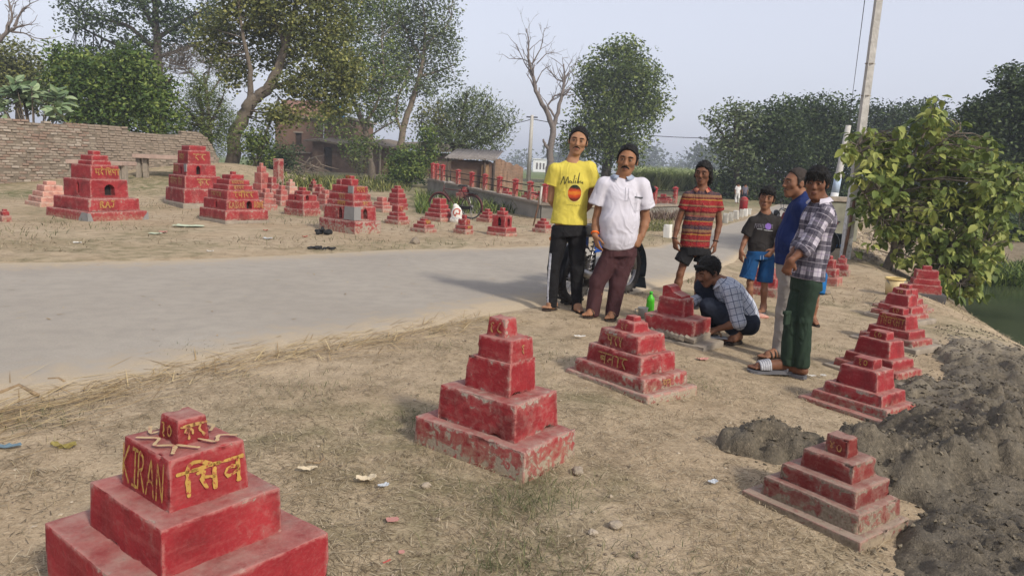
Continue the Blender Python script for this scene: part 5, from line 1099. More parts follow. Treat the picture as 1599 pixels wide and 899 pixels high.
# --- man in the blue T-shirt, in profile
Yp = 5.95; P = lambda u, v, d=0.0: J(u, v, Yp + d); org = gz(P(1215, 564))
T0 = thing('person', 'short-haired man in profile wearing a navy blue T-shirt and pale grey trousers', 'person', org, 0, BODIES)
S = Field(); hc = P(1242, 287.5); Mx = head_frame(hc, -78, 0, 0); T = head(S, hc, Mx, .98); sd = unit((.2, 1, 0))
N = P(1251, 311); NS, FS = P(1254, 326, -.15), P(1250, 326, .16); NE, FE = P(1262, 372, -.16), P(1256, 372, .18); NW, FW = P(1262, 402, -.02), P(1258, 402, .06)
S.cone(T(0, .016, -.05), N, .054, .06, .03); rings = [(P(1252, 316), .10, .66), (P(1249, 340), .178, .60), (P(1238, 375, 0), .172, .78), (P(1235, 412), .172, .74)]; torso(S, rings, sd, shrink=.018); S.cone(NS, FS, .052, .052, .05)
limb_arm(S, NS, NE, NW); limb_arm(S, FS, FE, FW); hand(S, NW, P(1262, 420, .05), (1, 0, 0), .95, 1); hand(S, FW, P(1259, 418, -.05), (1, 0, 0), .95, -1)
HL, HR = P(1237, 425, -.07), P(1240, 425, .08); KL, KR, AL, AR = P(1228, 487, -.05), P(1236, 487, .12), P(1219, 549, -.05), P(1232, 549, .18); limb_leg(S, HL, KL, AL); limb_leg(S, HR, KR, AR); S.cone(HL, HR, .06, .06, .04)
tl, tr = gf(P(1188, 561, -.12)), gf(P(1206, 566, .05)); foot(S, AL, tl); foot(S, AR, tr)
S.mesh('body', .008, SKIN['dark'], T0, org); face_bits(T, Mx, .98, T0, org, 'dark', .3)
hair_cap(T, Mx, .98, T0, org, front=.084, seed=14, amp=.003, size=1.0, mat=plain('cropped_hair', (.030, .022, .018), .8, .3, 80, .4))
C = Field(); torso(C, rings, sd, .03); C.cone(NS, FS, .066, .066, .06); C.cone(NS, NS * .35 + NE * .65, .074, .074, .03, cap=True); C.cone(FS, FS * .35 + FE * .65, .074, .074, .03, cap=True); C.ell(N + (-.01, 0, .025), (.062, .062, .04), None, .012, 's')
sh = C.mesh('t_shirt', .0085, m_cloth('navy_cotton', (.012, .022, .085)), T0, org, wrinkle(0.0060, 61, 7))
C = Field(); C.cone(P(1236, 408), P(1238, 430), .160, .168, .05, .76, sd, cap=True, cap0=True); C.chain([HL, KL, AL + (0, 0, .02)], (.098, .076, .070), .03); C.chain([HR, KR, AR + (0, 0, .02)], (.098, .076, .070), .03); C.plane(P(1220, 553), (0, 0, -1)); C.mesh('trousers', .009, m_cloth('pale_khaki_cotton', (.25, .225, .20)), T0, org, wrinkle(0.0079, 63, 6))
sandal(T0, org, AL, tl, STRAPM, 1, 1); sandal(T0, org, AR, tr, PALES, 1, 1)

# --- boy in the checked shirt and green trousers
Yp = 5.42; P = lambda u, v, d=0.0: J(u, v, Yp + d); org = gz(P(1238, 588))
T0 = thing('person', 'boy in a purple and white checked shirt and dark green cargo trousers', 'person', org, 0, BODIES)
S = Field(); hc = P(1275, 288); Mx = head_frame(hc, -30, 5, 2); T = head(S, hc, Mx, .98); fw = unit((-.82, -.57, 0)); sd = unit((.57, -.82, 0))
N = P(1281, 314); NS, FS = P(1287, 333, -.10), P(1272, 333, .12); NE, FE = P(1259, 386, -.17), P(1248, 384, .06); NW, FW = P(1234, 408, -.21), P(1233, 402, -.06)
S.cone(T(0, .014, -.05), N, .045, .052, .03); rings = [(P(1281, 318), .080, .66), (P(1277, 345), .134, .62), (P(1268, 392), .126, .66), (P(1260, 435), .136, .70)]; torso(S, rings, sd, shrink=.016); S.cone(NS, FS, .044, .044, .05)
limb_arm(S, NS, NE, NW, .82); limb_arm(S, FS, FE, FW, .82); hand(S, NW, P(1225, 430, -.16), (.3, .9, .2), .9, 1, .5); hand(S, FW, P(1228, 425, -.1), (.3, -.9, .2), .9, -1, .4)
HL, HR = P(1249, 446, .05), P(1269, 446, -.07); KL, KR, AL, AR = P(1238, 500, .0), P(1255, 500, -.06), P(1230, 577, .02), P(1249, 573, -.03); limb_leg(S, HL, KL, AL, .72); limb_leg(S, HR, KR, AR, .72); S.cone(HL, HR * .7 + HL * .3, .04, .04, .04)
tl, tr = gf(P(1171, 577, -.0)), gf(P(1206, 582, .12)); foot(S, AL, tl, .96); foot(S, AR, tr, .96)
S.mesh('body', .008, SKIN['deep'], T0, org); face_bits(T, Mx, .98, T0, org, 'deep'); hair_cap(T, Mx, .98, T0, org, front=.052, seed=17, amp=.009, size=1.10, fringe=.055)
C = Field(); torso(C, rings, sd, .03); C.cone(NS, FS, .058, .058, .06); C.cone(NS, NE, .062, .060, .016); C.cone(NE, NE * .62 + NW * .38, .060, .052, .015, cap=True); C.cone(FS, FE, .062, .058, .02); C.cone(FE, FE * .6 + FW * .4, .058, .05, .015, cap=True); C.ell(N + (-.012, -.01, .02), (.056, .056, .04), None, .012, 's')
PLP = m_print('purple_checked_cloth', b_plaid((.44, .40, .44), (.014, .009, .022), (.20, .16, .24), 7.6, 7.6, .02))
bones = [(rings[0][0], rings[3][0], .135, np.array((-.2, -1., 0)), 1), (NS, NE, .06, np.array((-.3, -1., 0)), 1), (NE, NW, .055, np.array((0., -1., .3)), 1), (FS, FE, .06, np.array((-1., -.2, 0)), 1)]
C.mesh('checked_shirt', .008, PLP, T0, org, wrinkle(0.0069, 71, 7), attrs=bone_uv(bones, 0)); collar(T0, org, N + (0, 0, -.002), sd, fw, .056, .024, m_cloth('pale_collar', (.48, .45, .50)), .5)
GRN = m_cloth('dark_green_drill', (.020, .034, .022), .85); C = Field(); C.cone(P(1260, 430), P(1259, 452), .118, .124, .04, .74, sd, cap=True, cap0=True); C.chain([P(1251, 446, .04), P(1238, 500, .0), P(1231, 571, .01)], (.068, .061, .062), .012); C.chain([P(1266, 446, -.06), P(1255, 500, -.06), P(1252, 567, -.05)], (.068, .058, .058), .012); C.plane(P(1240, 570), (0, 0, -1))
tr_ = C.mesh('cargo_trousers', .0085, GRN, T0, org, wrinkle(0.0079, 73, 6)); MB().box(P(1229, 497, -.075) - org, (.034, .014, .05), Matrix.Rotation(R(38), 3, 'Z')).build('cargo_pocket', GRN, tr_, bevel=.01); MB().box(P(1229, 488, -.085) - org, (.038, .016, .014), Matrix.Rotation(R(38), 3, 'Z')).build('pocket_flap', GRN, tr_, bevel=.006)
sandal(T0, org, AL, tl, GREYS, 1.05, 2, 1.1, PALES); sandal(T0, org, AR, tr, GREYS, 1.05, 2, 1.0, PALES)

# --- child hidden behind the boy in the checked shirt
Yp = 7.9; P = lambda u, v, d=0.0: J(u, v, Yp + d); org = gz(P(1273, 507))
T0 = thing('person', 'child in blue shorts almost hidden behind the boy in the checked shirt', 'person', org, 0, BODIES)
S = Field(); hc = P(1278, 335); Mx = head_frame(hc, -40, 5, 0); T = head(S, hc, Mx, .9); N = P(1278, 354); SL, SR = P(1264, 364), P(1287, 364, .1); EL, ER = P(1262, 390, -.02), P(1284, 392, .08); WL, WR = P(1258, 408, -.06), P(1280, 410, .0)
S.cone(T(0, .014, -.05), N, .042, .046, .03); sd = unit((.75, .66, 0)); rings = [(P(1278, 358), .075, .62), (P(1277, 378), .115, .66), (P(1275, 400), .112, .7), (P(1274, 424), .120, .72)]; torso(S, rings, sd, shrink=.014); S.cone(SL, SR, .036, .036, .05)
limb_arm(S, SL, EL, WL, .66); limb_arm(S, SR, ER, WR, .66); hand(S, WL, P(1256, 424, -.08), (.8, .4, 0), .75, 1); hand(S, WR, P(1278, 424, -.04), (-.8, .4, 0), .75, -1)
HL, HR = P(1266, 432), P(1279, 432, .05); KL, KR, AL, AR = P(1264, 468), P(1274, 468, .0), P(1262, 499), P(1269, 500, .02); limb_leg(S, HL, KL, AL, .64); limb_leg(S, HR, KR, AR, .64); S.cone(HL, HR, .06, .06, .04)
tl, tr = gf(P(1254, 505, -.08)), gf(P(1277, 510, -.1)); foot(S, AL, tl, .8); foot(S, AR, tr, .8); S.mesh('body', .0075, SKIN['dark'], T0, org); face_bits(T, Mx, .9, T0, org, 'dark'); hair_cap(T, Mx, .9, T0, org, front=.065, seed=19, size=1.06, fringe=.02)
C = Field(); torso(C, rings, sd, .03); C.cone(SL, SR, .048, .048, .05); C.cone(SL, SL * .4 + EL * .6, .052, .056, .03, cap=True); C.cone(SR, SR * .4 + ER * .6, .052, .056, .03, cap=True); C.ell(N + (0, 0, .02), (.05, .05, .04), None, .012, 's'); C.mesh('t_shirt', .01, m_cloth('crimson_cotton', (.20, .014, .03)), T0, org, wrinkle(0.0060, 81, 7))
C = Field(); C.cone(P(1274, 422), P(1273, 434), .116, .122, .05, .75, sd, cap=True, cap0=True); C.cone(HL, P(1265, 456), .082, .086, .03, cap=True); C.cone(HR, P(1275, 458, .0), .082, .086, .03, cap=True); C.mesh('shorts', .01, m_cloth('bright_blue_jersey', (.012, .10, .26)), T0, org, wrinkle(0.0069, 83, 6))
sandal(T0, org, AL, tl, STRAPM, .8, 1); sandal(T0, org, AR, tr, STRAPM, .8, 1)

# --- two people far down the road
for lb, u, v, h, top, bot, yw, sk in (('distant person in white walking down the road beside a companion', 1150, 321, 29, (.60, .58, .57), (.52, .50, .48), 160, 'dark'), ('distant person in dark clothes walking down the road beside someone in white', 1161, 323, 29, (.12, .11, .14), (.02, .022, .035), 175, 'dark')):
    x, y, z = GT(u, v); y_ = 40.0; c = J(u, v, y_); org = np.array((c[0], y_, terr(c[0], y_))); hh = 1.12; k = hh / 1.7; o3 = lambda a, b, c_: org + np.array((a, b, c_)) * k
    T0 = thing('person', lb, 'person', org, 0, 'people far down the road'); S = Field(); Mx = head_frame(org, yw, 0, 0); T = head(S, o3(0, 0, 1.58), Mx, k)
    S.cone(o3(0, 0, 1.5), o3(0, 0, 1.42), .05 * k, .06 * k, .03); S.cone(o3(0, 0, 1.35), o3(0, 0, .95), .14 * k, .13 * k, .05, .65, X_)
    for g in (-1, 1):
        S.chain([o3(g * .17, 0, 1.38), o3(g * .22, .02, 1.1), o3(g * .21, -.04, .85)], (.05 * k, .04 * k, .03 * k)); hand(S, o3(g * .21, -.04, .85), o3(g * .21, -.05, .68), (-g, 0, 0), k, g); S.chain([o3(g * .09, 0, .9), o3(g * .10, -.08 * g, .48), o3(g * .10, .10 * g, .09)], (.085 * k, .06 * k, .04 * k)); S.cone(o3(g * .10, .10 * g, .05), o3(g * .10, .10 * g - .12, .03), .04 * k, .035 * k, .02)
    S.mesh('body', .011, SKIN[sk], T0, org); hair_cap(T, Mx, k, T0, org, seed=4, res=.012)
    C = Field(); C.cone(o3(0, 0, 1.36), o3(0, 0, .82), .165 * k, .165 * k, .05, .68, X_, cap=True, cap0=True)
    for g in (-1, 1): C.cone(o3(g * .15, 0, 1.37), o3(g * .205, .015, 1.15), .07 * k, .07 * k, .04, cap=True)
    C.mesh('shirt', .012, plain('far_shirt_%d' % u, top, .9), T0, org); C = Field()
    for g in (-1, 1): C.chain([o3(g * .09, 0, .88), o3(g * .10, -.08 * g, .48), o3(g * .10, .09 * g, .12)], (.11 * k, .085 * k, .07 * k))
    C.mesh('trousers', .012, plain('far_trousers_%d' % u, bot, .9), T0, org)
# ---------------------------------------------------------------- brick boundary wall (individual bricks)
BR = m_tint('old_wall_bricks', [(0.15, (.12, .092, .068)), (.32, (.215, .175, .135)), (.5, (.27, .225, .175)), (.66, (.21, .135, .10)), (.85, (.34, .295, .24))], .95, 6, .6)
A0, A1 = J(-110, 233, 20.6), J(343, 241, 28.4); A0[2] = A1[2] = 0; wd = unit(A1 - A0); WLn = np.linalg.norm(A1 - A0); wn_ = np.array((wd[1], -wd[0], 0)); TOPZ = 2.17
wall = thing('brick_wall', 'long weathered brick boundary wall with a broken right end', 'wall', (A0[0], A0[1], 0), math.atan2(wd[1], wd[0]))
def wall_top(t):
    x = t / WLn; z = TOPZ + .035 * math.sin(t * 1.7) - (.10 if .60 < x < .83 else 0) - .06 * (x > .9)
    if t > WLn - .8: z = min(z, TOPZ - .05 - 1.15 * ((t - WLn + .8) / .8) ** 1.6)
    return z
def wall_base(t): p = A0 + wd * t; return terr(p[0], p[1]) - .15
CH, BL = .082, .205
spots = []
for k in range(int((TOPZ + .5) / CH)):
    zc = -.1 + k * CH; t = -(k % 2) * BL / 2 + .02 * math.sin(k * 5.1)
    while t < WLn:
        L = BL * (1 + .12 * (RNG.random() - .5)); tc = t + L / 2; t += L + .012
        if RNG.random() < .03 and zc < 1.9: continue
        if zc < wall_base(tc) or zc + CH * .6 > wall_top(tc) + .07 * (RNG.random() - .4) * (zc + 2 * CH > wall_top(tc)): continue
        spots.append((tc, zc, L))
def bvar(s):
    P, F, e, l = rbox(.5, .5, 0, 1, .07, 2, .03, s, .98, .05); return P * [1, 1, 1] - [0, 0, .5], F
bmeshes = []
for k in range(5):
    V_ = np.array([(x, y, z) for z in (-.5, .5) for x, y in ((-.5, -.5), (.5, -.5), (.5, .5), (-.5, .5))]) * .99; V_ += .055 * (np.random.default_rng(k).random((8, 3)) - .5)
    me = bpy.data.meshes.new('brick'); me.from_pydata([tuple(v) for v in V_], [], [(3, 2, 1, 0), (4, 5, 6, 7), (0, 1, 5, 4), (1, 2, 6, 5), (2, 3, 7, 6), (3, 0, 4, 7)])
    b = bmesh.new(); b.from_mesh(me); bmesh.ops.bevel(b, geom=b.edges[:], offset=.07, segments=1, affect='EDGES'); b.to_mesh(me); b.free(); me.materials.append(BR); bmeshes.append(me)
vis = []
for i, (t, z, L) in enumerate(spots):
    p = A0 + wd * t; q = CAMN.T @ (np.array((p[0], p[1], z)) - (0, 0, CAM_H)); u = PW + FPX * q[0] / -q[2]; vis.append((np.linalg.norm(p) if 0 < u < 360 else 1e6, i))
vis = {i for _, i in sorted(vis)[:296]}
rest = bmesh.new()
for i, (t, z, L) in enumerate(spots):
    me = bmeshes[i % 5]; w_ = np.random.default_rng(i).random(4); mt = Matrix.Translation((t, -.03 + .055 * w_[0], z)) @ Euler(((w_[1] - .5) * .12, (w_[2] - .5) * .07, (w_[3] - .5) * .10)).to_matrix().to_4x4() @ Matrix.Diagonal((L, .24, CH - .014, 1))
    if i in vis: o = bpy.data.objects.new('brick', me); COL.objects.link(o); o.parent = wall; o.matrix_local = mt
    else: n0 = len(rest.verts); rest.from_mesh(me); rest.verts.ensure_lookup_table(); bmesh.ops.transform(rest, matrix=mt, verts=rest.verts[n0:])
me = bpy.data.meshes.new('brickwork'); rest.to_mesh(me); rest.free(); o = link_mesh('brickwork', me, m_tint('old_wall_bricks_far', [(0.2, (.19, .145, .11)), (.5, (.27, .22, .17)), (.8, (.34, .28, .225))], .95, 2.2, .6), wall); o['kind'] = 'stuff'
MORT = plain('lime_mortar', (.15, .122, .092), .95, .3, 5, .5)
V, F = [], []; ts = np.linspace(0, WLn - .12, 80)
for t in ts:
    zt = wall_top(t) - .06; zb = wall_base(t) - .3; V += [(t, -.10, zb), (t, -.10, zt), (t, .10, zt), (t, .10, zb)]
for i in range(79):
    for k in range(3): F.append((i * 4 + k, i * 4 + k + 1, i * 4 + 4 + k + 1, i * 4 + 4 + k))
F += [(0, 1, 2, 3), tuple(79 * 4 + k for k in (3, 2, 1, 0))]
MB().add(V, F).build('mortar_core', MORT, wall)
for u, v, n in ((128, 262, 14), (215, 268, 10), (70, 262, 6)):       # tumbled bricks at the foot of the wall
    for k in range(n):
        pp = GT(u + RNG.normal() * 9, v + RNG.normal() * 2 + 3); a = RNG.random(3) * 6
        o = bpy.data.objects.new('fallen_brick', bmeshes[k % 5]); COL.objects.link(o); o.location = pp + (0, 0, .05); o.rotation_euler = (a[0] * .1, a[1] * .1, a[2]); o.scale = (.24, .12, .085)
        tag(o, 'loose brick tumbled at the foot of the brick wall', 'brick', 'loose bricks below the brick wall')

# ---------------------------------------------------------------- houses, hut and far building
BRW = m_brick('house_brickwork', (.155, .082, .056), (.20, .11, .075), (.16, .115, .085)); MUDW = plain('mud_plaster', (.135, .088, .062), .95, .4, 2.5, .6); WOOD = plain('dark_timber', (.07, .05, .038), .85, .3, 9); TIN = plain('weathered_tin', (.175, .155, .14), .75, .35, 3, .3); THATCH = plain('old_thatch', (.15, .12, .09), .95, .4, 14, .8)
def house_at(u0, u1, vb, Yh): a, b = J(u0, vb, Yh), J(u1, vb, Yh); return a, b, terr((a[0] + b[0]) / 2, Yh) - .2
def px(Yh): return Yh / FPX
Yh = 66.0; k = px(Yh); a, b, z0 = house_at(430, 555, 262, Yh); w = b[0] - a[0]; ztop = J(490, 186, Yh)[2]; zup = J(490, 160, Yh)[2]
t = thing('brick_house', 'two-storey brick house with a shuttered window behind the trees', 'house', (a[0], Yh, z0), R(-6))
mb = MB(); wx0, wx1 = w * .26, w * .26 + 10 * k; wz0, wz1 = J(470, 227, Yh)[2] - z0, J(470, 208, Yh)[2] - z0; H = ztop - z0
for x0, x1, q0, q1 in ((0, wx0, 0, H), (wx1, w, 0, H), (wx0, wx1, 0, wz0), (wx0, wx1, wz1, H)): mb.box(((x0 + x1) / 2, .15, (q0 + q1) / 2), ((x1 - x0) / 2, .15, (q1 - q0) / 2))
mb.box((.15, 3, H / 2), (.148, 2.84, H / 2 - .003)).box((w - .15, 3, H / 2), (.148, 2.84, H / 2 - .003)); mb.build('wall', BRW, t)
wf = MB().box(((wx0 + wx1) / 2, .20, (wz0 + wz1) / 2), ((wx1 - wx0) / 2, .04, (wz1 - wz0) / 2)).build('window', WOOD, t)
for q in range(5): MB().tube([(wx0 + (q + .5) * (wx1 - wx0) / 5, .12, wz0), (wx0 + (q + .5) * (wx1 - wx0) / 5, .12, wz1)], .018, 5).build('window_bar', WOOD, wf)
MB().box(((wx0 + wx1) / 2, .0, wz1 + .06), ((wx1 - wx0) / 2 + .15, .06, .06)).build('lintel', M['cement'], wf)
MB().box((w / 2, 2.9, H + .09), (w / 2 + .25, 3.2, .09)).build('roof', M['cement'], t); MB().box((w * .32, 3.2, H + .18 + (zup - ztop) / 2), (w * .30, 2.2, (zup - ztop) / 2)).build('upper_room', plain('pinkish_plaster', (.30, .17, .135), .9, .2, 2), t)
MB().tube([(w * .62, -.06, .3), (w * .63, -.06, H - .1)], .05, 8).build('drainpipe', plain('white_pipe', (.5, .5, .5), .5), t, True)
MB().box((w * .12, -.10, H * .36), (w * .35, .10, .06)).build('ledge', M['cement'], t)
c = J(521, 180, Yh - .5); t2 = thing('water_tank', 'small blue plastic tank on the roof of the brick house', 'tank', (c[0], Yh + 1.0, z0 + H + .18)); MB().lathe([(.55, 0), (.6, .5), (.55, 1.0), (.2, 1.15)], n=16).build('tank', plain('blue_plastic', (.02, .20, .42), .4), t2, True)
MB().box((0, 0, .03), (.62, .62, .03)).build('stand', M['cement'], t2)
Yh = 62.0; k = px(Yh); a, b, z0 = house_at(488, 712, 270, Yh); w = b[0] - a[0]; H = J(560, 224, Yh)[2] - z0
t = thing('mud_house', 'low mud-walled house with a sagging thatched lean-to behind the tree trunks', 'house', (a[0], Yh, z0), R(-4))
mb = MB(); d0, d1 = w * .08, w * .08 + 13 * k
for x0, x1, q1 in ((0, d0, H), (d1, w * .34, H), (w * .36, w * .62, H * .96), (w * .66, w, H * .82)): mb.box(((x0 + x1) / 2, .2, q1 / 2), ((x1 - x0) / 2, .2, q1 / 2))
mb.box(((d0 + d1) / 2, .2, H * .92), ((d1 - d0) / 2, .19, H * .08)).box((w / 2, 4.2, H * .4), (w / 2, .2, H * .4)).box((.2, 2.2, H * .45), (.19, 1.75, H * .45)).box((w - .2, 2.2, H * .4), (.19, 1.75, H * .4)); mb.build('wall', MUDW, t)
MB().box(((d0 + d1) / 2, .42, H * .40), ((d1 - d0) / 2, .03, H * .42)).build('door', WOOD, t); MB().box((w * .64, .5, H * .40), (w * .022, .03, H * .38)).build('door', WOOD, t)
for q in (.35, .48, .63, .655): MB().tube([(w * q, -.25, -.1), (w * q + .06, -.25, H * .95)], .10, 7).build('pillar', M['cement'], t, True)
rf = MB()
for q in range(9):
    x0, x1 = -.5 + (w + 1) * q / 9, -.5 + (w + 1) * (q + 1) / 9; s1, s2 = .12 * math.sin(q * 2.1), .12 * math.sin((q + 1) * 2.1); rf.add([(x0, -.8, H * .97 + s1 - .012 * q * H), (x1, -.8, H * .97 + s2 - .012 * (q + 1) * H), (x1, 4.6, H * 1.12 + s2), (x0, 4.6, H * 1.12 + s1), (x0, -.8, H * 1.03 + s1 - .012 * q * H), (x1, -.8, H * 1.03 + s2 - .012 * (q + 1) * H), (x1, 4.6, H * 1.18 + s2), (x0, 4.6, H * 1.18 + s1)], [(3, 2, 1, 0), (4, 5, 6, 7), (0, 1, 5, 4), (2, 3, 7, 6)])
rf.build('roof', THATCH, t)
Yh = 40.0; k = px(Yh); a, b, z0 = house_at(698, 772, 290, Yh); w = b[0] - a[0]; zt = J(735, 250, Yh)[2] - z0; zr = J(735, 238, Yh)[2] - z0
t = thing('tarpaulin_hut', 'hut with a rusty tin roof and brown tarpaulin walls beyond the red-posted parapet', 'hut', (a[0], Yh, z0), R(-5))
TP = plain('brown_tarpaulin', (.12, .070, .048), .85, .3, 3, .5); P, F, e, l = rbox(w * .41, 1.6, .15, zt, .06, 12, .09, 77, 1); np_mesh('tarpaulin_wall', P + [w * .45, 1.8, 0], F, TP, t)
V = []
for q in range(40):
    x = -.15 + (w * 1.0 + .2) * q / 39; c_ = .03 * math.sin(q * 2.4); V += [(x, -.3, zt + .05 + c_), (x, 3.6, zr + .25 + c_)]
np_mesh('roof', V, [(2 * i, 2 * i + 2, 2 * i + 3, 2 * i + 1) for i in range(39)], TIN, t).modifiers.new('thickness', 'SOLIDIFY').thickness = .03
for x_ in (0.0, w * .78, w * .98): MB().tube([(x_, -.1, 0), (x_ + .04, -.1, zt + .1)], .06, 7).build('pole', WOOD, t, True)
P, F, e, l = rbox(.28, .05, .25, zt - .15, .05, 8, .06, 79, .8); np_mesh('hanging_sheet', P + [w * .80, .0, 0], F, plain('ochre_sheet', (.28, .17, .09), .9, .3, 6), t)
a, b, z0 = house_at(770, 816, 287, Yh + 2); w2 = b[0] - a[0]; t = thing('mud_wall', 'eroded mud-brick wall joined to the tarpaulin hut', 'wall', (a[0], Yh + 2, z0)); h0, h1 = J(775, 246, Yh)[2] - z0, J(812, 262, Yh)[2] - z0
V = []
for q in range(30):
    f = q / 29; hq = h0 + (h1 - h0) * f + .10 * float(vn(np.array([[f * 9., 3.]]), 1, 4)[0]); dq = .05 * float(vn(np.array([[f * 14., 8.]]), 1, 6)[0]); V += [(w2 * f, -.2 + dq, -.3), (w2 * f, -.17 - dq, hq * .5), (w2 * f, -.2 + dq, hq), (w2 * f, .2, hq), (w2 * f, .2, -.3)]
MB().add(V, [(i * 5 + k, i * 5 + 5 + k, i * 5 + 6 + k, i * 5 + 1 + k) for i in range(29) for k in range(4)] + [(0, 1, 2, 3, 4), (149, 148, 147, 146, 145)]).build('wall_face', m_brick('mud_brickwork', (.30, .18, .12), (.36, .23, .16), (.24, .16, .11)), t)
Yh = 235.0; a, b, z0 = house_at(832, 853, 264, Yh); w = b[0] - a[0]; H = J(840, 249, Yh)[2] - z0
t = thing('white_building', 'small white building far across the fields', 'house', (a[0], Yh, z0)); WH = plain('whitewash', (.62, .62, .60), .9, .08, .5); MB().box((w / 2, 2, H / 2), (w / 2, 2, H / 2)).build('wall', WH, t); MB().box((w / 2, 2, H + .1), (w / 2 + .25, 2.3, .12)).build('roof', WH, t)
for q in (.3, .55, .8): MB().box((w * q, -.02, H * .5), (w * .06, .05, H * .24)).build('window', WOOD, t)

# ---------------------------------------------------------------- parapet with red posts, kerb stones, bollard
PL = [(672, 31.5, .70), (851, 21.6, .33), (905, 21.2, .33), (1021, 23.6, .34), (1064, 24.6, .36)]
pts = [np.array((J(u, 262, y)[0], y, z)) for u, y, z in PL]
par = thing('parapet_wall', 'low grey concrete parapet wall carrying a row of red posts', 'wall', (0, 0, 0)); mb = MB(); V = []
GRW = plain('stained_concrete', (.215, .20, .17), .92, .35, 1.6, .5)
for i in range(len(pts) - 1):
    a, b = pts[i], pts[i + 1]; d = unit((b - a) * [1, 1, 0]); n = np.array((d[1], -d[0], 0)) * .11; za, zb = a[2] * Z_, b[2] * Z_
    MB().add([a + n - (0, 0, 1.3), b + n - (0, 0, 1.3), b - n - (0, 0, 1.3), a - n - (0, 0, 1.3), a + n, b + n, b - n, a - n], [(3, 2, 1, 0), (4, 5, 6, 7), (0, 1, 5, 4), (2, 3, 7, 6), (1, 2, 6, 5), (3, 0, 4, 7)]).build('wall_panel', GRW, par)
    nn = n * 1.5; MB().add([a + nn + (0, 0, .003), b + nn + (0, 0, .003), b - nn + (0, 0, .003), a - nn + (0, 0, .003), a + nn + (0, 0, .07), b + nn + (0, 0, .07), b - nn + (0, 0, .07), a - nn + (0, 0, .07)], [(3, 2, 1, 0), (4, 5, 6, 7), (0, 1, 5, 4), (2, 3, 7, 6), (1, 2, 6, 5), (3, 0, 4, 7)]).build('coping', M['cement'], par)
def on_parapet(u):
    best = None
    for i in range(len(pts) - 1):
        for f in np.linspace(0, 1, 60):
            p = pts[i] * (1 - f) + pts[i + 1] * f; q = CAMN.T @ (p - (0, 0, CAM_H)); e = abs(PW + FPX * q[0] / -q[2] - u)
            if best is None or e < best[0]: best = (e, p)
    return best[1]
prev = None
ORD = ('first', 'second', 'third', 'fourth', 'fifth', 'sixth', 'seventh', 'eighth', 'ninth', 'tenth', 'eleventh', 'twelfth', 'thirteenth', 'fourteenth', 'fifteenth', 'sixteenth')
for iu, u in enumerate((676, 682, 690, 715, 736, 758, 780, 803, 826, 851, 905, 930, 975, 1021, 1053)):
    p = on_parapet(u); h = .60 if u < 700 else .5; t = thing('red_post', 'square red parapet post with a pointed cap, %s from the tarpaulin hut end' % ORD[iu], 'post', p + (0, 0, .068), R(-30), 'red posts along the parapet')
    P, F, e, l = rbox(.075, .075, -.004, h, .02, 4, .004, int(u), .97, .02); np_mesh('shaft', P, F, M['red_fresh'], t, True, {'edge': e, 'low': l})['wear'] = .25
    MB().add([(-.085, -.085, h - .002), (.085, -.085, h - .002), (.085, .085, h - .002), (-.085, .085, h - .002), (-.08, -.08, h + .03), (.08, -.08, h + .03), (.08, .08, h + .03), (-.08, .08, h + .03), (0, 0, h + .09)], [(3, 2, 1, 0), (0, 1, 5, 4), (1, 2, 6, 5), (2, 3, 7, 6), (3, 0, 4, 7), (4, 5, 8), (5, 6, 8), (6, 7, 8), (7, 4, 8)]).build('cap', M['red_fresh'], t)
    if prev is not None and u != 682: 
        for hh in (.22, .43): MB().tube([prev + (0, 0, .07 + hh), p + (0, 0, .07 + hh)], .016, 6).build('rail', M['dark'], par, True)
    prev = p
for iu, (u, v, h) in enumerate(((828, 308, .4), (790, 300, .35), (726, 296, .35), (844, 312, .3), (1035, 318, .34), (1042, 322, .26))):   # small tombs inside the enclosure
    y_ = 27 if u < 900 else 29; c = J(u, v, y_); tomb(('small red tomb behind the posts nearest the dead tree', 'small red tomb under the eroded mud-brick wall', 'small red tomb below the tarpaulin hut', 'small red tomb behind the posts left of the yellow shirt', 'small red tomb seen between the two posts right of the white shirt', 'lowest red tomb beside the post nearest the patterned shirt')[iu], c[0], c[1], .25, -30, [(.55, .4, h * .4, 1), (.38, .3, h * .75, 1), (.2, .16, h * 1.1, 1)], .3, 'red', n=3, group='small tombs inside the parapet enclosure')
KB = m_tint('whitewashed_stone', [(.2, (.30, .28, .24)), (.5, (.48, .46, .41)), (.8, (.58, .56, .51))], .9, 9, .5)
for i, (u, v, wq, hq) in enumerate(((1042, 371, 14, 22), (1056, 369, 7, 22), (1069, 365, 10, 18), (1085, 361, 10, 17), (1100, 357, 10, 16), (1132, 348, 10, 16), (1141, 345, 9, 15), (1149, 342, 9, 14), (1157, 339, 8, 13), (1164, 337, 7, 12), (1170, 335, 6, 10))):
    x, y, z = GT(u, v); s_ = y / FPX; P, F, e, l = rbox(wq * s_ / 2, wq * s_ * .4, -.06, hq * s_, .03, 4, .02, 300 + i, .93, .05)
    o = np_mesh('kerb_stone', P, F, KB); o.location = (x, y, z); o.rotation_euler = (R((i * 37 % 9) - 4), R((i * 53 % 7) - 3), R(-35 + (i * 29 % 20)))
    tag(o, 'whitewashed kerb stone at the road edge nearest the patterned shirt' if i == 0 else 'rough whitewashed kerb stone, %s along the line from the patterned shirt' % ORD[i], 'kerb stone', 'whitewashed kerb stones along the road')
x, y, z = GT(1160, 332); s_ = y / FPX; t = thing('red_bollard', 'round-topped red bollard standing among the white kerb stones', 'bollard', (x, y, z)); MB().lathe([(.16, -.1), (.16, .52), (.13, .60), (.06, .64), (.01, .65)], n=14).build('shaft', M['red_fresh'], t, True); MB().lathe([(.165, .47), (.168, .49), (.168, .53), (.163, .55)], n=14).build('band', M['rose'], t, True)

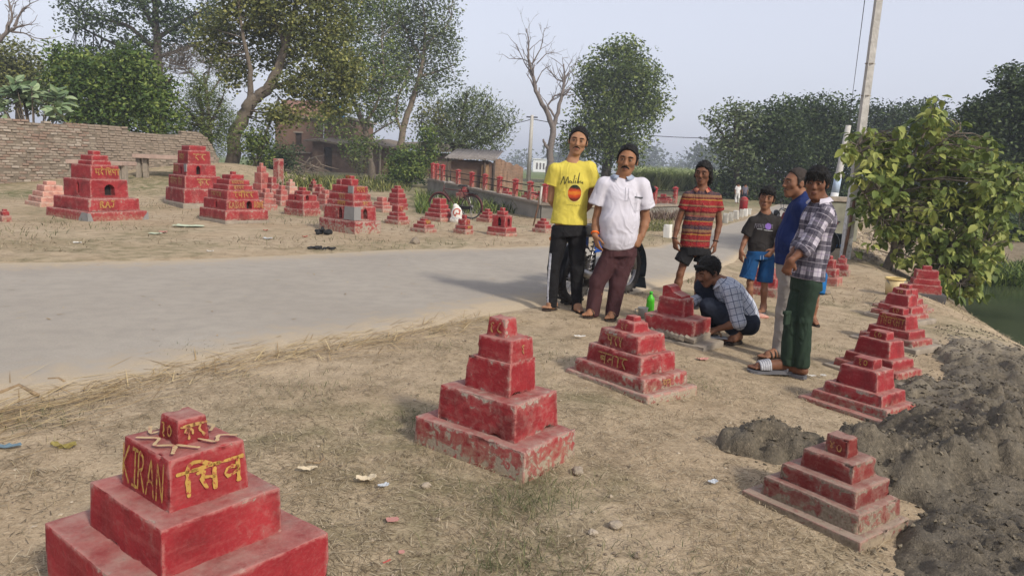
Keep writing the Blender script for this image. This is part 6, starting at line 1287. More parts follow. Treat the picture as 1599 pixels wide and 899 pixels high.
# ---------------------------------------------------------------- poles, wires, sticks
CONC = plain('pole_concrete', (.42, .40, .365), .9, .2, 7, .5)
def b_limed(t):
    z = t.sep(t.n('ShaderNodeTexCoord').outputs['Object'])[2]; n = t.noise(8, 6); w_ = t.mr(t.math('ADD', z, t.math('MULTIPLY', n, .15)), 1.66, 1.72, 1, 0)
    c = t.ramp(n, (.3, (.34, .32, .29)), (.7, (.47, .445, .41))); c = t.mix(w_, c, t.ramp(t.noise(16, 5), (.36, (.40, .38, .34)), (.5, (.58, .575, .56)))); t.col(c)
LIMED = m_print('limed_concrete', b_limed, .9)
b0 = GT(1319, 404); base = np.array((b0[0], b0[1], b0[2])); top_ = J(1380, -64, b0[1] - .05)
pole = thing('concrete_pole', 'tall square concrete utility pole with its foot whitewashed', 'pole', base); d = top_ - base
V = []
for f in np.linspace(-.03, 1, 24):
    r_ = .084 - .030 * f
    for sx, sy in ((-1, -1), (1, -1), (1, 1), (-1, 1)): V.append(d * f + np.array((sx * r_, sy * r_ * .9, 0)) + .002 * RNG.normal(size=3))
MB().add(V, [(4 * i + k, 4 * i + (k + 1) % 4, 4 * i + 4 + (k + 1) % 4, 4 * i + 4 + k) for i in range(23) for k in range(4)] + [(92, 93, 94, 95)]).build('shaft', LIMED, pole, bevel=.0)
for q in (.56, .665): MB().torus(d * q, unit(d), .098, .010, 4, 5).build('strap', M['cement'], pole)
x, y, z = GT(1314, 404); t = thing('wooden_post', 'weathered wooden post leaning beside the concrete pole', 'post', (x - .02, y - .1, z)); MB().tube([(0, 0, -.1), (.05, 0, .5), (.1, .02, 1.2)], (.035, .032, .028), 8).build('shaft', plain('brown_wood', (.14, .075, .045), .85, .3, 8, .4), t, True)
MB().tube([(.085, 0, 1.0), (.115, -.01, 1.02), (.118, .02, 1.1)], .01, 5).build('nail', M['dark'], t)
Yq = 23.0; a = J(1303, 330, Yq); zb = terr(a[0], Yq); tp = J(1325, 196, Yq); t = thing('concrete_pole', 'second concrete pole with a pale blue band further down the road', 'pole', (a[0] - .15, Yq, zb)); d2 = tp - np.array((a[0] - .15, Yq, zb))
MB().tube([d2 * -.02, d2 * .5, d2], (.13, .11, .085), 8).build('shaft', CONC, t, True); MB().tube([d2 * .36, d2 * .5], (.121, .116), 8).build('painted_band', plain('pale_blue_paint', (.34, .42, .52), .8), t, True); MB().tube([d2 * .18, d2 * .36], (.128, .122), 8).build('limewash_band', plain('limewash', (.55, .55, .54), .9), t, True)
WIRE = plain('black_wire', (.015, .015, .02), .6)
def wire(label, a, b, sag, r=.012, parent_mat=None):
    P_ = [a + (b - a) * f - (0, 0, sag * 4 * f * (1 - f)) for f in np.linspace(0, 1, 24)]; o = MB().tube(P_, r, 5).build('wire', parent_mat or WIRE, None, True); tag(o, label, 'wire'); return o
wire('dark service wire rising from the far blue-banded pole to the top of the picture', tp, J(1362, -90, 9.5), .12, .006)
Yf = 60.0; a = J(825, 282, Yf); zb = terr(a[0], Yf); tp2 = J(831, 180, Yf); t = thing('concrete_pole', 'slim pale pole far behind the parapet left of the dead tree', 'pole', (a[0], Yf, zb)); d3 = tp2 - np.array((a[0], Yf, zb)); MB().tube([d3 * -.02, d3], (.19, .13), 8).build('shaft', plain('pale_concrete', (.42, .40, .36), .9), t, True); MB().box(d3 * .97, (.45, .05, .05)).build('crossarm', WIRE, t)
wire('thin wire running left from the far pale pole', tp2 - (0, 0, .3), J(720, 192, 66), .4, .03); wire('long thin wire running right from the far pale pole behind the trees', tp2 - (0, 0, .3), J(1180, 214, 70), .6, .03)
STK = plain('grey_stick', (.26, .22, .17), .9, .3, 20)
x, y, z = GT(832, 352); t = thing('wooden_stick', 'thin stake leaning upright in the grass left of the yellow shirt', 'stick', (x, y, z)); s_ = y / FPX; MB().tube([(0, 0, -.05), (6 * s_, 0, 28 * s_), (10 * s_, 0, 62 * s_)], (.022, .02, .016), 7).build('shaft', plain('brown_wood', (.14, .075, .045), .85), t, True); MB().tube([(9 * s_, -.01, 34 * s_), (11 * s_, -.01, 62 * s_)], .03, 6).build('pale_tip', plain('pale_concrete', (.42, .40, .36), .9), t, True)
x, y, z = GT(352, 300); y = 34; c0, c1 = J(404, 240, 38), J(436, 152, 38); o = MB().tube([c0 - (.6, 0, 1.5), c0, c1], (.09, .08, .06), 7).build('fallen_pole', STK, None, True); tag(o, 'pale broken pole leaning steeply against the bushes left of the brick house', 'pole')
# ---------------------------------------------------------------- motorcycles, bicycle and small things
RUB = plain('tyre_rubber', (.040, .036, .032), .9, .3, 40, .6); CHR = plain('chrome', (.26, .25, .25), .4, .25, metal=.8); STL = plain('grey_engine_metal', (.30, .29, .28), .45, .25, 14, metal=.6); BLKP = plain('black_vehicle_paint', (.012, .012, .014), .3, .2); NAVY = plain('slate_blue_mudguard', (.035, .048, .062), .5, .25); BLUEP = plain('blue_vehicle_paint', (.01, .06, .28), .3, .1); VIN = plain('black_vinyl', (.02, .019, .018), .6, .2); REDL = plain('red_lens', (.35, .01, .01), .3); LENS = plain('clear_lens', (.5, .5, .48), .15)
def wheel(t, x, R_, r, spokes=16, knob=True, z=None, name='wheel'):
    z = R_ if z is None else z; w = MB().lathe([(.03, -.045), (.05, -.04), (.05, .04), (.03, .045)], (x, 0, z), 14, Matrix.Rotation(R(90), 3, 'X')).build('wheel', CHR, t, True)
    MB().torus((x, 0, z), (0, 1, 0), R_ - r, r, 40, 10).build('tyre', RUB, w, True); MB().torus((x, 0, z), (0, 1, 0), R_ - 2 * r + .004, .012 if r < .03 else .018, 36, 6).build('rim', CHR, w, True); sp = MB()
    for k in range(spokes):
        a = 2 * math.pi * k / spokes; b = a + (.5 if k % 2 else -.5); s_ = .03 if k % 2 else -.03; sp.tube([(x + .045 * math.cos(b), s_, z + .045 * math.sin(b)), (x + (R_ - 2 * r) * math.cos(a), 0, z + (R_ - 2 * r) * math.sin(a))], .0025, 4)
    sp.build('spokes', CHR, w)
    if knob and r > .03:
        tr = MB()
        for k in range(44):
            a = 2 * math.pi * k / 44
            for y_ in (-.028, .028) if k % 2 else (0,): tr.box((x + (R_ - .003) * math.cos(a), y_, z + (R_ - .003) * math.sin(a)), (.009, .015, .012), Matrix.Rotation(-a, 3, 'Y'))
        tr.build('tread', RUB, w)
    return w
def arcpts(x, z, r, a0, a1, y=0, n=12): return [(x + r * math.cos(R(a0 + (a1 - a0) * i / n)), y, z + r * math.sin(R(a0 + (a1 - a0) * i / n))) for i in range(n + 1)]
def guard(t, name, x, z, r, a0, a1, w, mat, flare=0.0):
    p = arcpts(x, z, r, a0, a1); V = []
    for i, q in enumerate(p):
        ww = w * (1 + flare * i / len(p)); d = np.array((q[0] - x, 0, q[2] - z)) / r
        for yy, dr in ((-ww, -.035), (-ww * .7, .0), (0, .012), (ww * .7, 0), (ww, -.035)): V.append(np.array(q) + d * dr + (0, yy, 0))
    o = np_mesh(name, V, [(i * 5 + k, i * 5 + k + 1, i * 5 + 6 + k, i * 5 + 5 + k) for i in range(len(p) - 1) for k in range(4)], mat, t); o.modifiers.new('thickness', 'SOLIDIFY').thickness = .006; return o
def motorcycle(label, loc, rz, steer=0.0, tank=BLUEP, front=NAVY, s=1.0, group=None):
    t = thing('motorcycle', label, 'motorcycle', loc, rz, group); t.scale = (s, s, s)
    wheel(t, -.63, .30, .052); wheel(t, .63, .29, .045); hx, hz = .63, .29
    MB().tube([(-.15, 0, .78), (.30, 0, .80), (.40, 0, .86)], .022, 8).tube([(.38, 0, .84), (.28, 0, .38), (-.05, 0, .26), (-.22, 0, .34), (-.2, 0, .75)], .020, 8).tube([(-.2, .06, .72), (-.62, .10, .74), (-.85, .09, .80)], .014, 8).tube([(-.2, -.06, .72), (-.62, -.10, .74), (-.85, -.09, .80)], .014, 8).build('frame', BLKP, t, True)
    for g in (-1, 1):
        MB().tube([(.40, g * .085, .92), (hx - .03, g * .085, hz + .2), (hx, g * .085, hz)], (.020, .022, .024), 10).build('fork', CHR, t, True); MB().tube([(-.22, g * .075, .36), (-.63, g * .085, .30)], .018, 8).build('swingarm', BLKP, t, True)
        a, b = np.array((-.58, g * .12, .32)), np.array((-.42, g * .12, .70)); sp = MB()
        sp.tube([a + (b - a) * f + .032 * np.array((math.cos(f * 50), math.sin(f * 50), 0)) for f in np.linspace(.12, .95, 70)], .006, 5).tube([a, b], .014, 8); sp.build('shock_absorber', CHR, t, True)
        MB().tube([(-.05, g * .10, .30), (-.05, g * .22, .28)], .013, 8).build('footpeg', VIN, t, True); P, F, e, l = rbox(.16, .012, .52, .70, .02, 4, 0, 1); np_mesh('side_panel', P + [-.30, g * .13, .04], F, BLUEP if front is NAVY else BLKP, t)
        MB().tube([(.40, g * .06, 1.0), (.36, g * .22, 1.06), (.28, g * .36, 1.03)], .011, 8).build('handlebar', CHR, t, True); MB().tube([(.31, g * .28, 1.04), (.25, g * .39, 1.02)], .017, 8).build('grip', VIN, t, True)
        MB().tube([(.34, g * .26, 1.05), (.36, g * .32, 1.20)], .005, 5).ball((.36, g * .34, 1.23), (.02, .065, .045)).build('mirror', BLKP, t, True); MB().ball((-.84, g * .16, .70), (.03, .03, .03)).build('indicator', plain('amber_lens', (.5, .16, .02), .3), t, True)
    P, F, e, l = rbox(.24, .13, .76, .98, .07, 8, 0, 2, .75); np_mesh('fuel_tank', P + [.13, 0, 0], F, tank, t); P, F, e, l = rbox(.36, .125, .74, .84, .04, 8, .0, 3, .9); np_mesh('seat', P + [-.45, 0, .0], F, VIN, t)
    P, F, e, l = rbox(.15, .12, .22, .46, .03, 6, 0, 4); eng = np_mesh('engine', P + [.06, 0, 0], F, STL, t); MB().lathe([(.10, -.16), (.11, -.13), (.11, .13), (.10, .16)], (-.02, 0, .33), 16, Matrix.Rotation(R(90), 3, 'X')).build('crankcase_cover', CHR, eng, True)
    for q in range(7): MB().box((.16 + q * .006, 0, .47 + q * .025), (.085, .085, .006)).build('cooling_fin', STL, eng, bevel=.002)
    MB().tube([(.22, -.06, .5), (.30, -.12, .36), (.20, -.14, .22), (-.2, -.15, .24), (-.45, -.15, .30)], .02, 8).tube([(-.40, -.15, .29), (-.80, -.16, .40)], (.035, .042), 10).build('exhaust', CHR, t, True); P, F, e, l = rbox(.22, .035, .24, .40, .02, 5, 0, 6); np_mesh('chain_case', P + [-.36, .12, 0], F, BLKP, t)
    guard(t, 'front_mudguard', hx, hz, .345, 150, -22, .075, front, .25); MB().add([(hx + .30, -.085, .16), (hx + .30, .085, .16), (hx + .345, .095, .02), (hx + .345, -.095, .02), (hx + .312, -.085, .16), (hx + .312, .085, .16), (hx + .357, .095, .02), (hx + .357, -.095, .02)], [(0, 1, 2, 3), (7, 6, 5, 4), (0, 4, 5, 1), (1, 5, 6, 2), (2, 6, 7, 3), (3, 7, 4, 0)]).build('mud_flap', front, t)
    guard(t, 'rear_mudguard', -.63, .30, .36, 60, 190, .085, BLKP, .1); hl = MB().ball((.47, 0, .92), (.09, .10, .10), 16, 10).build('headlight', BLKP, t, True); MB().ball((.525, 0, .92), (.04, .082, .082), 14, 8).build('lens', LENS, hl, True); P, F, e, l = rbox(.04, .07, .76, .84, .02, 4, 0, 5); np_mesh('tail_light', P + [-.88, 0, 0], F, REDL, t)
    MB().tube([(-.95, -.10, .82), (-.80, -.14, .86), (-.60, -.14, .85)], .011, 6).tube([(-.95, .10, .82), (-.80, .14, .86), (-.60, .14, .85)], .011, 6).tube([(-.95, -.10, .82), (-.95, .10, .82)], .011, 6).build('grab_rail', CHR, t, True); MB().tube([(-.03, .12, .25), (.12, .26, .02)], .012, 7).build('side_stand', BLKP, t, True); return t
ra_, rb_ = GT(892, 466), GT(979, 452); d = rb_ - ra_; rz = math.atan2(d[1], d[0]) + R(16)
motorcycle('dark motorcycle with a slate front mudguard parked behind the two standing men', (1.0, 8.07, terr(1.0, 8.07)), R(55), tank=BLKP)
x, y, z = GT(1297, 407); motorcycle('black motorcycle parked nose-in by the leaning pole, half hidden by the checked shirt', (x - .35, y + 1.1, z), R(155), s=.9, front=BLKP, tank=plain('dark_red_paint', (.10, .008, .012), .3))
# bicycle with a white sack
bl, br = GT(690, 338), GT(731, 342); d = br - bl; s_ = .92
t = thing('bicycle', 'old maroon roadster bicycle standing behind the stepped field tomb', 'bicycle', (bl + br) / 2, math.atan2(d[1], d[0]) + math.pi); t.scale = (s_,) * 3; FR = plain('maroon_frame_paint', (.075, .022, .022), .5, .3)
wheel(t, -.525, .34, .020, 24, False); wheel(t, .525, .34, .020, 24, False)
MB().tube([(-.525, 0, .34), (-.06, 0, .28), (.40, 0, .80)], .014, 7).tube([(-.06, 0, .28), (-.20, 0, .86)], .014, 7).tube([(-.18, 0, .78), (.38, 0, .82)], .014, 7).tube([(-.19, 0, .80), (-.525, .05, .34)], .009, 6).tube([(-.19, 0, .80), (-.525, -.05, .34)], .009, 6).tube([(.38, 0, .92), (.41, 0, .76), (.525, 0, .34)], .014, 7).build('frame', FR, t, True)
P, F, e, l = rbox(.13, .09, .90, .96, .025, 6, 0, 3, .8); np_mesh('saddle', P + [-.23, 0, 0], F, VIN, t); MB().tube([(-.20, 0, .84), (-.22, 0, .92)], .012, 6).build('seat_post', CHR, t, True)
MB().tube([(.38, 0, .92), (.37, 0, 1.0)], .012, 7).tube([(.20, -.25, 1.0), (.34, -.22, 1.03), (.37, 0, 1.0), (.34, .22, 1.03), (.20, .25, 1.0)], .011, 7).build('handlebar', CHR, t, True)
guard(t, 'rear_mudguard', -.525, .34, .37, 40, 200, .025, FR); guard(t, 'front_mudguard', .525, .34, .37, 160, 10, .025, FR); MB().torus((-.06, 0, .28), (0, 1, 0), .085, .008, 20, 5).build('chainring', CHR, t, True)
for g in (-1, 1): c_ = MB().tube([(-.06, g * .05, .28), (-.06 + g * .12, g * .06, .28 - g * .10)], .009, 6).build('crank', CHR, t, True); MB().box((-.06 + g * .12, g * .11, .28 - g * .10), (.045, .04, .012)).build('pedal', VIN, c_, bevel=.003)
MB().box((-.50, 0, .74), (.22, .065, .008)).tube([(-.68, .05, .74), (-.535, .05, .34)], .006, 5).tube([(-.68, -.05, .74), (-.535, -.05, .34)], .006, 5).build('carrier', BLKP, t); MB().tube([(-.53, .06, .33), (-.62, .16, .0)], .01, 6).build('kick_stand', CHR, t, True); P, F, e, l = rbox(.30, .02, .26, .36, .02, 4, 0, 7); np_mesh('chain_guard', P + [-.27, .04, 0], F, BLKP, t)
x, y, z = GT(713, 347); s2 = y / FPX; t = thing('sack', 'bulging white woven sack with a red print leaning by the bicycle', 'sack', (x, y - .1, z)); C = Field(); w_ = 8 * s2; h_ = 26 * s2
C.cone((0, 0, w_ * .7), (.01, 0, h_ * .62), w_ * 1.02, w_ * .98, .05, .8, X_); C.cone((0, 0, h_ * .6), (-.02, 0, h_ * .92), w_ * .95, w_ * .5, .05, .7, X_); C.cone((-w_ * .8, 0, .05), (w_ * .8, 0, .05), .06, .06, .05); sk = C.mesh('bag', .012, plain('white_woven_plastic', (.56, .54, .50), .8, .12, 20, .3), t, np.zeros(3), wrinkle(.014, 91, 5))
print_on(sk, 'print', [circ(0, .02, .09, 14, 30, 250), [(-.06, -.05), (.0, .0), (.07, -.02)], circ(.02, .03, .045, 9, 200, 420)], .03, np.array((.02, 0, h_ * .56)), Y_, X_, Z_, plain('red_print', (.36, .10, .075), .9)); print_on(sk, 'print_lettering', [[(x_, 0), (x_ + .02, .03)] for x_ in np.arange(-.1, .09, .035)], .012, np.array((0, 0, h_ * .24)), Y_, X_, Z_, plain('grey_blue_print', (.22, .22, .27), .9))
MB().tube([(-.03, 0, h_ * .93), (-.05, 0, h_ * 1.0), (-.08, 0, h_ * 1.04)], (.05, .07, .03), 8).build('tied_mouth', plain('white_woven_plastic', (.5, .5, .5)), t, True)
# green bottle, white mug, bucket
x, y, z = GT(1011, 493); t = thing('bottle', 'bright green plastic bottle standing on the ground beside the white mug', 'bottle', (x + .02, y, z)); GB = plain('bright_green_plastic', (.10, .62, .03), .3, .05); MB().lathe([(.038, 0), (.042, .01), (.042, .12), (.038, .14), (.042, .155), (.034, .19), (.016, .215), (.014, .235)], n=18).build('body', GB, t, True); MB().lathe([(.018, .228), (.018, .25), (.015, .253)], n=14).build('cap', plain('green_cap', (.05, .42, .03), .4), t, True)
x, y, z = GT(1003, 493); t = thing('mug', 'small dusty white plastic mug beside the green bottle', 'mug', (x - .01, y - .07, z)); WPL = plain('dusty_white_plastic', (.46, .44, .40), .6, .12); MB().lathe([(.040, 0), (.050, .09), (.052, .10), (.046, .10), (.040, .02), (.0, .015)], n=18).build('body', WPL, t, True); MB().tube([(-.048, 0, .085), (-.078, 0, .08), (-.078, 0, .04), (-.044, 0, .025)], .006, 6).build('handle', WPL, t, True)
x, y, z = GT(1400, 462); s2 = y / FPX; t = thing('bucket', 'cream plastic bucket standing behind the row of bank tombs', 'bucket', (x, y + .1, z)); CRM = plain('cream_plastic', (.50, .39, .20), .5, .12, 5); rr, hh = 14.2 * s2, 28 * s2; MB().lathe([(rr * .84, 0), (rr * .96, hh * .93), (rr * .94, hh * .93), (rr * .8, .02), (0, .02)], n=28).build('body', CRM, t, True); MB().torus((0, 0, hh * .93), (0, 0, 1), rr * .98, .016, 30, 7).build('rim', plain('yellowed_rim', (.54, .40, .16), .5), t, True); MB().tube([(rr * math.cos(a), -.02 - rr * .12 * math.sin(a) * 4, hh * .90 - .10 * math.sin(a)) for a in np.linspace(0, math.pi, 14)], .006, 6).build('handle', CHR, t, True)
x, y, z = GT(1329, 396); t = thing('plastic_bin', 'dark tub standing just behind the concrete pole', 'bin', (x, y + .8, z)); MB().lathe([(.13, 0), (.15, .34), (.16, .36), (.14, .36), (.12, .03), (0, .03)], n=20).build('body', plain('dark_teal_plastic', (.02, .035, .045), .5), t, True); MB().lathe([(.152, .07), (.155, .10), (.152, .13)], n=20).build('blue_band', plain('blue_plastic_band', (.03, .12, .30), .5), t, True)
x, y, z = GT(1306, 402); y += 3.5; c = J(1309, 356, y); t = thing('culvert_wall', 'mossy concrete culvert wall behind the checked shirt and the pole', 'wall', (c[0], y, terr(c[0], y)), R(12)); MOS = plain('mossy_concrete', (.19, .185, .14), .95, .3, 4, .5); MB().box((0, 0, .45), (.42, .20, .5)).build('block', MOS, t, bevel=.03); MB().box((0, 0, 1.0), (.5, .26, .06)).build('slab', M['cement'], t, bevel=.02)
# litter: every piece its own thing
CLR = {'cream paper': (.44, .37, .26), 'white paper': (.48, .46, .42), 'blue plastic': (.10, .15, .18), 'pink wrapper': (.40, .19, .16), 'pale green cloth': (.40, .44, .31), 'black rag': (.015, .015, .016), 'brown leaf': (.20, .125, .055), 'yellow leaf': (.22, .18, .055), 'red chip': (.33, .075, .055), 'clear plastic': (.36, .38, .40)}
def scrap(name, kind, label, cat, u, v, w, l, rz, curl=.25, group=None, h=0.0):
    x, y, z = GT(u, v); c = CLR[kind]; V = []; n = 7; g = np.random.default_rng(int(u * 7 + v))
    for i in range(n):
        for j in range(n):
            a, b = i / (n - 1) - .5, j / (n - 1) - .5; k = 1 - .35 * abs(b) * (1 + .5 * math.sin(5 * a)); V.append((a * w * k, b * l * (1 - .2 * abs(a)), .006 + h + curl * w * (a * a + .5 * b * b + .10 * g.normal())))
    o = np_mesh(name, np.array(V), grid_faces(n, n), plain('litter_' + kind.replace(' ', '_'), c, .75, .15, 20), None, False); o.modifiers.new('thickness', 'SOLIDIFY').thickness = .0015
    o.location = (x, y, z + .012); o.rotation_euler = (0, 0, R(rz)); return tag(o, label, cat, group)
scrap('dry_leaf', 'cream paper', 'pale curled dry leaf lying between the KIRAN tomb and the chipped tomb', 'leaf', 572, 753, .09, .055, 20, .4)
scrap('paper_scrap', 'cream paper', 'torn cream paper scrap right of the KIRAN tomb', 'litter', 480, 737, .09, .03, 10, .3); scrap('plastic_scrap', 'clear plastic', 'small shiny clear plastic scrap beside the pale curled leaf', 'litter', 599, 763, .05, .03, 35, .3)
scrap('wrapper', 'blue plastic', 'blue plastic wrapper at the left edge of the foreground', 'litter', 12, 702, .12, .04, 12, .2); scrap('dry_leaf', 'yellow leaf', 'twisted green-yellow leaf in the grass left of the KIRAN tomb', 'leaf', 100, 703, .12, .03, 0, .5)
scrap('brick_chip', 'pink wrapper', 'flat pinkish chip of painted plaster on the soil, centre foreground', 'chip', 613, 817, .05, .035, 15, .1); scrap('brick_chip', 'red chip', 'tiny red stick-like scrap at the bottom of the picture', 'chip', 604, 883, .035, .008, 50, .1); scrap('brick_chip', 'pink wrapper', 'small pink plaster chip near the bottom edge', 'chip', 627, 868, .022, .022, 15, .1)
scrap('wrapper', 'pink wrapper', 'pink foil wrapper by the crouching man\'s tomb', 'litter', 1097, 564, .11, .05, 20, .3); scrap('wrapper', 'white paper', 'white paper scrap between the chipped tomb and the faded-letter tomb', 'litter', 905, 528, .10, .04, 8, .2); scrap('wrapper', 'pink wrapper', 'pink scrap on the ground right of the faded-letter tomb', 'litter', 1098, 567 - 4, .05, .03, 60, .2)
scrap('plastic_scrap', 'clear plastic', 'grey-blue plastic scrap left of the brown pyramid tomb', 'litter', 1113, 757, .05, .03, 30, .3); scrap('white_scrap', 'white paper', 'white torn scrap in front of the checked-shirt boy\'s feet', 'litter', 1268, 590, .06, .04, 10, .3); scrap('white_scrap', 'white paper', 'white scrap lying on the soil right of the boy in green trousers', 'litter', 1285, 589, .05, .04, 40, .3)
scrap('cloth', 'pale green cloth', 'pale green cloth spread on the soil in front of the wide shrine tomb', 'cloth', 295, 354, .58, .34, 5, .05); scrap('cloth', 'pale green cloth', 'scrap of green cloth beside a pink wrapper below the broken-topped shrine', 'cloth', 243, 366, .22, .16, 5, .1); scrap('wrapper', 'pink wrapper', 'crumpled pink and white wrapper next to the green cloth scrap', 'litter', 255, 364, .13, .10, 5, .4)
scrap('wrapper', 'white paper', 'white paper scrap in the grass below the RAJ tomb', 'litter', 121, 381, .11, .08, 5, .4); scrap('wrapper', 'red chip', 'orange-red scrap on the roadside soil left of the black bundle', 'litter', 476, 371, .10, .08, 5, .4); scrap('wrapper', 'red chip', 'red scrap on the soil right of the wide shrine tomb', 'litter', 415, 361, .09, .08, 5, .4); scrap('wrapper', 'white paper', 'white paper near the road at the left', 'litter', 328, 394, .10, .05, 5, .3); scrap('wrapper', 'clear plastic', 'clear plastic bag on the soil below the red scrap', 'litter', 418, 374, .16, .10, 5, .3)
for u, v, nm, lb, w_, h_ in ((505, 366, 'cloth_bundle', 'crumpled black rag bundle in front of the cement-patched tomb', .17, .10), (500, 389, 'cloth_bundle', 'flat black rag lying at the far road edge', .24, .04)):
    x, y, z = GT(u, v); C = Field(); g = np.random.default_rng(u)
    for k in range(22): C.ell((g.normal() * w_ * .45, g.normal() * .07, h_ * .3 + abs(g.normal()) * h_ * .3), (w_ * .2 * g.uniform(.4, 1), .04, h_ * .3), None, .015)
    o = C.mesh(nm, .014, plain('black_rag', CLR['black rag'], .85, .3, 10), None, np.zeros(3), wrinkle(.014, u, 9)); o.location = (x, y, z); tag(o, lb, 'rag')
STN = m_tint('field_stone', [(.2, (.15, .12, .09)), (.5, (.25, .205, .155)), (.8, (.34, .285, .22))], .9, 9, .5)
def stone(label, u, v, r, seed, flat=.6, mat=None, name='stone', group=None):
    x, y, z = GT(u, v); mb = MB().ball((0, 0, 0), (r, r * .8, r * flat), 12, 8); V_ = np.array(mb.v); V_ = V_ * (1 + .6 * fbm(V_ / r, 1.3, 3, seed))[:, None]; mb.v = [tuple(q) for q in V_]; o = mb.build(name, mat or STN); o.location = (x, y, z + r * flat * .45); o.rotation_euler = (0, 0, seed); tag(o, label, 'stone', group)
stone('grey rubble block beside a red chip on the far roadside', 648, 380, .11, 5); stone('grey stone beside the pale curled leaf', 666, 760, .022, 7); stone('pinkish slab of rubble behind the crouching man\'s sandals', 1184, 495, .10, 9, .3, M['pink']); stone('broken clod by the corner of the chipped tomb', 902, 738, .035, 11); stone('small dark stone on the soil in front of the brown pyramid tomb', 960, 822, .028, 13); stone('grey stone among dry grass at lower centre', 925, 833, .02, 15)
stone('rough grey slab beside the rounded-topped tomb near the pole', 1283, 458, .16, 17, .3); stone('lump of rubble at the right foot of the word-painted bank tomb', 1452, 540, .10, 19, .5); stone('cement lump by the trowel next to the crouching man', 1116, 530, .05, 21, .5)
STK2 = plain('dry_branch', (.24, .17, .10), .9, .3, 20)
for lb, pts_, r_ in (('forked dry branch lying on the road edge at the left', [(0, 618), (30, 606), (48, 616), (60, 622)], .010), ('thin brown twig lying on the road surface', [(75, 596), (92, 595), (101, 600)], .006), ('curved pale root on the soil right of the KIRAN tomb', [(478, 727), (498, 729), (506, 722), (503, 714)], .004)):
    o = MB().tube([GT(u, v) + (0, 0, .02) for u, v in pts_], r_, 6).build('twig', STK2, None, True); tag(o, lb, 'twig')
# ---------------------------------------------------------------- trees and bushes
BARK = {'grey': plain('grey_bark', (.13, .105, .08), .95, .35, 9, .7), 'dark': plain('dark_bark', (.055, .044, .034), .95, .35, 9, .7), 'pale': plain('pale_bark', (.17, .135, .10), .95, .3, 9, .6), 'bare': plain('bare_grey_wood', (.15, .125, .11), .9, .3, 9, .5)}
LF = {'mid': m_leafy('mid_green_leaves', (.030, .050, .012), (.092, .135, .032), (.25, .29, .08)), 'dark': m_leafy('dark_green_leaves', (.016, .030, .011), (.040, .066, .022), (.11, .15, .05)),
      'olive': m_leafy('olive_leaves', (.045, .056, .016), (.12, .138, .038), (.29, .28, .085)), 'yellow': m_leafy('yellowing_leaves', (.055, .055, .016), (.12, .115, .030), (.26, .20, .05)),
      'grey': m_leafy('grey_green_leaves', (.042, .060, .025), (.10, .135, .055), (.22, .26, .12)), 'bright': m_leafy('bright_green_leaves', (.024, .046, .011), (.078, .130, .027), (.24, .29, .07)),
      'brown': m_leafy('withered_leaves', (.075, .060, .040), (.14, .115, .085), (.22, .185, .14)), 'far': m_leafy('distant_leaves', (.030, .045, .022), (.055, .078, .036), (.10, .125, .06)), 'broad': m_leafy('broad_pale_leaves', (.09, .14, .065), (.17, .24, .12), (.30, .37, .20), .2), 'big': m_leafy('large_drooping_leaves', (.07, .105, .022), (.17, .215, .052), (.38, .39, .105), .3)}
def leaf_cloud(cl, rad, per, size, rng, aspect=.5, droop=0.0, up=.5, tvar=.28, tbase=None):
    """Leaf blades round clump centres cl (n,3): vertices, faces, tint."""
    n = len(cl); m = n * per; q = rng.normal(size=(m, 3)); q *= np.minimum(1, 1.25 / (np.linalg.norm(q, axis=1, keepdims=True) + 1e-9)); c = np.repeat(cl, per, 0) + q * np.array((1, 1, .75)) * rad * 1.25
    d = rng.normal(size=(m, 3)); d[:, 2] = d[:, 2] * .6 - droop; d /= np.linalg.norm(d, axis=1, keepdims=True)
    nn = rng.normal(size=(m, 3)) + (0, 0, up); s = np.cross(d, nn); s /= np.linalg.norm(s, axis=1, keepdims=True) + 1e-9; nn = np.cross(s, d)
    L = (size * (.65 + .7 * rng.random(m)))[:, None]; w = L * aspect * .5
    V = np.stack([c, c + d * L * .45 + s * w - nn * L * .06, c + d * L, c + d * L * .45 - s * w - nn * L * .06], 1).reshape(-1, 3)
    F = np.arange(m * 4).reshape(-1, 4); ct = rng.random(n) if tbase is None else tbase; t = np.clip(np.repeat(ct * .6 + .2, per) + rng.normal(size=m) * tvar * .6, 0, 1); return V, F, np.repeat(t, 4)
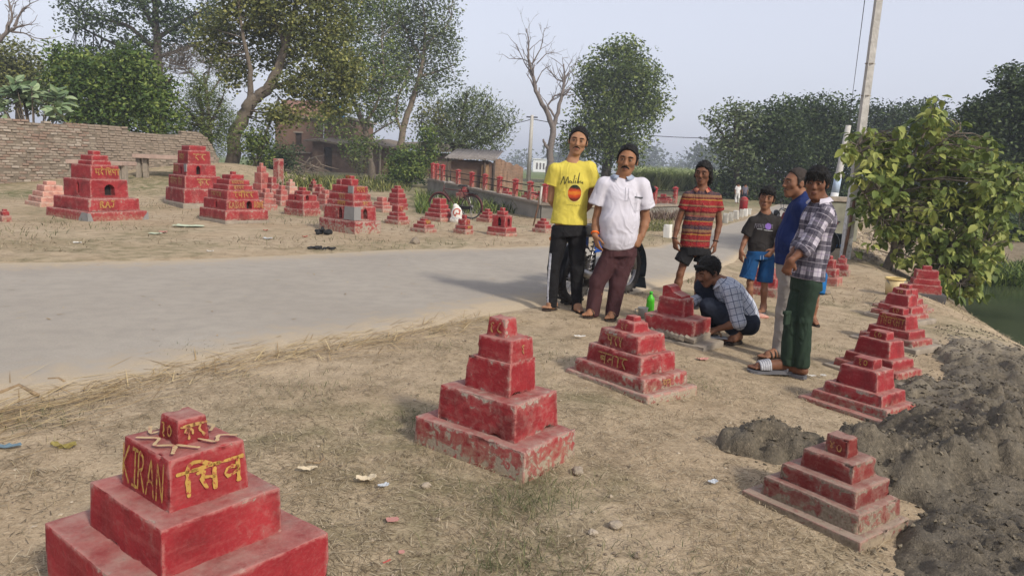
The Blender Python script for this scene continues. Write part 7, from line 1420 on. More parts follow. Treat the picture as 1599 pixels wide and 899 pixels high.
def tree(name, label, cat, Y, base, limbs, blobs, leaf, size, bark='dark', per=26, dens=1.0, group=None, droop=.15, aspect=.55, twig=True, crown_n=1.0, seed=0, up=.5, clump=None, dep=.85):
    """limbs: list of [(u, v, depth offset, radius)...] in photo pixels at depth Y; blobs: (u, v, ru, rv, depth offset)."""
    rng = np.random.default_rng(100 + seed); k = Y / FPX; b = J(base[0], base[1], Y); b[2] = terr(b[0], Y) - .05; t = thing(name, label, cat, b, 0, group)
    mb = MB(); nodes = []
    for lm in limbs:
        p = np.array([J(u, v, Y + d) for u, v, d, r in lm]); r = np.array([q[3] for q in lm])
        if lm is limbs[0] : p[0] = b - (0, 0, .1)
        n = max(6, len(p) * 4); s = np.linspace(0, len(p) - 1, n); q = np.stack([np.interp(s, np.arange(len(p)), p[:, j]) for j in range(3)], -1); rr = np.interp(s, np.arange(len(p)), r)
        q[1:-1] = .25 * q[:-2] + .5 * q[1:-1] + .25 * q[2:]; q[1:-1] += rng.normal(size=(n - 2, 3)) * rr[1:-1, None] * .10; mb.tube(q - b, rr, 8); nodes += [(q[i], rr[i]) for i in range(n // 3, n)]
    cl = []
    for u, v, ru, rv, d in blobs:
        c = J(u, v, Y + d); R_ = np.array((ru, min(ru, rv * 1.3) * dep, rv)) * k; vol = ru * rv; n = int(dens * crown_n * 2.1 * vol / (26 if clump is None else clump * 2)); x = rng.normal(size=(n, 3)); x /= np.linalg.norm(x, axis=1, keepdims=True)
        rad = rng.random((n, 1)) ** .42 * (1 + .18 * fbm(x, 1.7, 2, seed + 3))[:, None]; cl.append(c + x * rad * R_)
    if cl:
        cl = np.concatenate(cl); cl[:, 2] = np.maximum(cl[:, 2], terr0(cl[:, 0], cl[:, 1]) + .1)
        if twig and nodes:
            NP = np.array([q for q, _ in nodes]); NR = np.array([r for _, r in nodes])
            for c in cl[:: max(1, len(cl) // 130)]:
                i = int(np.argmin(np.linalg.norm(NP - c, axis=1) + (NP[:, 2] > c[2]) * 1.0)); a = NP[i]; m_ = (a + c) / 2 + rng.normal(size=3) * .08 * np.linalg.norm(c - a) - (0, 0, .05); mb.tube([a - b, m_ - b, c - b], (min(NR[i] * .5, .05 + .012 * k * 10), .022 * k * 18, .008 * k * 18), 4, False)
    mb.build('trunk', BARK[bark], t, True)
    if len(cl): V, F, ti = leaf_cloud(cl, .34 * size / .2 * (1.0 if k < .04 else 1.25), int(per * 1.35), size, rng, aspect, droop, up); np_mesh('crown', V - b, F, LF[leaf], t, False, {'tint': ti})
    return t
def bush(label, Y, u, v, ru, rv, leaf, size, seed, per=22, name='bush', group=None, dens=1.0, base_v=None, droop=.1, aspect=.55, more=()):
    return tree(name, label, 'bush', Y, (u, base_v or v + rv), [[(u, base_v or v + rv, 0, .05), (u + 2, v, 0, .03)], [(u, base_v or v + rv, 0, .04), (u - ru * .5, v, .2, .02)], [(u, base_v or v + rv, 0, .04), (u + ru * .5, v - rv * .2, -.2, .02)]], [(u, v, ru, rv, 0)] + list(more), leaf, size, 'dark', per, dens, group, droop, aspect, True, 1.0, seed)
# big leaning tree and its neighbours left of the houses
tree('leaning_tree', 'large tree with a thick trunk leaning right beyond the end of the brick wall', 'tree', 34, (360, 262), [[(358, 262, 0, .34), (366, 215, 0, .31), (385, 172, 0, .29), (398, 152, 0, .27)], [(396, 155, 0, .25), (418, 140, 0, .24), (436, 105, .2, .2), (449, 60, .3, .14), (462, 10, .5, .09), (470, -40, .5, .05)], [(390, 165, 0, .16), (392, 110, -.3, .11), (380, 60, -.6, .08), (372, 5, -.6, .05)], [(446, 72, .3, .12), (432, 40, .2, .08), (420, -10, 0, .05)], [(452, 50, .3, .1), (482, 25, .6, .07), (510, 40, .8, .05)], [(412, 142, 0, .1), (470, 120, -.5, .07), (520, 110, -.6, .05), (545, 120, -.6, .03)]],
     [(400, 15, 70, 36, 0), (340, 60, 40, 40, 1), (430, 70, 55, 40, 1.5), (500, 50, 55, 55, 0), (530, 110, 45, 40, -.6), (470, 130, 45, 28, -.8), (440, 178, 40, 20, -1), (520, 165, 32, 20, -.6), (370, 110, 26, 30, .6), (455, -20, 110, 35, 0)], 'olive', .17, 'grey', 14, 1.0, seed=1)
tree('forked_tree', 'tall slender tree whose trunk forks in front of the mud house', 'tree', 52, (582, 284), [[(586, 284, 0, 0.319), (578, 255, 0, 0.244), (572, 205, 0, 0.197), (560, 175, 0, 0.174)], [(562, 180, 0, 0.139), (545, 140, .5, 0.099), (535, 90, .8, 0.070), (548, 40, 1, 0.041)], [(570, 195, 0, 0.116), (588, 165, -.5, 0.081), (600, 120, -.6, 0.058), (596, 60, -.5, 0.035)], [(572, 215, 0, 0.070), (552, 200, -1, 0.046), (535, 186, -1, 0.029)], [(574, 215, 0, 0.070), (600, 198, 0, 0.046), (622, 185, 0, 0.029)]],
     [(560, 55, 62, 60, 1), (590, 120, 52, 55, 0), (540, 140, 45, 40, -1), (520, 190, 36, 26, -1), (560, 225, 30, 22, -2), (600, 180, 30, 20, 0), (580, 5, 60, 30, 1)], 'mid', .20, 'grey', 13, .9, seed=2)
tree('upright_tree', 'tall grey-green tree with a stout pale trunk right of the mud house', 'tree', 55, (624, 274), [[(622, 274, 0, 0.290), (623, 235, 0, 0.255), (632, 190, 0, 0.232), (650, 140, 0, 0.186), (662, 90, 0, 0.128), (664, 40, 0, 0.070), (660, 0, 0, 0.035)], [(628, 210, 0, 0.116), (618, 180, -.4, 0.093), (622, 150, -.5, 0.058), (640, 110, -.5, 0.035)], [(655, 120, 0, 0.116), (690, 110, .5, 0.070), (712, 100, .6, 0.035)], [(660, 95, 0, 0.081), (640, 60, .4, 0.052), (620, 20, .4, 0.029)], [(662, 70, 0, 0.070), (690, 50, 0, 0.046), (705, 30, 0, 0.023)]],
     [(665, 20, 52, 38, 0), (690, 70, 32, 42, 0), (645, 75, 45, 45, 1), (620, 40, 40, 48, 1.5), (690, 120, 30, 18, .5), (655, 135, 30, 22, 0), (615, 110, 34, 40, 1), (600, 165, 36, 22, 1), (668, -20, 50, 20, 0)], 'grey', .20, 'pale', 13, .95, seed=3)
tree('willowy_tree', 'bushy willowy tree with upswept branches behind the tarpaulin hut', 'tree', 47, (708, 262), [[(708, 262, 0, .24), (712, 225, 0, .18), (722, 180, 0, .10), (730, 145, 0, .05)], [(710, 235, 0, .12), (745, 200, 0, .08), (765, 160, 0, .04)], [(710, 240, 0, .12), (765, 215, 0, .07), (795, 195, 0, .03)], [(709, 235, 0, .12), (690, 195, 0, .08), (682, 160, 0, .04)]],
     [(730, 190, 42, 40, 0), (765, 205, 32, 32, 0), (700, 185, 28, 36, .5), (745, 165, 26, 24, 0), (780, 190, 20, 22, 0), (740, 222, 50, 20, 0), (690, 215, 30, 26, -.5)], 'grey', .26, 'dark', 12, .9, droop=-.75, aspect=.26, seed=4)
bush('withered brown-green bush between the pale trunk and the willowy tree', 46, 672, 200, 26, 40, 'olive', .16, 5, dens=.5)
bush('leafy green bush at the foot of the pale trunk', 43, 640, 255, 34, 32, 'bright', .17, 6, dens=1.4, base_v=290, more=((668, 225, 14, 26, .5), (620, 270, 24, 16, -.5)))
bush('dark green bush in front of the brick house', 44, 438, 245, 36, 26, 'dark', .16, 7, base_v=278, more=((410, 255, 20, 22, 0),)); bush('grey weeds growing against the mud house wall', 58, 560, 250, 26, 16, 'olive', .14, 8, base_v=268, dens=.8)
bush('leafy shrub growing below the leaning trunk', 33, 402, 222, 26, 34, 'mid', .15, 9, dens=.8, base_v=268)
# behind the brick wall
tree('spreading_tree', 'tall dark tree with tiered branches behind the brick wall', 'tree', 50, (250, 215), [[(250, 215, 0, .4), (248, 140, 0, .34), (245, 60, 0, .26), (240, -20, 0, .14)], [(247, 80, 0, .18), (200, 40, 0, .12), (140, 25, 0, .05)], [(247, 100, 0, .18), (190, 75, .5, .1), (120, 40, .6, .05)], [(246, 60, 0, .16), (290, 30, 0, .1), (330, 10, 0, .05)], [(247, 90, 0, .14), (290, 75, 0, .1), (340, 60, 0, .05)], [(250, 60, 0, .2), (222, 10, 0, .1), (210, -20, 0, .05)]],
     [(170, 28, 52, 15, 0), (130, 38, 36, 12, 0), (215, 62, 46, 15, 0), (250, 25, 50, 20, 0), (300, 40, 46, 22, 0), (225, 0, 80, 14, 0), (335, 20, 30, 25, 0), (160, 95, 66, 28, 2), (230, 110, 40, 34, 3), (120, 10, 30, 12, 0), (285, 75, 30, 18, 1)], 'dark', .22, 'dark', 12, .9, seed=10)
tree('round_bushy_tree', 'broad leafy green tree pushing over the brick wall', 'tree', 31, (190, 215), [[(190, 218, 0, .2), (190, 170, 0, .16), (195, 120, 0, .1)], [(190, 190, 0, .12), (140, 130, 0, .08), (105, 95, 0, .04)], [(190, 190, 0, .12), (240, 150, 0, .08), (270, 120, 0, .04)]],
     [(160, 125, 62, 44, 0), (105, 100, 32, 34, .4), (220, 135, 45, 42, 0), (150, 175, 62, 34, -.5), (240, 178, 42, 36, -.3), (110, 135, 40, 26, 0), (205, 98, 30, 24, 0)], 'bright', .17, 'dark', 17, 1.0, droop=.35, seed=11)
tree('feathery_tree', 'feathery fine-leaved tree drooping beside the leaning trunk', 'tree', 32.5, (320, 245), [[(322, 250, 0, .14), (318, 190, 0, .1), (310, 140, 0, .06)], [(320, 210, 0, .07), (345, 160, 0, .04), (352, 140, 0, .02)], [(320, 200, 0, .07), (285, 165, 0, .04), (272, 150, 0, .02)]], [(315, 150, 40, 36, 0), (340, 185, 32, 34, .3), (290, 195, 32, 34, .3), (325, 220, 38, 26, 0)], 'mid', .11, 'dark', 26, 1.0, droop=.3, aspect=.3, seed=12)
tree('withered_tree', 'leafless-looking brown twiggy tree between the dark and leaning trees', 'tree', 43, (330, 215), [[(330, 215, 0, .16), (325, 160, 0, .12), (318, 115, 0, .07)], [(326, 150, 0, .08), (352, 112, 0, .05), (362, 92, 0, .03)], [(324, 140, 0, .08), (290, 105, 0, .05), (262, 90, 0, .03)], [(322, 130, 0, .07), (330, 95, 0, .04), (335, 72, 0, .02)]], [(300, 88, 50, 24, 0), (340, 95, 32, 24, 0), (270, 105, 30, 18, 0)], 'brown', .14, 'bare', 14, .9, aspect=.22, seed=13)
tree('olive_tree', 'dull olive tree at the far left edge behind the brick wall', 'tree', 42, (28, 190), [[(28, 205, 0, .2), (28, 150, 0, .15), (26, 110, 0, .08)]], [(22, 105, 44, 36, 0), (50, 125, 32, 28, 0), (10, 140, 50, 30, 0), (-40, 110, 60, 45, 0), (62, 150, 28, 26, 0)], 'olive', .19, 'dark', 16, 1.0, seed=14)
# broad-leaved plant over the wall
Yb = 23.6; k = Yb / FPX; b = J(50, 190, Yb); b[2] = terr(b[0], Yb); t = thing('broad_leaved_plant', 'pale broad-leaved plant rising over the left end of the brick wall', 'plant', b); rng = np.random.default_rng(77); st_ = MB(); VV, FF, TT = [], [], []; nb = 0
def big_leaf(c, d, n, L, W, bend=.25, rows=5):
    s = np.cross(d, n); s /= np.linalg.norm(s) + 1e-9; n = np.cross(s, d); out = []
    for i in range(rows):
        f = i / (rows - 1); w = W / 2 * math.sin(math.pi * min(1, .06 + .94 * f) ** .75) ** .8 + .002; m = c + d * L * f - n * L * bend * f * f; out += [m - s * w + n * w * .25, m, m + s * w + n * w * .25]
    return out, [(i * 3 + j, i * 3 + j + 1, i * 3 + j + 4, i * 3 + j + 3) for i in range(rows - 1) for j in (0, 1)]
for q in range(27):
    u, v = rng.uniform(-15, 104), rng.uniform(126, 172); v += max(0, (abs(u - 45) - 40)) * .45; c = J(u, v, Yb + rng.normal() * .25); st_.tube([b * (1, 1, 0) + (rng.normal() * .3, 0, b[2]) - b, (b + c) / 2 + (0, 0, .2) - b, c - b], (.03, .022, .012), 5)
    for r_ in range(11):
        az = rng.random() * 6.28; el = rng.uniform(-.3, 1.0); d = np.array((math.cos(az) * math.cos(el), math.sin(az) * math.cos(el), math.sin(el))); L = rng.uniform(13, 21) * k; V_, F_ = big_leaf(c - (0, 0, rng.random() * .28) + d * .03, d, unit((rng.normal() * .4, rng.normal() * .4 - .5, 1)), L, L * .52)
        VV += V_; FF += [tuple(i + nb for i in f) for f in F_]; nb += len(V_); TT += [rng.uniform(.1, .95)] * len(V_)
st_.build('stem', BARK['grey'], t, True); np_mesh('foliage', np.array(VV) - b, np.array(FF), LF['broad'], t, True, {'tint': np.array(TT)})
# bare trees
def bare(name, label, Y, base, limbs, seed, lv=3, k0=1.0):
    rng = np.random.default_rng(seed); b = J(base[0], base[1], Y); b[2] = terr(b[0], Y) - .05; t = thing(name, label, 'tree', b); tr, tw = MB(), MB(); k = Y / FPX
    for li, lm in enumerate(limbs):
        p = np.array([J(u, v, Y + d) for u, v, d, r in lm]); r = np.array([q[3] for q in lm])
        if li == 0: p[0] = b - (0, 0, .1)
        n = len(p) * 4; s = np.linspace(0, len(p) - 1, n); q = np.stack([np.interp(s, np.arange(len(p)), p[:, j]) for j in range(3)], -1); rr = np.interp(s, np.arange(len(p)), r); q[1:-1] += rng.normal(size=(n - 2, 3)) * rr[1:-1, None] * .2; tr.tube(q - b, rr, 8)
        if r[-1] < .07:
            for i in range(n // 3, n): grow(tw, q[i] - b, unit(q[i] - q[i - 1]), 26 * k * k0 * rng.uniform(.4, 1), max(.018, rr[i] * .5), lv, rng)
    tr.build('trunk', BARK['bare'], t, True); tw.build('twigs', BARK['bare'], t); return t
def grow(mb, p, d, L, r, lv, rng):
    if lv == 0 or rng.random() < .25: return
    d = unit(d + rng.normal(size=3) * .55 + (0, 0, .15)); m = p + d * L * .5 + rng.normal(size=3) * L * .06; e = p + d * L; mb.tube([p, m, e], (r, r * .8, r * .55), 4, False)
    for _ in range(2): grow(mb, (m if rng.random() < .5 else e), d, L * rng.uniform(.5, .75), r * .6, lv - 1, rng)
bare('dead_tree', 'dead leafless tree with twisting grey limbs left of the round tree', 54, (856, 286), [[(856, 290, 0, 0.302), (859, 250, 0, 0.259), (864, 200, 0, 0.216), (855, 175, 0, 0.173), (838, 145, 0, 0.144), (831, 115, 0, 0.115), (825, 90, 0, 0.079), (826, 65, 0, 0.043), (822, 45, 0, 0.022)], [(862, 205, 0, 0.173), (872, 170, 0, 0.137), (878, 145, 0, 0.108), (882, 125, 0, 0.079), (880, 100, 0, 0.043)], [(858, 235, 0, 0.144), (850, 225, -.3, 0.101), (848, 218, -.3, 0.072)], [(868, 185, 0, 0.086), (855, 165, .3, 0.072), (866, 150, .4, 0.058), (879, 146, .3, 0.036)], [(882, 128, 0, 0.058), (870, 125, .2, 0.043), (858, 110, .2, 0.036)], [(833, 120, 0, 0.058), (820, 100, .2, 0.036), (806, 70, .3, 0.022)], [(831, 100, 0, 0.058), (845, 75, -.2, 0.036), (850, 45, -.2, 0.014)], [(832, 100, 0, 0.043), (815, 92, 0, 0.029), (795, 92, 0, 0.014)], [(838, 100, 0, 0.043), (852, 85, 0, 0.029), (860, 82, 0, 0.014)], [(880, 125, 0, 0.050), (890, 110, 0, 0.036), (894, 116, 0, 0.022)]], 5, 3)
bare('bare_tree', 'bare winter-like branches reaching in at the top left corner', 34, (-30, 200), [[(-30, 215, 0, .2), (-25, 120, 0, .17), (-15, 75, 0, .14)], [(-15, 78, 0, .12), (10, 52, 0, .08), (28, 42, 0, .05), (48, 38, 0, .02)], [(8, 55, 0, .07), (20, 25, 0, .05), (12, -5, 0, .03)], [(22, 42, 0, .06), (35, 15, 0, .04), (50, 5, 0, .02)], [(18, 50, 0, .05), (38, 52, 0, .03), (56, 60, 0, .015)]], 9, 3)
# centre and right
tree('round_tree', 'large rounded leafy tree standing alone behind the two men', 'tree', 58, (945, 290), [[(948, 295, 0, .42), (950, 240, 0, .36), (958, 180, 0, .28), (965, 120, 0, .16), (968, 80, 0, .08)], [(950, 220, 0, .2), (920, 170, 0, .13), (905, 140, 0, .06)], [(956, 190, 0, .2), (1000, 150, 0, .13), (1015, 120, 0, .06)], [(950, 235, 0, .16), (900, 215, 0, .1), (885, 200, 0, .05)]],
     [(975, 105, 52, 40, 0), (945, 150, 48, 44, 0), (1000, 140, 38, 42, 0), (930, 200, 50, 36, 0), (980, 190, 42, 40, -.5), (900, 225, 26, 22, 0), (965, 235, 52, 30, 0), (1018, 165, 24, 24, 0), (968, 78, 28, 16, 0), (925, 120, 24, 28, 0)], 'mid', .25, 'dark', 17, 1.0, seed=20, droop=.3)
tree('edge_tree', 'pale-leaved tree at the left end of the dark roadside trees', 'tree', 46, (1150, 318), [[(1152, 320, 0, .22), (1150, 260, 0, .18), (1148, 200, 0, .12), (1150, 170, 0, .05)], [(1150, 240, 0, .1), (1125, 205, 0, .06), (1108, 185, 0, .03)]], [(1145, 175, 28, 14, 0), (1118, 188, 18, 12, 0), (1165, 190, 26, 20, 0), (1135, 218, 24, 16, 0), (1120, 238, 16, 10, 0), (1155, 245, 30, 30, 0)], 'grey', .22, 'dark', 14, .85, seed=21)
tree('roadside_tree', 'dense dark tree shading the road behind the black-shirted boy', 'tree', 47, (1205, 320), [[(1205, 322, 0, .26), (1205, 250, 0, .2), (1200, 190, 0, .1)], [(1205, 260, 0, .14), (1175, 220, 0, .08), (1165, 200, 0, .04)]], [(1210, 195, 46, 38, 0), (1175, 230, 38, 36, 0), (1225, 240, 46, 42, 0), (1165, 285, 44, 34, 0), (1220, 290, 50, 30, 1), (1130, 300, 26, 22, 0)], 'dark', .22, 'dark', 20, 1.0, seed=22)
tree('roadside_tree', 'broad feathery-topped dark tree left of the leaning pole', 'tree', 49, (1285, 318), [[(1285, 322, 0, .26), (1282, 250, 0, .2), (1278, 190, 0, .1)], [(1284, 260, 0, .14), (1310, 220, 0, .08), (1325, 195, 0, .04)]], [(1260, 190, 38, 34, 0), (1300, 185, 42, 34, 0), (1240, 178, 22, 20, 0), (1280, 235, 56, 40, 0), (1320, 230, 34, 40, 0), (1275, 290, 60, 34, 2), (1325, 290, 40, 34, 0)], 'dark', .22, 'dark', 20, 1.0, seed=23)
tree('roadside_tree', 'hazy olive tree seen just right of the leaning pole', 'tree', 56, (1385, 320), [[(1385, 322, 0, .26), (1385, 250, 0, .2), (1380, 190, 0, .1)]], [(1370, 185, 44, 24, 0), (1415, 190, 44, 30, 0), (1385, 230, 64, 40, 0), (1400, 290, 70, 36, 0)], 'dark', .25, 'dark', 17, 1.0, seed=24)
tree('roadside_tree', 'dark round-headed tree behind the large-leaved tree', 'tree', 50, (1460, 330), [[(1460, 330, 0, .26), (1460, 250, 0, .2), (1460, 190, 0, .1)]], [(1455, 195, 42, 32, 0), (1490, 215, 36, 30, 0), (1470, 250, 58, 44, 0), (1480, 310, 64, 40, 0)], 'dark', .23, 'dark', 17, 1.0, seed=25)
tree('corner_tree', 'tall dark tree filling the right edge of the picture beyond the pond', 'tree', 33, (1590, 380), [[(1595, 390, 0, .26), (1590, 300, 0, .22), (1580, 200, 0, .12), (1575, 140, 0, .06)], [(1590, 290, 0, .14), (1550, 230, 0, .08), (1530, 200, 0, .04)]], [(1590, 140, 38, 36, 0), (1560, 185, 46, 36, 0), (1620, 190, 60, 60, 0), (1540, 240, 40, 40, 0), (1590, 270, 60, 60, 0), (1560, 340, 60, 44, 0), (1650, 300, 60, 80, 0), (1530, 175, 20, 20, 0)], 'dark', .19, 'dark', 20, 1.0, seed=26)
for q, (u, v, ru, rv, Y_, lb) in enumerate(((1250, 312, 40, 16, 42, 'dark undergrowth along the road below the roadside trees'), (1340, 330, 40, 30, 40, 'dark shady bush behind the leaning pole'), (1420, 350, 50, 36, 36, 'dark thicket behind the large-leaved tree trunk'), (1500, 385, 60, 32, 30, 'dark bush on the far bank of the pond'), (1585, 410, 40, 24, 26, 'low green growth on the far side of the pond'))):
    bush(lb, Y_, u, v, ru, rv, 'dark', .20, 30 + q, dens=1.1)
for q, (u, v, ru, rv, Y_, lb, asp) in enumerate(((815, 250, 11, 9, 190, 'small hazy tree on the horizon left of the far pale pole', .6), (882, 246, 26, 15, 165, 'hazy trees on the horizon behind the dead tree', .6), (1012, 246, 12, 18, 170, 'tall feathery hazy tree on the horizon right of the round tree', .4), (1066, 258, 18, 11, 200, 'small rounded hazy tree on the horizon above the sugarcane', .6), (1040, 262, 14, 6, 230, 'low hazy tree line on the horizon above the sugarcane', .6), (992, 256, 12, 9, 190, 'hazy bush on the horizon beside the tall feathery tree', .6), (790, 256, 14, 5, 230, 'faint hazy tree on the horizon beyond the mud-brick wall', .6), (1105, 245, 14, 18, 130, 'hazy tree half hidden by the pale-leaved tree', .6))):
    tree('distant_tree', lb, 'tree', Y_ * 1.9, (u, 266), [[(u, 268, 0, .5), (u, v, 0, .3)]], [(u, v, ru, rv, 0), (u + ru * .5, v + rv * .4, ru * .6, rv * .6, 0), (u - ru * .4, v + rv * .5, ru * .6, rv * .5, 0)], 'far', 1.7, 'dark', 12, 1.0, seed=40 + q, clump=8, twig=False)
# large-leaved tree by the bank
Yt = 12.6; k = Yt / FPX; rng = np.random.default_rng(5); b = GT(1385, 420); Yt = b[1]; k = Yt / FPX; t = thing('large_leaved_tree', 'young tree with big drooping yellow-green leaves and a leaning trunk on the bank', 'tree', b - (0, 0, .03)); tb = MB(); NODE = []
for lm in ([(1382, 425, 0, .10), (1395, 392, 0, .085), (1415, 372, 0, .075), (1440, 360, .1, .06)], [(1395, 392, 0, .06), (1400, 340, -.2, .045), (1412, 270, -.2, .035), (1456, 180, -.2, .015)], [(1412, 374, 0, .05), (1450, 300, .2, .035), (1500, 250, .3, .025), (1545, 215, .3, .012)], [(1420, 370, 0, .05), (1480, 330, .1, .035), (1550, 300, .1, .02), (1590, 285, .1, .012)], [(1400, 345, -.2, .04), (1370, 290, -.3, .03), (1340, 225, -.3, .012)], [(1405, 310, -.2, .04), (1385, 250, .2, .025), (1395, 205, .2, .012)], [(1430, 364, 0, .045), (1480, 380, -.4, .03), (1530, 395, -.5, .012)], [(1400, 360, -.1, .04), (1365, 330, -.5, .025), (1350, 300, -.5, .012)], [(1440, 362, .1, .04), (1470, 410, -.4, .025), (1500, 440, -.5, .01)], [(1455, 300, .2, .03), (1440, 240, -.4, .02), (1500, 200, -.4, .01)]):
    p = np.array([J(u, v, Yt + d) for u, v, d, r in lm]); r = [q[3] for q in lm]; s = np.linspace(0, len(p) - 1, 14); q = np.stack([np.interp(s, np.arange(len(p)), p[:, j]) for j in range(3)], -1); q[1:-1] = .25 * q[:-2] + .5 * q[1:-1] + .25 * q[2:]; tb.tube(q - b, np.interp(s, np.arange(len(p)), r), 7); NODE += list(q[4:])
NODE = np.array(NODE); VV, FF, TT = [], [], []; nb = 0; spots = []
for u, v, ru, rv, n in ((1400, 235, 70, 42, 52), (1456, 185, 22, 28, 20), (1500, 240, 66, 42, 48), (1540, 290, 52, 50, 50), (1370, 290, 44, 50, 40), (1440, 300, 80, 50, 62), (1480, 370, 80, 42, 56), (1520, 400, 46, 38, 38), (1470, 420, 34, 30, 20), (1360, 225, 34, 24, 20), (1580, 290, 26, 40, 20), (1390, 340, 46, 40, 26), (1500, 435, 40, 24, 26), (1530, 350, 50, 50, 30), (1450, 400, 50, 40, 30)):
    for _ in range(int(n * 1.9)): spots.append((u + rng.normal() * ru * .5, v + rng.normal() * rv * .5))
for u, v in spots:
    c = J(u, v, Yt + rng.normal() * .55); i = int(np.argmin(np.linalg.norm(NODE - c, axis=1) + (NODE[:, 2] > c[2] + .1) * .3)); a = NODE[i]; m_ = (a + c) / 2 + (0, 0, .06); tb.tube([a - b, m_ - b, c - b], (.012, .009, .005), 4, False); tn = rng.random()
    for j in range(rng.integers(5, 9)):
        az = rng.random() * 6.28; el = rng.uniform(-1.25, .15); d = np.array((math.cos(az) * math.cos(el), math.sin(az) * math.cos(el), math.sin(el))); L = rng.uniform(8, 15.5) * k; V_, F_ = big_leaf(c + d * .05 + rng.normal(size=3) * .03, d, unit((rng.normal() * .5, rng.normal() * .5, 1)), L, L * .66, .3, 4)
        VV += V_; FF += [tuple(q + nb for q in f) for f in F_]; nb += len(V_); TT += [np.clip(tn * .55 + rng.uniform(0, .45), 0, 1)] * len(V_)
tb.build('trunk', BARK['grey'], t, True); np_mesh('crown', np.array(VV) - b, np.array(FF), LF['big'], t, True, {'tint': np.array(TT)})
# sugarcane, weeds and grass
n = 7000; y = 55 + 26 * RNG.random(n) ** 1.4; u = RNG.uniform(978, 1128, n); x = np.array([J(uu, 270, yy)[0] for uu, yy in zip(u, y)]); Pn = on_ground(x, y); blades('sugarcane', Pn, RNG.uniform(1.6, 3.0, n), RNG.uniform(.08, .16, n), RNG.uniform(.0, .25, n), RNG.random(n) * 6.28, RNG.random(n), m_leafy('cane_leaves', (.20, .25, .09), (.34, .40, .17), (.50, .54, .28), .3), 'pale green field of tall sugarcane beyond the road', .9)
def weeds(name, label, u0, u1, v0, v1, n, h, w_, mat, lean=.6):
    u = RNG.uniform(u0, u1, n); v = RNG.uniform(v0, v1, n); Pn = np.array([GT(a, b_) for a, b_ in zip(u, v)]); return blades(name, Pn, h * RNG.uniform(.4, 1.1, n), np.full(n, w_) * RNG.uniform(.6, 1.3, n), RNG.uniform(0, lean, n), RNG.random(n) * 6.28, RNG.random(n), mat, label, .5)
weeds('tall_grass', 'rough green grass growing along the foot of the concrete parapet', 650, 860, 306, 334, 2600, .55, .03, LF['mid']); weeds('weeds', 'green weeds under the trees behind the field tombs', 430, 640, 278, 300, 2200, .6, .05, LF['olive'], .9); weeds('weeds', 'pinkish dry weeds at the foot of the right part of the parapet', 1000, 1075, 328, 345, 1200, .45, .03, m_leafy('pinkish_weeds', (.09, .06, .045), (.18, .12, .095), (.26, .20, .13)), .8); weeds('tall_grass', 'green grass on the far side of the pond', 1540, 1640, 424, 450, 1500, .6, .04, LF['bright'])
weeds('roadside_grass', 'short green grass strip at the far road edge between the men', 1000, 1050, 345, 362, 1500, .14, .012, LF['olive'], 1.2)
# litter-strewn far bank behind the pole
n = 900; u = RNG.uniform(1335, 1450, n); v = RNG.uniform(362, 408, n); Pn = np.array([GT(a, b_) for a, b_ in zip(u, v)]); r_ = .03 + .09 * RNG.random(n) ** 3
def pebbles(name, label, P, r, mat, tint, flat=.6):
    base = np.array([(1, 0, 0), (-1, 0, 0), (0, 1, 0), (0, -1, 0), (0, 0, 1), (0, 0, -1)], float); tri = np.array([(0, 2, 4), (2, 1, 4), (1, 3, 4), (3, 0, 4), (2, 0, 5), (1, 2, 5), (3, 1, 5), (0, 3, 5)]); n = len(P); A = RNG.normal(size=(n, 3, 3)); Q = np.linalg.qr(A)[0]; V = np.einsum('nij,kj->nki', Q, base) * (r[:, None] * RNG.uniform(.6, 1.3, (n, 6)))[..., None] * [1, 1, flat]; V += P[:, None] + [0, 0, .0]; F = (np.arange(n)[:, None, None] * 6 + tri[None]).reshape(-1, 3); return tag(np_mesh(name, V.reshape(-1, 3), F, mat, None, False, {'tint': np.repeat(tint, 6)}), label, None, None, 'stuff')
pebbles('rubble', 'stones and rubbish strewn over the dark slope behind the pole', Pn, r_, M['pebble'], RNG.random(n))
n = 5200; x, y = scatter(n, 1.4, 12, 1.5); Pn = on_ground(x, y); Pn = Pn[clear_of(Pn)]; m = len(Pn); pebbles('pebbles', 'small pebbles and crumbs of soil on the ground', Pn, .0025 + .011 * RNG.random(m) ** 4, M['pebble'], RNG.random(m))
n = 62000; x, y = RNG.uniform(1.1, 7.5, n), 1.4 + 7.6 * RNG.random(n) ** 1.3; zz = [mud_z(a, b_) for a, b_ in zip(x, y)]; zz = np.array(zz); hp_ = heap(x, y); ok = (zz[:, 1] > .5) & (RNG.random(n) < .16 + hp_ * 7) | (zz[:, 1] > .01) & (zz[:, 1] <= .5) & (RNG.random(n) < .35); zz[:, 0] = np.maximum(zz[:, 0], terr0(x, y)); Pn = np.stack([x, y, zz[:, 0] + .004], -1)[ok]; m = len(Pn); pebbles('mud_clods', 'crumbly clods of wet mud on the dug bank', Pn, .003 + .014 * RNG.random(m) ** 2.6, M['clod'], RNG.random(m) * .75, .7)
def patchy(P, sc, th, seed): return fbm(P[:, :2], sc, 3, seed) > th
def lying(name, label, n, y0, y1, pw, L, Wd, lean, mat, th=-.2, sc=1.4, seed=1, tl=0., th_=1., mud=True):
    x, y = scatter(n, y0, y1, pw); P_ = on_ground(x, y); ok = clear_of(P_, -.03) & patchy(P_, sc, th, seed)
    if mud:
        dm = x - np.interp(y, ROW[:, 1], ROW[:, 0]); ok &= ~((dm > .2) & (y < 9.5)) & (heap(x, y) < .04)
    P_ = P_[ok]; m = len(P_); return blades(name, P_, RNG.uniform(*L, m), RNG.uniform(*Wd, m), RNG.uniform(*lean, m), RNG.random(m) * 6.28, tl + (th_ - tl) * RNG.random(m), mat, label)
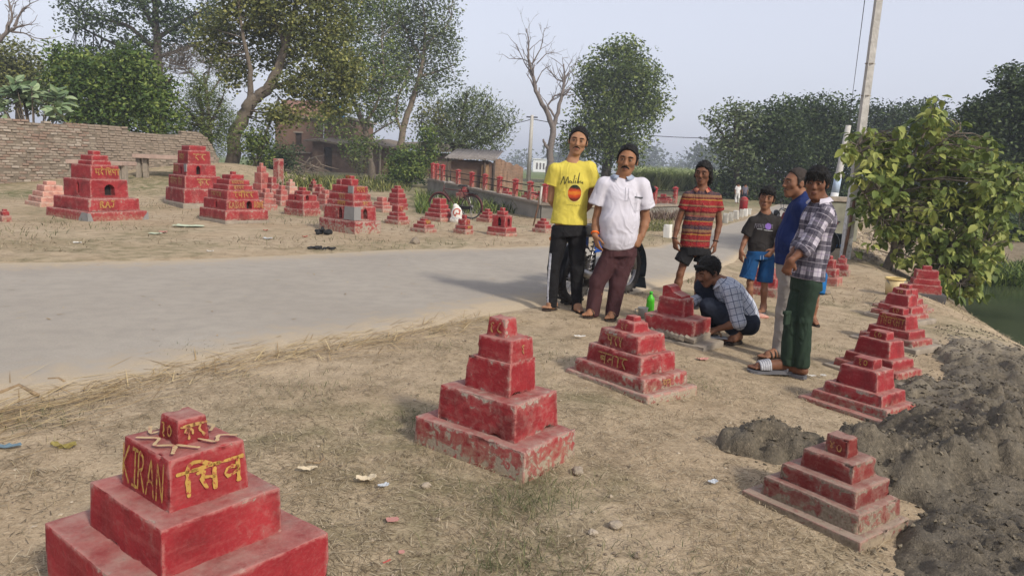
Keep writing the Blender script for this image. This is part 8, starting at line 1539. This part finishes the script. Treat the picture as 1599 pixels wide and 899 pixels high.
lying('dry_grass', 'matted dry straw-coloured grass over the near ground', 92000, 1.3, 9, 1.2, (.02, .075), (.0014, .0036), (1.0, 1.5), M['dry_grass'], -.34, 1.7, 3)
lying('dead_leaves', 'dark broken stalks and leaf litter on the near ground', 17000, 1.3, 10, 1.3, (.012, .05), (.002, .006), (1.2, 1.5), m_leafy('leaf_litter', (.09, .068, .044), (.17, .13, .085), (.27, .21, .13), .05, .9), -.25, 1.1, 5)
lying('sparse_grass', 'thin green grass growing between the dry straw', 20000, 1.5, 9, 1.3, (.015, .055), (.0012, .003), (.2, 1.2), M['grass'], .20, 1.5, 21)
lying('dry_tufts', 'brown upright tufts of dead grass in patches on the near ground', 26000, 1.4, 9, 1.2, (.02, .06), (.0012, .003), (.3, 1.2), m_leafy('brown_dead_grass', (.11, .082, .045), (.22, .168, .095), (.36, .29, .175), .15, .9), .12, 2.2, 17)
lying('field_grass', 'dry short grass on the field of tombs', 32000, 9.5, 27, 1.2, (.04, .14), (.004, .011), (.7, 1.45), M['dry_grass'], -.12, .6, 9, 0, .8); lying('field_green_grass', 'patches of green grass on the field of tombs', 16000, 10, 30, 1.0, (.05, .16), (.005, .012), (.2, 1.2), M['grass'], .10, .5, 12)
for (u, v, n, rad, h) in ((825, 788, 420, .13, .09), (800, 880, 300, .12, .08), (310, 548, 200, .14, .05), (55, 655, 260, .16, .06), (480, 606, 260, .2, .05), (650, 660, 220, .12, .06), (1088, 602, 160, .12, .06), (750, 640, 120, .08, .06), (1000, 880, 260, .16, .05), (690, 540, 200, .22, .05), (1020, 560, 160, .12, .06), (1200, 700, 160, .1, .06), (860, 560, 140, .15, .05), (1290, 545, 120, .15, .06), (880, 760, 160, .08, .06)):
    c = GT(u, v); x = c[0] + RNG.normal(size=n) * rad; y = c[1] + RNG.normal(size=n) * rad * .8; P_ = on_ground(x, y); ok = clear_of(P_, -.12); P_ = P_[ok]; m = len(P_)
    blades('grass_tuft', P_, h * RNG.uniform(.35, 1.1, m), RNG.uniform(.0016, .0034, m), RNG.uniform(.05, .9, m), RNG.random(m) * 6.28, RNG.random(m), M['grass'], 'green grass tuft on the dry soil', .6)
n = 1100; f = RNG.random(n) ** 1.2; seg = np.array([(-2.95, 3.1), (-2.55, 3.85), (-1.77, 4.94), (-1.0, 5.68), (-.2, 6.6)]); s = np.linspace(0, 1, len(seg)); x = np.interp(f, s, seg[:, 0]) + RNG.normal(size=n) * .20 + .10; y = np.interp(f, s, seg[:, 1]) + RNG.normal(size=n) * .10 - .05
P_ = on_ground(x, y) + (0, 0, .014); az = np.where(RNG.random(n) < .7, math.atan2(2.6, 1.9) + RNG.normal(size=n) * .35, RNG.random(n) * 6.28); blades('straw', P_, RNG.uniform(.06, .34, n), RNG.uniform(.003, .007, n), RNG.uniform(1.42, 1.56, n), az, RNG.random(n), M['straw'], 'golden straw stalks strewn along the near road edge', .05)
n = 420; x = RNG.uniform(-6, 3, n); y = RNG.uniform(3.5, 14, n); ok = road_t(x, y) > .15; P_ = on_ground(x[ok], y[ok]) + (0, 0, .02); m = len(P_); blades('road_litter', P_, RNG.uniform(.02, .09, m), RNG.uniform(.004, .014, m), RNG.uniform(1.45, 1.56, m), RNG.random(m) * 6.28, RNG.random(m) * .8, M['straw'], 'bits of straw and leaf lying on the road', .05)
# brushwood heap
o = thing('brushwood_heap', 'heap of dry grey brushwood in front of the brick house', 'brushwood', GT(468, 284)); mb = MB(); b = np.array(o.location); yb = 47.0; b = J(468, 275, yb); b[2] = terr(b[0], yb); o.location = b
for q in range(70):
    a = RNG.normal(size=3) * (1.0, .5, .35) + (0, 0, .5); d = unit(RNG.normal(size=3) * (1, .6, .55)); mb.tube([a - d * .6, a + RNG.normal(size=3) * .1, a + d * .6], (.035, .025, .012), 4, False)
mb.build('sticks', BARK['pale'], o)
# ---------------------------------------------------------------- haze
HX = MB().box((0, 850, 13.5), (1720, 1250, 16.5)); hz = HX.build('haze', None); hm = bpy.data.materials.new('haze'); hm.use_nodes = True; hn = hm.node_tree.nodes; hn.clear(); ho = hn.new('ShaderNodeOutputMaterial'); hv = hn.new('ShaderNodeVolumePrincipled'); hv.inputs['Color'].default_value = (.80, .86, .97, 1); hv.inputs['Density'].default_value = 0.0013; hv.inputs['Anisotropy'].default_value = 0.1
hm.node_tree.links.new(hv.outputs[0], ho.inputs['Volume']); hz.data.materials.append(hm); tag(hz, 'pale morning haze hanging over the fields', None, None, 'stuff')
